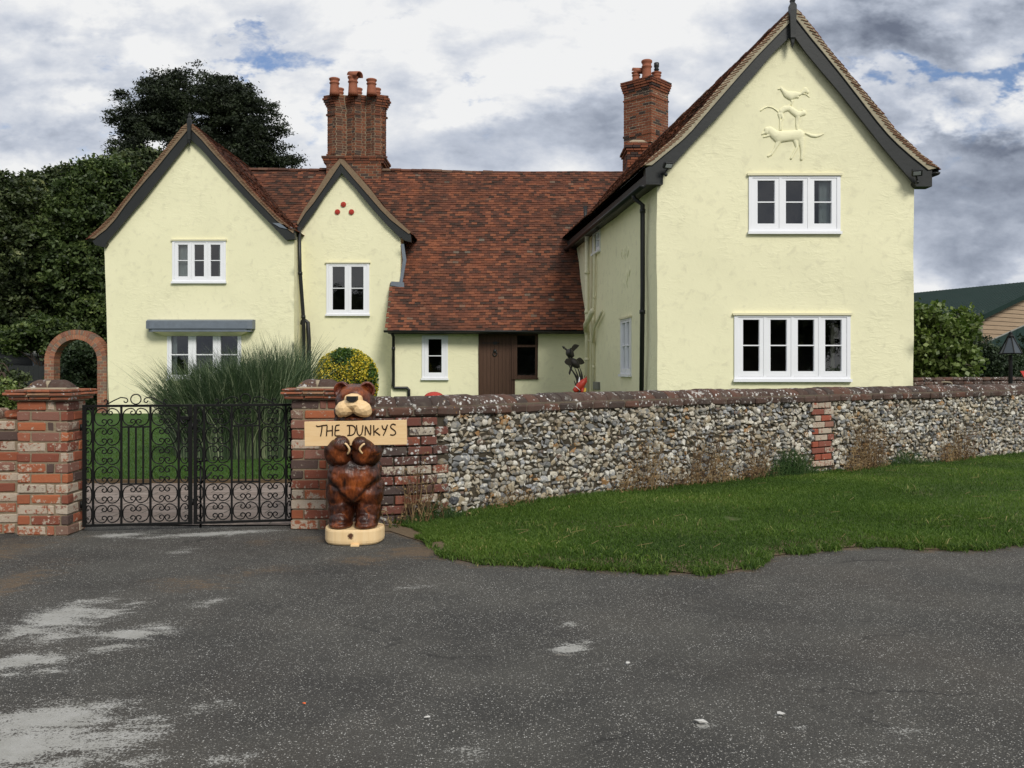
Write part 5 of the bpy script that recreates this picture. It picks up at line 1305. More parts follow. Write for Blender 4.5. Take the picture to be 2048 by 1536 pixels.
# wall behind, right of the house
bw_ = thing('garden_wall', 'farther flint wall with dark brick coping, seen over the front wall right of the house', 'wall', (10.5, 18.6, 0))
A0 = P(1826, 760, 17.6); A1 = P(2150, 760, 19.6); A1 = Vector((A1.x + 4, A1.y + .8, 0)); t = Vector((A1.x - A0.x, A1.y - A0.y, 0)).normalized(); n_v = Vector((t.y, -t.x, 0)); T = Matrix((t, -n_v, Vector((0, 0, 1)))).transposed(); L = (Vector((A1.x, A1.y, 0)) - Vector((A0.x, A0.y, 0))).length; B0 = Vector((A0.x, A0.y, 0))
mb = MB(); mb.box(B0 + t * L / 2 + Vector((0, 0, .56)) - n_v * .15, (L, .30, 1.14), T); mb.build('core', M['flint_mortar'], bw_)
Vs, Fs, o_ = [], [], 0; z = .75
while z < 1.13:
    s = 0
    while s < L:
        w_ = rr.uniform(.04, .09); pv, pf = protos[rr.randrange(40)]
        Tn = np.array(T) @ np.array(Matrix.Rotation(R(-35), 3, 'Y')) @ np.diag([w_ * .7, .045, .022]); c = B0 + t * s + Vector((0, 0, z + rr.uniform(-.01, .01)))
        Vs.append(pv @ Tn.T + np.array(c)); Fs.append(pf + o_); o_ += len(pv); s += w_
    z += .05
quads_mesh('flint_face', np.concatenate(Vs), np.zeros((0, 4), int), M['flint'], bw_, tris=np.concatenate(Fs))
mb = MB(); s = 0
while s < L:
    l_ = rr.uniform(.2, .26); mb.cbox(B0 + t * (s + l_ / 2) + Vector((0, 0, 1.165)) - n_v * .15, (l_ - .01, .40, .08), .02, T, .006); mb.cbox(B0 + t * (s + l_ / 2 + .07) + Vector((0, 0, 1.24)) - n_v * .15, (l_ - .01, .30, .10), .04, T, .008); s += l_
mb.build('coping', M['coping'], bw_)
mb = MB(); mb.smooth = True; a = P(1885, 768, 17.9) + Vector((0, -.12, 0)); mb.tube(crv([a + Vector((-.12, 0, -.25)), a + Vector((-.13, 0, -.02)), a + Vector((-.09, 0, .035)), a + Vector((.09, 0, .035)), a + Vector((.13, 0, -.02)), a + Vector((.12, 0, -.25))], 20), .014, 8); tag(recenter(mb.build('hoop', M['mortar'])), 'small tan hoop standing against the farther flint wall', 'hoop')

# ---------------------------------------------------------------- wrought-iron gates
def spiral(c, r, a0, turns, sgn, n=16):
    return [(c[0] + r * (1 - .72 * i / n) * math.cos(a0 + sgn * 2 * math.pi * turns * i / n), c[1] + r * (1 - .72 * i / n) * math.sin(a0 + sgn * 2 * math.pi * turns * i / n)) for i in range(n + 1)]
def c_scroll(x_in, x_out, z0, z1):
    """a C hugging x_out, its ends curling in at x_in near the top and the foot"""
    s_ = 1 if x_out > x_in else -1; w_ = abs(x_out - x_in); h = z1 - z0; zc = (z0 + z1) / 2
    rs = w_ * .235; ct = (x_in + s_ * rs * 1.02, z1 - h * .255); out = []
    # spiral (inside to outside), then the back of the C, then mirrored
    sp = []
    N = 18
    for i in range(N + 1):
        f = i / N; a = -math.pi * 1.35 + (math.pi * 1.35 + math.pi * 1.05) * f   # runs round to the crown
        r_ = rs * (.30 + .72 * f); sp.append((ct[0] + s_ * -math.cos(a) * r_ * (1) * (1), ct[1] + math.sin(a) * r_))
    big = []
    rx = w_ * .97; rx0 = x_in + s_ * w_ * .03
    for i in range(21):
        a = math.pi * .5 - math.pi * i / 20 * .5; big.append((x_in + s_ * (w_ * .36 + w_ * .61 * math.cos(a)), zc + h * .46 * math.sin(a) ** .85 if math.sin(a) > 0 else zc))
    top = [(ct[0] + s_ * rs * .9, ct[1] - rs * .15)]
    # inner curl: starts in the middle of the eye, opens round over the top into the back
    curl = []
    for i in range(15):
        f = i / 14; a = math.pi * (-1.15) + math.pi * 2.15 * 0 + f * math.pi * 1.65
        r_ = rs * (.35 + .65 * f); a_ = math.pi * .15 - (1 - f) * 0
        th = math.pi * 1.55 * (1 - f) + math.pi            # ends at pi: the side next to the middle line
        curl.append((ct[0] + s_ * math.cos(th) * r_, ct[1] + math.sin(th) * r_ * (1)))
    # curl ends on the middle line; rise over to the crown of the C
    up = [(x_in + s_ * w_ * .06, z1 - h * .15), (x_in + s_ * w_ * .18, z1 - h * .065), (x_in + s_ * w_ * .36, z1 - h * .03)]
    half = curl + up + big[1:]
    full = half + [(x, 2 * zc - z) for x, z in half[::-1][1:]]
    return full
def gate_leaf(name, label, A, B, xs_full, mirror):
    """A hinge side, B meeting side (ground points); bars at fractions"""
    A = Vector(A); B = Vector(B); e = (B - A); L = e.length; e.normalize()
    o = thing(name, label, 'gate', (A.x, A.y, 0), 'pair of black wrought-iron gates')
    z0, z1 = .045, 1.155
    def W_(x, z, off=0): p = A + e * x; return Vector((p.x + e.y * off, p.y - e.x * off, z))
    T = Matrix((e, Vector((-e.y, e.x, 0)), Vector((0, 0, 1)))).transposed()
    def bar(mb, x0, x1, za, zb, th=.012): mb.box(W_((x0 + x1) / 2, (za + zb) / 2), (x1 - x0, th, zb - za), T)
    mb = MB(); bar(mb, 0, .03, z0, z1, .03); bar(mb, L - .035, L, z0, z1 + .0, .03); bar(mb, .03, L - .035, z1 - .022, z1, .028); bar(mb, .03, L - .035, z0, z0 + .022, .028); mb.build('frame', M['iron'], o)
    bars = [x * L for x in xs_full]
    for x in bars: mb = MB(); bar(mb, x - .009, x + .009, z0 + .0225, z1 - .0225, .016); mb.build('bar', M['iron'], o)
    # six rows of scrolls
    rh = (z1 - z0 - .05) / 6; cols = [(None, bars[0])] + list(zip(bars, bars[1:])) + [(bars[-1], None)]
    mb = MB()
    def scroll(xa, xb, r):
        za = z0 + .025 + rh * r; pts = c_scroll(xa, xb, za + .003, za + rh - .003)
        mb.tube([W_(x, z) for x, z in pts], .0058, 5, up=(e.y, -e.x, 0))
    mid = 2
    for ci, (a, b) in enumerate(cols):
        for r in range(6):
            if ci == mid and r in (2, 3, 4): continue
            if a is None: scroll(.030, b - .010, r)
            elif b is None: scroll(L - .037, a + .010, r)
            else:
                c = (a + b) / 2; scroll(c - .002, a + .010, r); scroll(c + .002, b - .010, r)
    mb.build('scrollwork', M['iron'], o)
    a, b = cols[mid]; za = z0 + .025 + rh * 2; zb = za + rh * 3; mb = MB()
    bar(mb, a + .0095, b - .0095, za - .004, za + .010); bar(mb, a + .0095, b - .0095, zb - .010, zb + .004)
    for k in (1, 2, 3): x = a + (b - a) * (k / 4); bar(mb, x - .0075, x + .0075, za + .0105, zb - .0105, .014)
    mb.build('centre_panel', M['iron'], o)
    c = (a + b) / 2; mb = MB(); h = z1 + .001
    mb.tube([W_(c + .045 * math.cos(t_), h + .048 + .045 * math.sin(t_)) for t_ in [i * math.pi / 12 for i in range(25)]], .0058, 5, up=(e.y, -e.x, 0), cap=False)
    for s_ in (-1, 1):
        sp = spiral((c + s_ * .105, h + .036), .030, math.pi * (0 if s_ < 0 else 1), .9, s_ * -1 if False else (-1 if s_ < 0 else 1), 14)
        arm = [(c + s_ * .075, h + .036)] if False else []
        curl1 = [(c + s_ * (.092 + .026 * math.cos(t_) * (.4 + .6 * (1 - i / 14))), h + .034 + .026 * math.sin(t_) * (.4 + .6 * (1 - i / 14))) for i, t_ in [(i, math.pi * .5 + math.pi * 1.5 * i / 14) for i in range(15)]]
        link = [(c + s_ * .245, h + .006), (c + s_ * .19, h + .038), (c + s_ * .13, h + .066)]
        curl2 = [(c + s_ * (.262 + .024 * math.cos(t_) * (.35 + .65 * (i / 14))), h + .030 + .026 * math.sin(t_) * (.35 + .65 * (i / 14))) for i, t_ in [(i, math.pi * .0 + -math.pi * 1.6 * (1 - i / 14) + math.pi * 1.5) for i in range(15)]]
        mb.tube([W_(x, z) for x, z in curl2 + link + curl1], .0055, 5, up=(e.y, -e.x, 0))
    mb.build('crest', M['iron'], o)
    for z in (.25, .95):
        mb = MB(); mb.smooth = True; mb.tube([W_(-.012, z - .03), W_(-.012, z + .03)], .014, 8); mb.build('hinge', M['iron'], o)
    return o, W_, L
gA = G(163, 1062); gB = G(386, 1056); gC = G(387, 1056); gD = G(585, 1049)
hA = Vector((-3.905, 8.05, 0)); hM = Vector((-2.98, 8.21, 0)); hD = Vector((-2.055, 8.36, 0))
hM = G(385, 1062, .0); hM = Vector((P(386, 0, 8.2).x, 8.2, 0))
d_ = (hM - hA).normalized()
xsl = [(P(x, 0, 8.1).x - hA.x) / (hM.x - hA.x) for x in (190, 243, 298, 352)]
g1_, W1, L1 = gate_leaf('iron_gate', 'left leaf of the black scrolled iron gates, hung on the left brick pier', hA, hM - d_ * .006, xsl, False)
xsr = [(P(x, 0, 8.28).x - hM.x) / (hD.x - hM.x) for x in (412, 464, 517, 568)]
g2_, W2, L2 = gate_leaf('iron_gate', 'right leaf of the black scrolled iron gates, with the drop bolt, beside the bear', hM + d_ * .006, hD, xsr, True)
mb = MB(); mb.smooth = True; mb.tube([W2(.055, .62, -.035), W2(.055, .005, -.035)], .010, 8); mb.tube([W2(.03, .62, -.03), W2(.13, .63, -.03)], .009, 6); mb.tube([W2(.045, .40, -.03), W2(.155, .52, -.03)], .009, 6); mb.build('drop_bolt', M['iron'], g2_)
mb = MB(); mb.box(W1(L1 - .06, 1.03, .02), (.09, .03, .03)); mb.smooth = True; mb.tube([W1(L1 - .10, 1.02, .03), W1(L1 - .08, .98, .035), W1(L1 - .05, 1.0, .03)], .011, 6); mb.build('latch', M['iron'], g1_)

# ---------------------------------------------------------------- the carved bear
BX, BY = -1.352, 7.64
bear = thing('carved_bear', 'carved wooden bear stained dark brown, standing on a pale log slice beside the gates', 'bear carving', (BX, BY, 0))
BS = 7.5 / F
def bz(py, D=7.5): return EYE + (HY - py) / F * D
mb = MB(); mb.smooth = True; E = lambda x, y, z, rx, ry, rz, M_=None: mb.sphere((BX + x, BY + y, z), (rx, ry, rz), M_, 24, 16)
for s_ in (-1, 1):
    E(s_ * .126, -.02, .42, .122, .155, .165); E(s_ * .116, -.02, .29, .112, .145, .20); E(s_ * .112, -.055, .20, .100, .150, .080); E(s_ * .110, -.070, .158, .100, .160, .048); E(s_ * .15, -.01, .47, .10, .14, .11)
E(0, -.05, .575, .232, .185, .185); E(0, -.06, .47, .165, .165, .145); E(0, 0, .62, .235, .17, .15); E(0, 0, .80, .215, .16, .20); E(0, 0, .93, .20, .15, .16)
E(0, -.01, 1.04, .175, .15, .15)
for s_ in (-1, 1):
    E(s_ * .175, -.05, .86, .085, .12, .17); E(s_ * .150, -.12, .775, .10, .11, .115); E(s_ * .10, -.192, .788, .092, .070, .112, Matrix.Rotation(s_ * .35, 3, 'Y')); E(s_ * .078, -.215, .850, .070, .070, .072)
E(0, -.01, 1.20, .170, .155, .158); E(0, -.05, 1.26, .13, .13, .085); E(0, -.02, 1.12, .178, .15, .12)
tmp = mb.build('bear_tmp', M['stained'])
md = tmp.modifiers.new('r', 'REMESH'); md.mode = 'VOXEL'; md.voxel_size = .0075; md = tmp.modifiers.new('s', 'SMOOTH'); md.iterations = 3
body_me = bpy.data.meshes.new_from_object(tmp.evaluated_get(bpy.context.evaluated_depsgraph_get())); bpy.data.objects.remove(tmp)
co = []; nrm_ = [v.normal.copy() for v in body_me.vertices]
for v, n_ in zip(body_me.vertices, nrm_):
    p = v.co.copy()
    f = noise.noise(p * 9) * .008 + noise.noise(p * 22 + Vector((3, 0, 0))) * .0035
    if p.z < .128: p.z = .128 + (p.z - .128) * .1
    v.co = p + n_ * f - Vector((BX, BY, 0)); co.append(p)
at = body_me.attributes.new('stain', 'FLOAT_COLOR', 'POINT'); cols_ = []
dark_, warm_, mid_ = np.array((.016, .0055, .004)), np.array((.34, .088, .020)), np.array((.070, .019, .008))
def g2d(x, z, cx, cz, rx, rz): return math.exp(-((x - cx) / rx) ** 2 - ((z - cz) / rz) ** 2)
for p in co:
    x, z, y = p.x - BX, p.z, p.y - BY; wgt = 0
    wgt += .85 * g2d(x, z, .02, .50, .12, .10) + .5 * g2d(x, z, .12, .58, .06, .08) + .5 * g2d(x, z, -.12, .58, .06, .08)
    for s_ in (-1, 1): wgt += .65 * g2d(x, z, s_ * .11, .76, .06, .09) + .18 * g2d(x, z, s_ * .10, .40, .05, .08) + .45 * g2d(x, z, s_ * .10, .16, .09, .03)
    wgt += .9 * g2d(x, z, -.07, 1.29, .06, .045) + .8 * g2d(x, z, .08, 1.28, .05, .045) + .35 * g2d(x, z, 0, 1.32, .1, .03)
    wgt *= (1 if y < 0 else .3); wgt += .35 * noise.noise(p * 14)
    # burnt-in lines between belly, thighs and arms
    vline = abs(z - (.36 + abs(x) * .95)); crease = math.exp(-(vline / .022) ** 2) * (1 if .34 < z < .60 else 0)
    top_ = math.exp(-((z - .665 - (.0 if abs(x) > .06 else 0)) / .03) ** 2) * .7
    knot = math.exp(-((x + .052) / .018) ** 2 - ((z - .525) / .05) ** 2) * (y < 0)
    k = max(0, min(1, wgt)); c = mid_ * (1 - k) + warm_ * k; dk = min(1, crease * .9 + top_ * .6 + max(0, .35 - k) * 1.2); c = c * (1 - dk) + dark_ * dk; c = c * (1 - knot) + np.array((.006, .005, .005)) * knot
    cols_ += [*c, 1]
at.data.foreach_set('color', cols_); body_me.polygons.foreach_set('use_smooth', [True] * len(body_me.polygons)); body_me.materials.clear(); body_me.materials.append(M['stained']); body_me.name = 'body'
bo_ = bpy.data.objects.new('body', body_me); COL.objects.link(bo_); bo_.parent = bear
def flat_stain(o, c):
    a = o.data.attributes.new('stain', 'FLOAT_COLOR', 'POINT'); a.data.foreach_set('color', [x for v in o.data.vertices for x in (*[q * (1 + .5 * noise.noise(v.co * 18)) for q in c], 1)])
for s_, px in ((-1, 684), (1, 734)):
    c = P(px, 780, 7.62); mb = MB(); mb.smooth = True; n = 26; T = Matrix.Rotation(s_ * .18, 3, 'Z'); vs = []
    prof = [(.040, .0, .012), (.050, -.018, .0), (.062, -.034, 0), (.072, -.022, 0), (.074, .005, 0), (.060, .030, 0), (.02, .036, 0)]
    for r_, y_, q in [(.002, .004, 0)] + prof + [(.002, .038, 0)]:
        for k in range(n): a = 2 * math.pi * k / n; vs.append(c + T @ Vector((r_ * math.cos(a) * .96, y_, r_ * math.sin(a))))
    m_ = len(prof) + 2; mb.add(vs, [(i * n + k, i * n + (k + 1) % n, (i + 1) * n + (k + 1) % n, (i + 1) * n + k) for i in range(m_ - 1) for k in range(n)])
    o = mb.build('ear', M['stained'], bear, fix=True); flat_stain(o, (.15, .032, .014))
# muzzle: two pale lobes, blunt and faceted, drooping at the sides
mb = MB(); mb.smooth = True
for s_ in (-1, 1):
    mb.sphere((BX + .012 + s_ * .070, BY - .165, bz(817)), (.084, .085, .070), Matrix.Rotation(s_ * .22, 3, 'Y'), 20, 14); mb.sphere((BX + .012 + s_ * .108, BY - .145, bz(822)), (.046, .08, .054), None, 16, 12)
mb.sphere((BX + .012, BY - .175, bz(808)), (.085, .08, .050), None, 20, 14); mb.sphere((BX + .012, BY - .165, bz(797)), (.080, .062, .046), None, 16, 10)
tmp = mb.build('muzzle_tmp', M['pale_wood']); md = tmp.modifiers.new('r', 'REMESH'); md.mode = 'VOXEL'; md.voxel_size = .006; md = tmp.modifiers.new('s', 'SMOOTH'); md.iterations = 4; md = tmp.modifiers.new('d', 'DECIMATE'); md.ratio = .02
me = bpy.data.meshes.new_from_object(tmp.evaluated_get(bpy.context.evaluated_depsgraph_get())); bpy.data.objects.remove(tmp)
for v in me.vertices: v.co -= Vector((BX, BY, 0))
me.name = 'muzzle'; o = bpy.data.objects.new('muzzle', me); COL.objects.link(o); o.parent = bear; me.polygons.foreach_set('use_smooth', [False] * len(me.polygons))
cx_, cz_ = BX + .012, bz(797); mb = MB()
mb.add([(cx_ + x, BY + y, cz_ + z) for y, k in ((-.262, .92), (-.20, 1.05)) for x, z in [(-.046 * k, .022), (.046 * k, .022), (.048 * k, -.008), (.020 * k, -.024), (-.020 * k, -.024), (-.046 * k, -.008)]], [(0, 1, 2, 3, 4, 5), (11, 10, 9, 8, 7, 6)] + [(i, i + 6, (i + 1) % 6 + 6, (i + 1) % 6) for i in range(6)]); mb.build('nose', M['char'], bear, fix=True)
mb = MB(); mb.smooth = True; mb.sphere((cx_, BY - .135, bz(838)), (.085, .07, .022), None, 16, 10); o = mb.build('lower_jaw', M['stained'], bear); flat_stain(o, (.07, .018, .008))
# pale carved crescents on the paws
for pts in ([(496, 640), (512, 650), (530, 678), (530, 700), (512, 728)], [(652, 642), (632, 655), (612, 680), (615, 700), (632, 724)]):
    q = [P(560 + x / 3.84, 720 + y / 3.84, BY - .284) for x, y in pts]
    q = [Vector((p.x, p.y + .02 * ((p.z - .85) / .06) ** 2, p.z)) for p in q]
    mb = MB(); mb.smooth = True; mb.tube(crv(q, 16), [.004] + [.009] * (len(crv(q, 16)) - 2) + [.004], 6); mb.build('claw_mark', M['pale_wood'], bear)
# log slice
mb = MB(); n = 48; vs = []
def slab(k, z, f=0): return [(BX - .001 + math.copysign(abs(math.cos(a)) ** .75, math.cos(a)) * .250 * k * (1 + .02 * math.sin(5 * a)), BY - .03 + math.copysign(abs(math.sin(a)) ** .8, math.sin(a)) * .205 * k * (1 + .015 * math.sin(3 * a + 1)), z) for a in [2 * math.pi * i / n for i in range(n)]]
for k, z in ((.94, .006), (.985, .020), (1.0, .04), (1.0, .115), (.985, .130), (.97, .134)): vs += slab(k, z)
mb.add(vs, [(i * n + k, i * n + (k + 1) % n, (i + 1) * n + (k + 1) % n, (i + 1) * n + k) for i in range(5) for k in range(n)] + [tuple(range(n))[::-1], tuple(range(5 * n, 6 * n))]); mb.build('base', M['base_wood'], bear)
mb = MB(); mb.cbox((P(711, 0, 7.42).x, 7.42, .009), (.070, .09, .018), .003); tag(recenter(mb.build('wooden_wedge', M['pale_wood'])), 'small pale wooden wedge pushed under the log slice below the bear', 'wedge')

# the name board in its paws
c4 = [P(560 + x / 3.84, 720 + y / 3.84, 7.445) for x, y in ((186, 475), (971, 461), (975, 648), (189, 664))]
ctr = sum(c4, Vector()) / 4; ang = math.atan2(c4[1].z - c4[0].z, c4[1].x - c4[0].x); T = Matrix.Rotation(-ang, 3, 'Y')
sb_ = thing('name_board', 'pale wooden board lettered THE DUNKYS, held up by the carved bear', 'sign', ctr)
mb = MB(); mb.cbox(ctr + Vector((0, .016, 0)), ((c4[1] - c4[0]).length, .032, (c4[0] - c4[3]).length), .002, T); mb.build('board', M['pale_wood'], sb_)
LET = [[(279, 503), (292, 511), (330, 503), (364, 500)], [(324, 506), (320, 545), (312, 585)], [(363, 506), (360, 545), (357, 584)], [(403, 502), (403, 542), (402, 583)], [(360, 546), (402, 541)],
       [(458, 499), (435, 502), (427, 512), (424, 545), (422, 572), (430, 582), (466, 582)], [(424, 543), (456, 538)],
       [(534, 507), (535, 545), (532, 578)], [(514, 504), (550, 502), (572, 512), (579, 535), (572, 562), (552, 577), (517, 579)],
       [(588, 500), (592, 545), (600, 572), (614, 578), (628, 565), (634, 535), (638, 500)], [(654, 579), (656, 545), (657, 506), (676, 545), (695, 577), (697, 540), (697, 499)],
       [(720, 500), (721, 540), (722, 579)], [(757, 523), (740, 538), (724, 552)], [(728, 549), (748, 562), (769, 578)],
       [(784, 502), (790, 522), (800, 533), (812, 528), (826, 496)], [(826, 496), (812, 540), (794, 579)], [(889, 500), (872, 492), (857, 497), (850, 510), (856, 524), (875, 537), (887, 552), (886, 568), (868, 577), (847, 573)]]
for st in LET:
    q = [P(560 + x / 3.84, 720 + y / 3.84, 7.445) for x, y in st]; q = [Vector((p.x, ctr.y - .0015, p.z)) for p in (crv(q, 14) if len(q) > 2 else q)]
    mb = MB(); mb.tube(q, .0055, 6); mb.build('letter_stroke', M['burnt'], sb_)
# ---------------------------------------------------------------- brick arch, shed, left side
arch = thing('brick_arch', 'round-topped brick garden arch joined to the left corner of the house', 'arch', (P(155, 0, 24.6).x, 24.6, .2))
DA = 24.6; mA = DA / F; ca = P(157, 0, DA).x; zc_ = EYE + (HY - 722) * mA; ro, ri = 62 * mA, 43 * mA
mb = MB(); rr = random.Random(3); k = 34
for ring_, (r0, r1) in enumerate(((ri, (ri + ro) / 2 - .004), ((ri + ro) / 2 + .004, ro))):
    kk = 30 if ring_ == 0 else 36
    for i in range(kk):
        a = math.pi * (i + .5) / kk; rm = (r0 + r1) / 2; c = Vector((ca + math.cos(a) * rm, DA, zc_ + math.sin(a) * rm))
        mb.box(c, (r1 - r0, .34 + rr.uniform(-.008, .008), math.pi * rm / kk - .010), Matrix.Rotation(-a, 3, 'Y'), .003)
for x0, x1 in ((ca - ro, ca - ri), (ca + ri, ca + ro)):
    brick_shell(mb, [(x0, DA - .17), (x1, DA - .17), (x1, DA + .17), (x0, DA + .17)], .1, zc_, seed=int(x0 * 7) % 9)
mb.build('brickwork', M['arch_brick'], arch)
mb = MB(); A_ = [(ca + math.cos(a) * (ro - .01), zc_ + math.sin(a) * (ro - .01)) for a in [math.pi * i / 30 for i in range(31)]]; B_ = [(ca + math.cos(a) * (ri + .01), zc_ + math.sin(a) * (ri + .01)) for a in [math.pi * i / 30 for i in range(31)]]
mb.strip(A_, B_, DA - .163, DA + .163)
for x0, x1 in ((ca - ro, ca - ri), (ca + ri, ca + ro)): mb.b2(x0 + .006, x1 - .006, DA - .165, DA + .165, .05, zc_)
mb.build('mortar', M['mortar'], arch, fix=True)
# dark fence beyond the arch
fe = thing('board_fence', 'dark boarded fence seen through the brick arch', 'fence', (-14.5, 27, .2)); x = -20.0
while x < -10.9:
    mb = MB(); mb.b2(x, x + .145, 27, 27.03, .15, 1.55 + rnd.uniform(-.02, .02)); mb.build('board', M['board'], fe); x += .15
mb = MB(); mb.b2(-20, -10.9, 27.04, 27.1, .5, .6); mb.b2(-20, -10.9, 27.04, 27.1, 1.2, 1.3); mb.build('rail', M['board'], fe)
sh = thing('garden_shed', 'small black shed with a felt roof among the trees behind the arch', 'shed', (P(60, 0, 29).x, 29.5, .2))
a = P(24, 775, 29); b = P(74, 712, 29); mb = MB(); mb.b2(a.x - 2, b.x - .1, 29, 31, .1, b.z)
for i in range(9): mb.b2(a.x - 2, b.x - .1, 28.975, 29.0, .2 + i * .2, .38 + i * .2)
mb.build('shed_wall', M['board'], sh)
mb = MB(); mb.prism([(a.x - 2.1, b.z + .45), (b.x + .12, b.z - .02), (b.x + .12, b.z + .05), (a.x - 2.1, b.z + .53)], 28.8, 31.2); mb.build('shed_roof', M['grey_metal'], sh, fix=True)
mb = MB(); mb.b2(b.x - .09, b.x - .03, 28.9, 28.97, .1, b.z); mb.build('corner_post', M['lead'], sh)

# ---------------------------------------------------------------- barns on the right
barn = thing('barn', 'timber-clad barn with a dark green sheet roof beyond the garden on the right', 'barn', (26, 46, .2))
C0 = Vector((21.15, 40, 0)); gv = Vector((11.4, 8.2, 0)); lv = Vector((-.366, .93, 0)) * 15; ze = EYE + 107 * 40 / F; za_ = 5.85
p = [C0, C0 + gv, C0 + gv + lv, C0 + lv]
mb = MB(); mid = C0 + gv / 2
mb.add([C0, C0 + gv, C0 + gv + Vector((0, 0, ze)), mid + Vector((0, 0, za_ - .05)), C0 + Vector((0, 0, ze))], [(0, 1, 2, 3, 4)])
mb.build('gable_wall', M['boards'], barn); mb = MB(); mb.add([C0 + lv, C0 + gv + lv, C0 + gv + lv + Vector((0, 0, ze)), mid + lv + Vector((0, 0, za_ - .05)), C0 + lv + Vector((0, 0, ze))], [(4, 3, 2, 1, 0)]); mb.build('gable_wall', M['boards'], barn)
mb = MB(); mb.add([C0, C0 + lv, C0 + lv + Vector((0, 0, ze)), C0 + Vector((0, 0, ze))], [(0, 1, 2, 3)]); mb.build('side_wall', M['board'], barn); mb = MB(); mb.add([C0 + gv, C0 + gv + lv, C0 + gv + lv + Vector((0, 0, ze)), C0 + gv + Vector((0, 0, ze))], [(0, 1, 2, 3)]); mb.build('side_wall', M['board'], barn)
gn_ = gv.normalized(); ln_ = lv.normalized(); mb = MB()
for s0, s1 in ((C0 - gn_ * .3, mid), (C0 + gv + gn_ * .3, mid)):
    a = s0 - ln_ * .35 + Vector((0, 0, ze - .08)); b = s1 - ln_ * .35 + Vector((0, 0, za_ + .02)); k = 70
    for i in range(k):                                   # box-profile sheets: a rib at every step
        u0 = lv * (1.045 * i / k); u1 = lv * (1.045 * (i + .94) / k); r0 = Vector((0, 0, .012)); w0 = lv * (1.045 * (i + .80) / k)
        mb.add([a + u0, b + u0, b + w0, a + w0], [(0, 1, 2, 3)]); mb.add([a + w0, b + w0, b + w0 + r0, a + w0 + r0, a + u1 + r0, b + u1 + r0, a + lv * (1.045 * (i + 1) / k), b + lv * (1.045 * (i + 1) / k)], [(0, 1, 2, 3), (3, 2, 5, 4), (4, 5, 7, 6)])
mb.build('roof', M['green_roof'], barn)
mb = MB(); a = C0 - gn_ * .3 - ln_ * .37 + Vector((0, 0, ze - .08)); b = mid - ln_ * .37 + Vector((0, 0, za_ + .02)); c = C0 + gv + gn_ * .3 - ln_ * .37 + Vector((0, 0, ze - .08))
for u, v in ((a, b), (b, c)): mb.add([u, v, v - Vector((0, 0, .22)), u - Vector((0, 0, .22)), u + ln_ * .04, v + ln_ * .04, v + ln_ * .04 - Vector((0, 0, .22)), u + ln_ * .04 - Vector((0, 0, .22))], [(0, 1, 2, 3), (4, 7, 6, 5), (0, 4, 5, 1), (3, 2, 6, 7)])
mb.build('bargeboard', M['green_roof'], barn)
mb = MB(); a = C0 - gn_ * .04 - ln_ * .04; mb.box(a + Vector((0, 0, ze / 2)), (.16, .16, ze), Matrix.Rotation(math.atan2(gn_.y, gn_.x), 3, 'Z')); mb.build('corner_board', M['pale_bark'], barn)
mb = MB(); a = C0 - gn_ * .38 + Vector((0, 0, ze - .14)); mb.tube([a, a + lv], .07, 8); mb.build('gutter', M['black'], barn)
b2_ = thing('outbuilding', 'lower green-roofed outbuilding in front of the timber barn', 'outbuilding', (25, 35, .2))
e1 = P(1957, 692, 34); e2 = P(2300, 696, 34); r1 = P(2262, 556, 39); mb = MB(); th = Vector((0, 0, .1)); up_ = (r1 - e1)
top = r1 + Vector((4, 0, 0)); q = [e1, e2 + Vector((4, 0, 0)), top + Vector((0, 0, 0)), r1]
mb.add(q + [p - th for p in q], [(0, 1, 2, 3), (7, 6, 5, 4), (0, 4, 5, 1), (0, 3, 7, 4)])
for i in range(30):
    a = e1.lerp(q[1], i / 30); f = min(1, (i + .2) / 18); mb.tube([a + Vector((0, 0, .012)), e1.lerp(r1, min(1, f)) + Vector((0, 0, .012)) if f < 1 else r1.lerp(top, (i - 18) / 12) + Vector((0, 0, .012))], .018, 4)
mb.build('roof', M['green_roof'], b2_)
mb = MB(); mb.tube([e1, r1], .035, 5); mb.build('verge_trim', M['grey_metal'], b2_)
mb = MB(); mb.add([(e1.x + .3, 34.4, 0), (e2.x + 4, 34.4, 0), (e2.x + 4, 34.4, e2.z - .1), (e1.x + .3, 34.4, e1.z - .08)], [(0, 1, 2, 3)]); mb.add([(e1.x + .3, 34.4, 0), (r1.x, 39, 0), (r1.x, 39, r1.z - .1), (e1.x + .3, 34.4, e1.z - .08)], [(0, 1, 2, 3)]); mb.build('wall', M['board'], b2_)

# lantern head standing above the far wall
la = P(2021, 707, 16.8); lan = thing('garden_lantern', 'black garden lantern with a tapering glazed top above the right-hand wall', 'lantern', (la.x, la.y, .1))
mb = MB(); r0 = .20; h0 = .31; mb.tube([(la.x, la.y, .1), (la.x, la.y, la.z - .02)], [.05, .035], 8); mb.build('post', M['iron'], lan)
mb = MB(); T = lambda r_, z: [(la.x + r_ * math.cos(R(20) + 2 * math.pi * k / 6), la.y + r_ * math.sin(R(20) + 2 * math.pi * k / 6), la.z + z) for k in range(6)]
mb.add(T(r0 * .97, 0) + T(.05, h0 * .97), [(k, (k + 1) % 6, 6 + (k + 1) % 6, 6 + k) for k in range(6)] + [tuple(range(6))[::-1]]); mb.build('glazing', M['lamp_glass'], lan)
mb = MB()
for a, b in zip(T(r0, 0), T(.055, h0)): mb.tube([a, b], .010, 5)
q = T(r0, 0); mb.tube(q + [q[0]], .011, 5); mb.smooth = True; mb.lathe([(.02, -.02), (.065, 0), (.06, .03), (.03, .05), (.045, .07), (.02, .10), (.004, .11)], (la.x, la.y, la.z + h0), 12); mb.build('frame', M['iron'], lan)
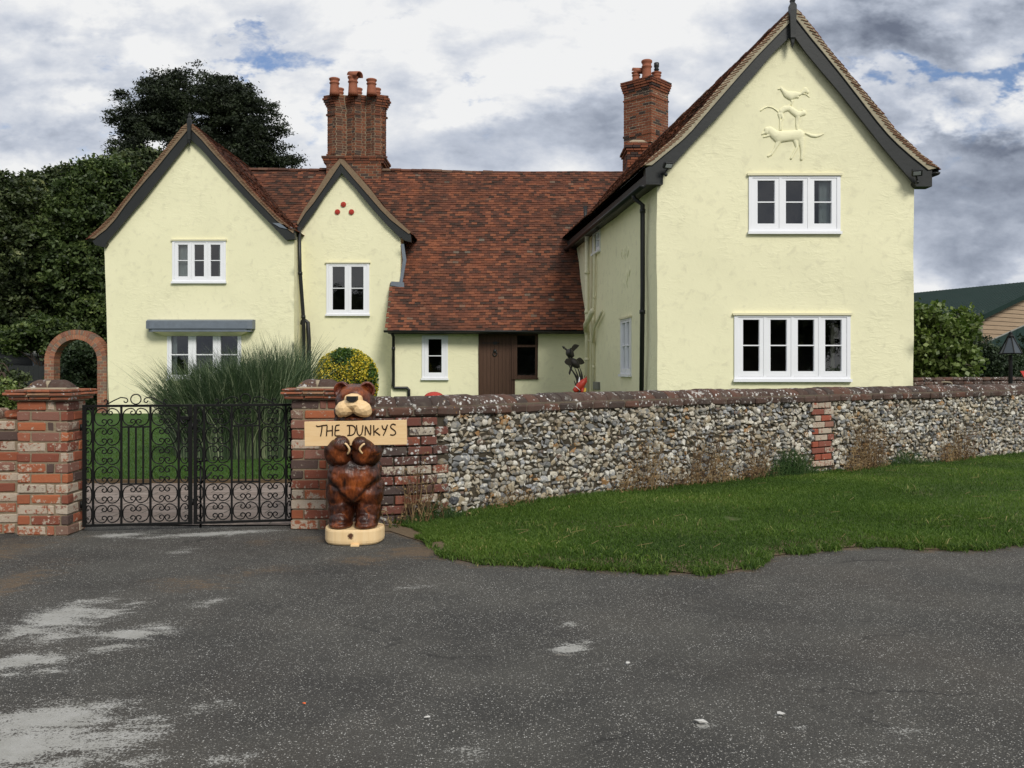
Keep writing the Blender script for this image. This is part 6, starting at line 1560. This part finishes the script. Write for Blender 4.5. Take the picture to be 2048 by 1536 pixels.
# corner of a red-bordered triangular sign
c = P(2041, 742, 16.2); sg = thing('road_sign', 'red-bordered white triangular sign at the right edge behind the wall', 'road sign', (c.x + .36, 16.2, .1))
tri = lambda k, y: [(c.x + .36 + x * k, y, c.z - .21 + z * k) for x, z in ((-.36, .21), (.36, .21), (0, -.42))]
mb = MB(); mb.add(tri(1, 16.2) + tri(1, 16.22), [(0, 2, 1), (3, 4, 5), (0, 1, 4, 3), (1, 2, 5, 4), (2, 0, 3, 5)]); mb.build('border', m_plain('sign_red', (.55, .06, .05), .4), sg, fix=True)
mb = MB(); mb.add(tri(.66, 16.196), [(0, 2, 1)]); mb.build('face', M['white'], sg)
mb = MB(); mb.tube([(c.x + .36, 16.26, .1), (c.x + .36, 16.26, c.z)], .03, 8); mb.build('post', M['grey_metal'], sg)

# steel birds rising from reeds by the side wall, and the painted head in front
def px19(x, y, d=0): return P(1080 + x / 3.84, 420 + y / 3.84, 20.5 + d)
bs = thing('bird_sculpture', 'dark metal sculpture of two geese taking off from reeds beside the cream pipe', 'sculpture', (P(1150, 0, 20.5).x, 20.5, .15))
def bird(body, wings, neck, hd):
    mb = MB(); mb.smooth = True
    q = crv([px19(*p_) for p_ in body], 12); n = len(q); mb.tube(q, [.02 + .075 * math.sin(math.pi * (i + .4) / (n + .2)) for i in range(n)], 8)
    q = crv([px19(*p_) for p_ in neck], 10); mb.tube(q, .022, 6); h1, h2 = px19(*hd[0]), px19(*hd[1]); mb.tube([h1, h1.lerp(h2, .4), h2], [.032, .024, .006], 6); mb.build('goose', M['steel'], bs)
    for dy, wg in wings:
        q = [px19(x, y, dy * (i / max(1, len(wg) - 1))) for i, (x, y) in enumerate(wg)]; q = crv(q, 16); n = len(q); mb = MB(); vs = []
        for i, p_ in enumerate(q):
            w_ = .10 * math.sin(math.pi * min(1, (i + 1.5) / n)) ** .7 + .012; vs += [p_ + Vector((0, -.008, w_ * .45)), p_ + Vector((0, -.008, -w_)), p_ + Vector((0, .008, w_ * .45)), p_ + Vector((0, .008, -w_))]
        mb.add(vs, [f for i in range(n - 1) for f in ((4 * i, 4 * i + 4, 4 * i + 5, 4 * i + 1), (4 * i + 2, 4 * i + 3, 4 * i + 7, 4 * i + 6), (4 * i, 4 * i + 2, 4 * i + 6, 4 * i + 4), (4 * i + 1, 4 * i + 5, 4 * i + 7, 4 * i + 3))]); mb.build('wing', M['steel'], bs, fix=True)
bird([(205, 1075), (225, 1095), (255, 1130)], [(.15, [(228, 1090), (250, 1060), (268, 1045), (300, 1040)]), (-.2, [(222, 1085), (236, 1075), (240, 1075)])], [(215, 1085), (200, 1070), (188, 1062)], [(188, 1060), (170, 1045)])
bird([(230, 1140), (265, 1175), (300, 1210)], [(.2, [(275, 1160), (300, 1150), (320, 1155), (342, 1170)]), (-.2, [(262, 1165), (235, 1160), (205, 1155), (188, 1165)]), (0, [(250, 1185), (238, 1205), (228, 1235), (220, 1250)])], [(240, 1150), (228, 1140), (220, 1128)], [(220, 1128), (212, 1120)])
for pts in ([(205, 1170), (245, 1230), (280, 1290), (285, 1370)], [(280, 1190), (300, 1240), (312, 1300), (315, 1400)], [(300, 1200), (318, 1250), (325, 1300), (320, 1400)], [(262, 1310), (275, 1345), (290, 1400)], [(343, 1270), (345, 1330), (330, 1400)], [(265, 1210), (285, 1260), (296, 1310), (300, 1400)]):
    q = crv([px19(*p_) for p_ in pts] + [Vector((px19(*pts[-1]).x, 20.5, .15))], 14); mb = MB(); mb.tube(q, [.006 + .018 * min(1, i / 5) for i in range(len(q))], 5); mb.build('reed', M['steel'], bs)
fh = thing('painted_rooster_head', 'red painted ornament with white rings leaning at the foot of the metal geese', 'ornament', (P(1160, 0, 19.6).x, 19.6, .1))
D_ = 19.6; mb = MB(); mb.smooth = True; q = [P(1148, 783, D_), P(1158, 774, D_), P(1166, 765, D_), P(1172, 757, D_)]; mb.tube(crv(q, 12), [.05, .06, .068, .075, .08, .085, .085, .08, .075, .065, .05, .035, .03][:len(crv(q, 12))], 12)
mb.tube([P(1166, 790, D_), P(1164, 775, D_)], .05, 8); mb.tube([Vector((P(1166, 0, D_).x, D_, .1)), P(1166, 788, D_)], .05, 8); mb.build('body', M['red'], fh)
for px, py in ((1158, 757), (1172, 755)): mb = MB(); mb.tube([P(px, py + 10, D_), P(px + 1, py - 3, D_)], [.03, .006], 5); mb.build('crest', M['white'] if px == 1158 else M['red'], fh)
mb = MB(); mb.smooth = True; a = P(1154, 778, D_); b = P(1166, 765, D_)
for k in (0.1, .45): 
    c = a.lerp(b, k); d = (b - a).normalized(); u = d.orthogonal().normalized(); v = d.cross(u); mb.tube([c + (u * math.cos(t_) + v * math.sin(t_)) * .072 for t_ in [i * math.pi / 8 for i in range(17)]], .008, 5)
mb.build('ring', M['white'], fh)
mb = MB(); mb.smooth = True; mb.tube([P(1168, 790, D_ - .05), P(1171, 776, D_ - .05)], [.04, .02], 8); mb.build('tail', M['yellow'], fh)
mb = MB(); mb.smooth = True; a = P(868, 788, 15); mb.sphere(a - Vector((0, 0, .06)), (.17, .17, .10)); mb.lathe([(.05, 0), (.06, .5), (.12, .8), (.16, a.z - .1)], (a.x, a.y, .08), 14); tag(recenter(mb.build('red_bird_bath', M['red'])), 'red domed top of an ornament just showing over the wall below the narrow window', 'ornament')

# ---------------------------------------------------------------- trees and shrubs
def limbs(mb, base, tips, r0, seed, trunk_top):
    rr = random.Random(seed); base = Vector(base); top = Vector(trunk_top)
    tr = [base, base.lerp(top, .35) + Vector((rr.uniform(-.15, .15), rr.uniform(-.1, .1), 0)), base.lerp(top, .7) + Vector((rr.uniform(-.2, .2), 0, 0)), top]
    mb.smooth = True; mb.tube(crv(tr, 12), [r0 * (1 - .055 * i) for i in range(13)][:len(crv(tr, 12))], 9)
    for t in tips:
        t = Vector(t); s = base.lerp(top, rr.uniform(.35, .95)); m_ = s.lerp(t, .5) + Vector((0, 0, rr.uniform(0, .5)))
        q = crv([s, m_, t], 8); mb.tube(q, [max(.015, r0 * .35 * (1 - i / len(q))) for i in range(len(q))], 6)
def tree(name, label, cat, D, lobes_px, dep, n, per, cr, size, mat, seed, group=None, trunk=.25, flat=.6, fill=.35, aspect=.55, hole=None, nl=10, bark=None, tone_fn=None, zb=None):
    """crown lobes given where the photograph shows them (x, y, half width, half height in its pixels) at depth D"""
    m_ = D / F; lob = []
    for px, py, rx, ry, *dd in lobes_px:
        c = P(px, py, D + (dd[0] if dd else 0)); lob.append((tuple(c), (rx * m_, min(dep, max(rx, ry) * m_ * .95), ry * m_)))
    cx = sum(c[0] * r[0] for c, r in lob) / sum(r[0] for c, r in lob); zb = gz(0, D) if zb is None else zb
    o = thing(name, label, cat, (cx, D, zb), group)
    f, C = crown('crown', lob, n, per, cr, size, mat, o, seed, flat, fill, aspect, hole, tone_fn)
    rr = random.Random(seed); mb = MB(); tips = [tuple(C[rr.randrange(len(C))]) for _ in range(nl)]; zt = max(c[2] for c, r in lob)
    limbs(mb, (cx, D, zb - .05), tips, trunk, seed, (cx, D, zb + (zt - zb) * .85)); mb.build('trunk', bark or M['bark'], o); return o
G_ = 'trees behind the house on the left'
tree('yew_tree', 'tall dark flat-topped conifer rising behind the left gable', 'tree', 42, [(395, 215, 120, 68), (310, 250, 75, 62), (480, 250, 85, 62), (400, 300, 140, 60), (520, 300, 55, 30), (565, 325, 38, 12), (258, 240, 40, 20), (245, 192, 18, 7), (258, 290, 35, 26), (455, 190, 55, 34), (330, 190, 50, 36), (300, 340, 90, 50), (360, 420, 150, 90), (420, 350, 120, 50), (560, 262, 16, 8), (590, 318, 16, 6)], 3.6, 3000, 75, .42, .15, M['yew'], 5, G_, .45, .34, .40, .40,
     hole=lambda C: (np.hypot((C[:, 0] / C[:, 1] * F + CX - 312) / 30, (HY - (C[:, 2] - EYE) / C[:, 1] * F - 292) / 16) < 1) | (np.hypot((C[:, 0] / C[:, 1] * F + CX - 405) / 26, (HY - (C[:, 2] - EYE) / C[:, 1] * F - 232) / 7) < 1))
tree('broadleaf_tree', 'dark leafy tree between the conifer and the left gable, reaching down to the arch', 'tree', 37, [(275, 380, 70, 72), (235, 470, 80, 120), (300, 330, 40, 32), (200, 600, 90, 110), (150, 690, 60, 60)], 3, 1500, 55, .38, .17, M['broadleaf'], 6, G_, .3)
tree('broadleaf_tree', 'bright-topped green tree left of the conifer, its crown peaking beside the bargeboard', 'tree', 34, [(205, 370, 55, 52), (170, 430, 70, 75), (215, 335, 26, 22), (140, 540, 80, 90), (190, 640, 60, 60)], 3, 1400, 50, .34, .17, M['broadleaf_light'], 7, G_, .25)
tree('broadleaf_tree', 'rounded green tree second from the left edge with a dark crown', 'tree', 36, [(100, 400, 75, 50), (60, 470, 90, 90), (110, 560, 90, 80), (130, 355, 30, 20)], 3, 1500, 50, .36, .17, M['broadleaf'], 8, G_, .28)
tree('broadleaf_tree', 'green tree cut by the left edge of the picture', 'tree', 33, [(15, 390, 50, 48), (-40, 440, 90, 90), (20, 520, 80, 110), (-60, 600, 100, 90), (30, 640, 60, 50)], 3, 1400, 50, .34, .16, M['broadleaf'], 9, G_, .28)
tree('broadleaf_tree', 'low dark tree beneath the others at the left, behind the shed', 'tree', 39, [(60, 650, 130, 60), (180, 700, 100, 60), (-60, 700, 120, 60), (120, 740, 120, 40)], 3, 1200, 45, .40, .20, M['broadleaf'], 10, G_, .2)
tree('garden_shrub', 'light green leafy shrub above the shed beside the brick arch', 'shrub', 27.6, [(90, 660, 55, 26), (40, 680, 45, 30), (120, 690, 40, 26)], 1.2, 330, 40, .2, .13, M['broadleaf_light'], 12, 'shrubs by the brick arch', .06)
tree('garden_shrub', 'dark climbing shrub filling the view through the brick arch', 'shrub', 26.2, [(160, 715, 36, 34), (150, 760, 46, 36), (185, 790, 30, 30)], .7, 420, 45, .2, .11, M['dark_leaf'], 13, 'shrubs by the brick arch', .06)
tree('garden_shrub', 'dark shrub between the left pier and the arch', 'shrub', 19, [(12, 785, 42, 38), (70, 815, 60, 24), (-35, 755, 40, 50), (110, 805, 30, 20)], 1.2, 420, 45, .17, .10, M['broadleaf'], 14, 'shrubs by the brick arch', .06)
tree('garden_shrub', 'yellow-green shrub leaning over the wall left of the pier', 'shrub', 9.6, [(-10, 790, 42, 34), (15, 805, 24, 26), (-40, 800, 60, 50)], .4, 240, 30, .07, .045, M['shrub_leaf'], 15, None, .025)

# clipped golden bush
DB = 18.0; cB = P(692, 760, DB); rB = 64 * DB / F
gb = thing('golden_bush', 'clipped round bush with yellow and green variegated leaves behind the right pier', 'shrub', (cB.x, DB, gz(0, DB)))
rg = np.random.default_rng(33); n = 17000; d = rg.normal(size=(n, 3)); d /= np.linalg.norm(d, axis=1)[:, None]; rad = rB * rg.uniform(.86, 1.015, n) ** 1; C = np.array(cB) + d * rad[:, None] * np.array((1, 1, 1.0)); lump = np.array([noise.noise(Vector(q) * 4) for q in d]); C += d * (lump * .035)[:, None]
low = d[:, 2] < 0; C[low, 2] -= (-d[low, 2]) * .35
nz = np.array([noise.noise(Vector(q) * 2.6 + Vector((1.5, 0, .4))) for q in d]); nz2 = np.array([noise.noise(Vector(q) * 11) for q in d])
px_ = C[:, 0] - cB.x; pz_ = C[:, 2] - cB.z
green_cap = ((px_ + .02) / (.22)) ** 2 + ((pz_ - .52) / .20) ** 2 < 1 + 1.1 * nz2
yel = (nz * .9 + nz2 * .5 + .30 + .35 * (d[:, 0] < .5) - .45 * (d[:, 0] > .80) - .5 * (d[:, 2] < -.4) - .25 * (d[:, 0] < -.75)) > -.12
yel &= ~green_cap; tone = np.where(yel & (rg.random(n) < .72), rg.uniform(.58, 1, n), rg.uniform(.1, .52, n))
Vv, Q = leaf_arrays(C, .048, .6, .3, rg); quads_mesh('leaves', Vv, Q, M['gold_leaf'], gb, tone)
mb = MB(); mb.smooth = True; mb.sphere(cB - Vector((0, 0, .08)), (rB * .84, rB * .84, rB * .92), None, 24, 16); mb.tube([(cB.x, DB, gz(0, DB) - .05), cB], [.06, .03], 8); mb.build('stems', M['dark_leaf'], gb)

# ornamental grass clump
og = thing('ornamental_grass', 'big clump of tall arching ornamental grass growing on the lawn behind the gates', 'ornamental grass', (-4.25, 14.3, gz(0, 14)))
rg = np.random.default_rng(21); n = 21000; r_ = np.sqrt(rg.random(n)); a_ = rg.uniform(0, 2 * np.pi, n)
bx = -4.42 + r_ * np.cos(a_) * 1.0; by = 14.3 + r_ * np.sin(a_) * .62; bz_ = gzn(bx, by) + .02
outx = (bx + 4.42) / 1.0; outy = (by - 14.3) / .62
H = rg.uniform(.6, 1.85, n) * (1 + .16 * outx); ph = rg.normal(0, .45, n)
lx = (np.where(outx > 0, outx * .0, outx * .42) + rg.normal(0, .34, n)) * H * .60; ly = (outy * .40 + rg.normal(0, .25, n)) * H * .5; dr = rg.uniform(.0, .95, n) ** 1.4
K = 7; Tt = np.linspace(0, 1, K)[None, :]
X_ = bx[:, None] + lx[:, None] * Tt ** 1.7; Y_ = by[:, None] + ly[:, None] * Tt ** 1.7; Z_ = bz_[:, None] + H[:, None] * (Tt * 1.08 - (.08 + dr[:, None] * .5) * Tt ** 3.2)
wd = (rg.uniform(.0025, .006, n))[:, None] * np.clip((1 - Tt) * 3.2, .05, 1); fa = rg.uniform(-.6, .6, n); sx, sy = np.cos(fa)[:, None] * wd, np.sin(fa)[:, None] * wd
V1 = np.stack([X_ - sx, Y_ - sy, Z_], 2); V2 = np.stack([X_ + sx, Y_ + sy, Z_], 2); V_ = np.stack([V1, V2], 2).reshape(-1, 3)
i0 = (np.arange(n) * K * 2)[:, None] + (np.arange(K - 1) * 2)[None, :]; Q = np.stack([i0, i0 + 1, i0 + 3, i0 + 2], 2).reshape(-1, 4)
quads_mesh('blades', V_, Q, M['miscanthus'], og, np.repeat(rg.random(n) ** 1.2, K - 1))

# shrubs on the right
G2 = 'shrubs beyond the right-hand wall'
hy = tree('garden_shrub', 'light green large-leaved shrub with pale branches against the right side of the house', 'shrub', 20.5, [(1870, 680, 52, 66), (1842, 640, 32, 42), (1908, 700, 45, 52), (1925, 650, 24, 32), (1895, 740, 60, 30), (1850, 730, 30, 36)], 1.3, 520, 18, .20, .115, M['shrub_leaf'], 16, G2, .035, fill=.25, aspect=.75, nl=22, bark=M['pale_bark'])
tree('garden_shrub', 'dark feathery shrub right of the large-leaved one, below the lantern', 'shrub', 21.5, [(1985, 730, 50, 34), (1955, 710, 34, 40), (2010, 745, 50, 26), (1965, 745, 50, 26)], 1.0, 420, 34, .17, .07, M['dark_leaf'], 17, G2, .03)
tree('garden_shrub', 'dark green hedge shrub cut by the right edge behind the lantern', 'shrub', 23, [(2050, 720, 50, 34), (2110, 700, 60, 60), (2040, 750, 60, 24)], 1.2, 380, 34, .2, .09, M['dark_leaf'], 18, G2, .03)
# trees across the road behind the camera: they stand in the window reflections
for k, (x, y, r_, lb) in enumerate(((-13, -22, 6, 'left tree across the road, seen only mirrored in the windows'), (0, -23, 6.5, 'middle tree across the road, seen only mirrored in the windows'), (13, -22, 6.5, 'right tree across the road, seen only mirrored in the windows'))):
    o = thing('roadside_tree', lb, 'tree', (x, y, -.05), 'trees across the road'); f, C = crown('crown', [((x, y, 4.0), (r_ * 1.15, 2.5, 3.9))], 620, 40, .9, .5, M['broadleaf'], o, 60 + k); mb = MB(); limbs(mb, (x, y, -.1), [tuple(C[i * 7]) for i in range(8)], .3, k, (x, y, 4.5)); mb.build('trunk', M['bark'], o)

# ---------------------------------------------------------------- grass
rg = np.random.default_rng(4)
def sample_verge(n, x0, x1, pw=1.0):
    x = rg.uniform(x0, x1, n); e = np.interp(x, EX, EYv); w_ = np.interp(x, WX, WY); y = e + (w_ - e + .02) * rg.random(n) ** pw
    return x, y
x1, y1 = sample_verge(150000, -1.2, 4.6); x2, y2 = sample_verge(110000, 3.2, 10.5)
x = np.concatenate([x1, x2]); y = np.concatenate([y1, y2]); e = np.interp(x, EX, EYv)
bare = np.array([noise.noise(Vector((a * 2.2, b * 2.2, 3))) for a, b in zip(x[::1], y[::1])])
k = (y - e > -.05 * (1 + 2 * bare)) & (bare > -.66); k &= ~((x > -1.2) & (x < -.55) & (y - e < .35) & (bare > 0)); x, y, e, bare = x[k], y[k], e[k], bare[k]
lmp = np.array([noise.noise(Vector((a * .8, b * .8, 0))) for a, b in zip(x, y)]); s_ = np.clip((y - e) / .35, 0, 1); wy_ = np.interp(x, WX, WY)
zz = .005 + (.045 * s_ * (2 - s_) + .015 * np.clip((y - e) / np.maximum(wy_ - e, .3), 0, 1) + .022 * lmp * s_) * np.clip((x + 1.0) / .8, 0, 1)
pat = np.array([noise.noise(Vector((a * .55, b * .9, 8))) for a, b in zip(x, y)])
wl = np.interp(x, WX, WY) - y
hh = .034 * (1 + .5 * pat) * (1 + .6 * np.exp(-(wl / .18) ** 2)) * (1 + .35 * np.exp(-((y - e) / .25) ** 2))
tone = np.clip(.42 + .45 * pat + rg.normal(0, .17, len(x)), 0, 1)
b = np.stack([x, y, zz], 1); rgx = np.random.default_rng(5)
o = blades('verge_grass', b, hh, .0065, .7, M['grass'], seed=6, tone=tone, droop=.4); tag(o, 'mown green grass verge between the road and the flint wall', 'grass', kind='stuff')
# lawn behind the gates
n = 60000; x = rg.uniform(-9, 2.5, n); y = 11.5 + 13 * rg.random(n) ** 1.6; zz = gzn(x, y) + .03
o = blades('lawn_grass', np.stack([x, y, zz], 1), .035, .010, .5, M['lawn_grass'], seed=8, tone=np.clip(rg.normal(.5, .2, n), 0, 1)); tag(o, 'short green lawn in front of the house', 'grass', kind='stuff')

# ragged tufts along the edge of the tarmac and coarser patches in the turf
rg2 = np.random.default_rng(14); n = 42000; xe = rg2.uniform(-.75, 9, n); ex = np.interp(xe, EX, EYv); cl = np.array([noise.noise(Vector((a * 4.5, 7, 0))) + .5 * noise.noise(Vector((a * 13, 2, 0))) for a in xe])
k = cl + rg2.normal(0, .15, n) > -.05; xe, ex, cl = xe[k], ex[k], cl[k]; ye = ex + rg2.normal(.03, .05, len(xe)) - .05 * np.clip(cl, 0, 1)
o = blades('edge_tufts', np.stack([xe, ye, np.full(len(xe), .006)], 1), .052, .007, 1.0, M['grass'], seed=15, tone=np.clip(rg2.normal(.45, .25, len(xe)), 0, 1), droop=.7, hvar=(.3, 1.4)); tag(o, 'ragged grass tufts creeping over the edge of the tarmac', 'grass', kind='stuff')
n = 26000; xe, ye = sample_verge(n, -.4, 8.5); ct = np.array([noise.noise(Vector((a * 1.6, b * 2.4, 21))) for a, b in zip(xe, ye)]); k = ct > .22; xe, ye = xe[k], ye[k]
o = blades('coarse_grass', np.stack([xe, ye, np.full(len(xe), .045)], 1), .062, .008, .9, M['grass'], seed=16, tone=np.clip(rg2.normal(.62, .25, len(xe)), 0, 1), droop=.6, hvar=(.4, 1.5)); tag(o, 'coarser pale tufts among the mown verge grass', 'grass', kind='stuff')

# straws lying on the verge
n = 60; x, y = sample_verge(n, -.6, 6.0, 1.3); a_ = rg.normal(0, .6, n); l_ = rg.uniform(.04, .2, n) ** 1.2; z = .012 + .05 * np.clip((y - np.interp(x, EX, EYv)) / .35, 0, 1) + .05 * np.clip((y - np.interp(x, EX, EYv)) / 3, 0, 1) + .035; w_ = .0012
dx_, dy_ = np.cos(a_) * l_, np.sin(a_) * l_
V_ = np.stack([np.stack([x, y, z], 1), np.stack([x + dx_, y + dy_, z + .012], 1), np.stack([x + dx_ - np.sin(a_) * w_ * 2, y + dy_ + np.cos(a_) * w_ * 2, z + .012 + w_], 1), np.stack([x - np.sin(a_) * w_ * 2, y + np.cos(a_) * w_ * 2, z + w_], 1)], 1).reshape(-1, 3)
o = quads_mesh('loose_straw', V_, np.arange(n * 4).reshape(n, 4), M['dead_weed'], tone=np.full(n, .95)); tag(o, 'dry straws scattered over the grass verge', 'straw', kind='stuff')

# weeds along the foot of the flint wall
def weed(name, label, px, py, hpx, wpx, n, mat, seed, cat='weed', group='dead weeds at the foot of the flint wall', seedheads=True, bushy=.5, wid=.0035):
    """thin stems with side twigs"""
    rg = np.random.default_rng(seed); s0 = s_of_px(px); p, t, nv = wat(s0); D = p.y; m_ = D / F; H_ = hpx * m_; Wd = wpx * m_ / 2
    base = p + nv * .10; o = thing(name, label, cat, (base.x, base.y, .06), group); V = []; Q = []; tn = []
    def seg(pts, w0, w1, tone):
        for i in range(len(pts) - 1):
            a, b = pts[i], pts[i + 1]; d = (b - a); sd = Vector((d.z, 0, -d.x)); sd = (sd.normalized() if sd.length > 1e-6 else Vector((1, 0, 0))); wa = w0 + (w1 - w0) * i / (len(pts) - 1); wb = w0 + (w1 - w0) * (i + 1) / (len(pts) - 1); k = len(V)
            V.extend([a - sd * wa, a + sd * wa, b + sd * wb, b - sd * wb]); Q.append((k, k + 1, k + 2, k + 3)); tn.append(tone)
    for i in range(n):
        u = rg.normal(0, .8) * Wd; b = base + t * u + nv * rg.uniform(-.06, .08) + Vector((0, 0, .0)); h = H_ * rg.uniform(.2, 1.0) ** 1.1 * max(.3, 1 - .55 * abs(u) / Wd); l = Vector((rg.normal(0, .22) * h, rg.normal(0, .04) * h - .01, 0))
        tip = b + l + Vector((0, 0, h)); mid = b.lerp(tip, .5) + Vector((rg.normal(0, .02), 0, 0)); tone = rg.uniform(0, 1); seg([b, mid, tip], wid, wid * .4, tone)
        for j in range(int(bushy * 14)):
            f = rg.uniform(.25, 1); q = b.lerp(tip, f); ln = h * rg.uniform(.05, .16); e = q + Vector((rg.normal(0, ln), rg.normal(0, ln * .4), rg.uniform(.2, 1) * ln)); seg([q, e], wid * .6, wid * .5, tone)
            if seedheads and rg.random() < .6:
                k = len(V); s = wid * rg.uniform(1.2, 2.4); V.extend([e + Vector((-s, 0, -s)), e + Vector((s, 0, -s)), e + Vector((s, .002, s)), e + Vector((-s, .002, s))]); Q.append((k, k + 1, k + 2, k + 3)); tn.append(min(1, tone + .3))
    quads_mesh('stems', np.array([tuple(v) for v in V]), np.array(Q), mat, o, np.array(tn)); return o
weed('dead_weed', 'tall thin dry weeds against the brick end of the flint wall beside the bear', 835, 0, 160, 90, 70, M['dead_weed'], 1, bushy=.25)
weed('dead_weed', 'brown dry weeds against the flint wall, below the plank door', 1010, 0, 80, 120, 50, M['dead_weed'], 2, bushy=.3)
weed('dead_weed', 'reddish dry weeds on the flint wall below the metal geese', 1285, 0, 150, 110, 64, M['dead_weed'], 3, bushy=.6)
weed('dead_weed', 'dense brown dry weeds below the black downpipe of the side wall', 1400, 0, 150, 110, 76, M['dead_weed'], 4, bushy=.6)
weed('dead_weed', 'sparse brown weeds just left of the green tuft and the red brick strip', 1500, 0, 130, 70, 56, M['dead_weed'], 5, bushy=.7)
weed('dead_weed', 'dark brown leafy dry weeds just right of the red brick strip', 1722, 0, 140, 90, 90, M['dead_weed'], 6, bushy=.9)
weed('dead_weed', 'straw-coloured dry grasses at the wall below the shrub right of the house', 1905, 0, 100, 110, 85, M['dead_weed'], 7, bushy=.5)
weed('green_weed', 'dark green weedy tuft at the wall left of the red brick strip', 1565, 0, 75, 130, 500, M['weed_green'], 8, 'weed', None, False, .5, .004)
weed('green_weed', 'low green weeds at the wall foot below the dark feathery shrub', 1800, 0, 45, 160, 260, M['weed_green'], 9, 'weed', None, False, .5, .004)
weed('green_weed', 'low green weeds between the bear and the flint wall', 860, 0, 50, 130, 260, M['weed_green'], 10, 'weed', None, False, .5, .003)

# ---------------------------------------------------------------- odds and ends on the road
def chip(px, py, w_, h, d, mat, name, label, cat):
    p = G(px, py); bm = bmesh.new(); rr = random.Random(px)
    for i in range(14):
        v = Vector([rr.gauss(0, 1) for _ in range(3)]).normalized(); bm.verts.new((p.x + v.x * w_ / 2, p.y + v.y * d / 2, .008 + h / 2 + v.z * h / 2))
    bmesh.ops.convex_hull(bm, input=bm.verts[:]); me = bpy.data.meshes.new(name); bm.to_mesh(me); bm.free(); me.materials.append(mat); o = bpy.data.objects.new(name, me); COL.objects.link(o); tag(recenter(o), label, cat)
WS = m_plain('pale_stone', (.52, .51, .48), .8, .2, bs=.3, bsc=60)
chip(608, 1412, .020, .010, .016, m_plain('orange_plastic', (.80, .16, .05), .5), 'plastic_fragment', 'tiny orange-red fragment lying on the road', 'fragment')
chip(1255, 1331, .030, .012, .022, WS, 'pale_stone', 'small white stone on the road below the two pale patches', 'stone')
chip(1402, 1449, .075, .012, .045, WS, 'pale_stone', 'flat pale stone near the bottom edge of the road, right of centre', 'stone')
chip(1561, 1432, .045, .010, .030, WS, 'pale_stone', 'small pale stone on the road farthest right of the loose stones', 'stone')
chip(854, 1439, .030, .010, .022, WS, 'pale_stone', 'small pale stone on the road at the bottom, left of centre', 'stone')
chip(1113, 1078, .05, .018, .03, WS, 'pale_stone', 'pale stone half hidden in the verge grass', 'stone')
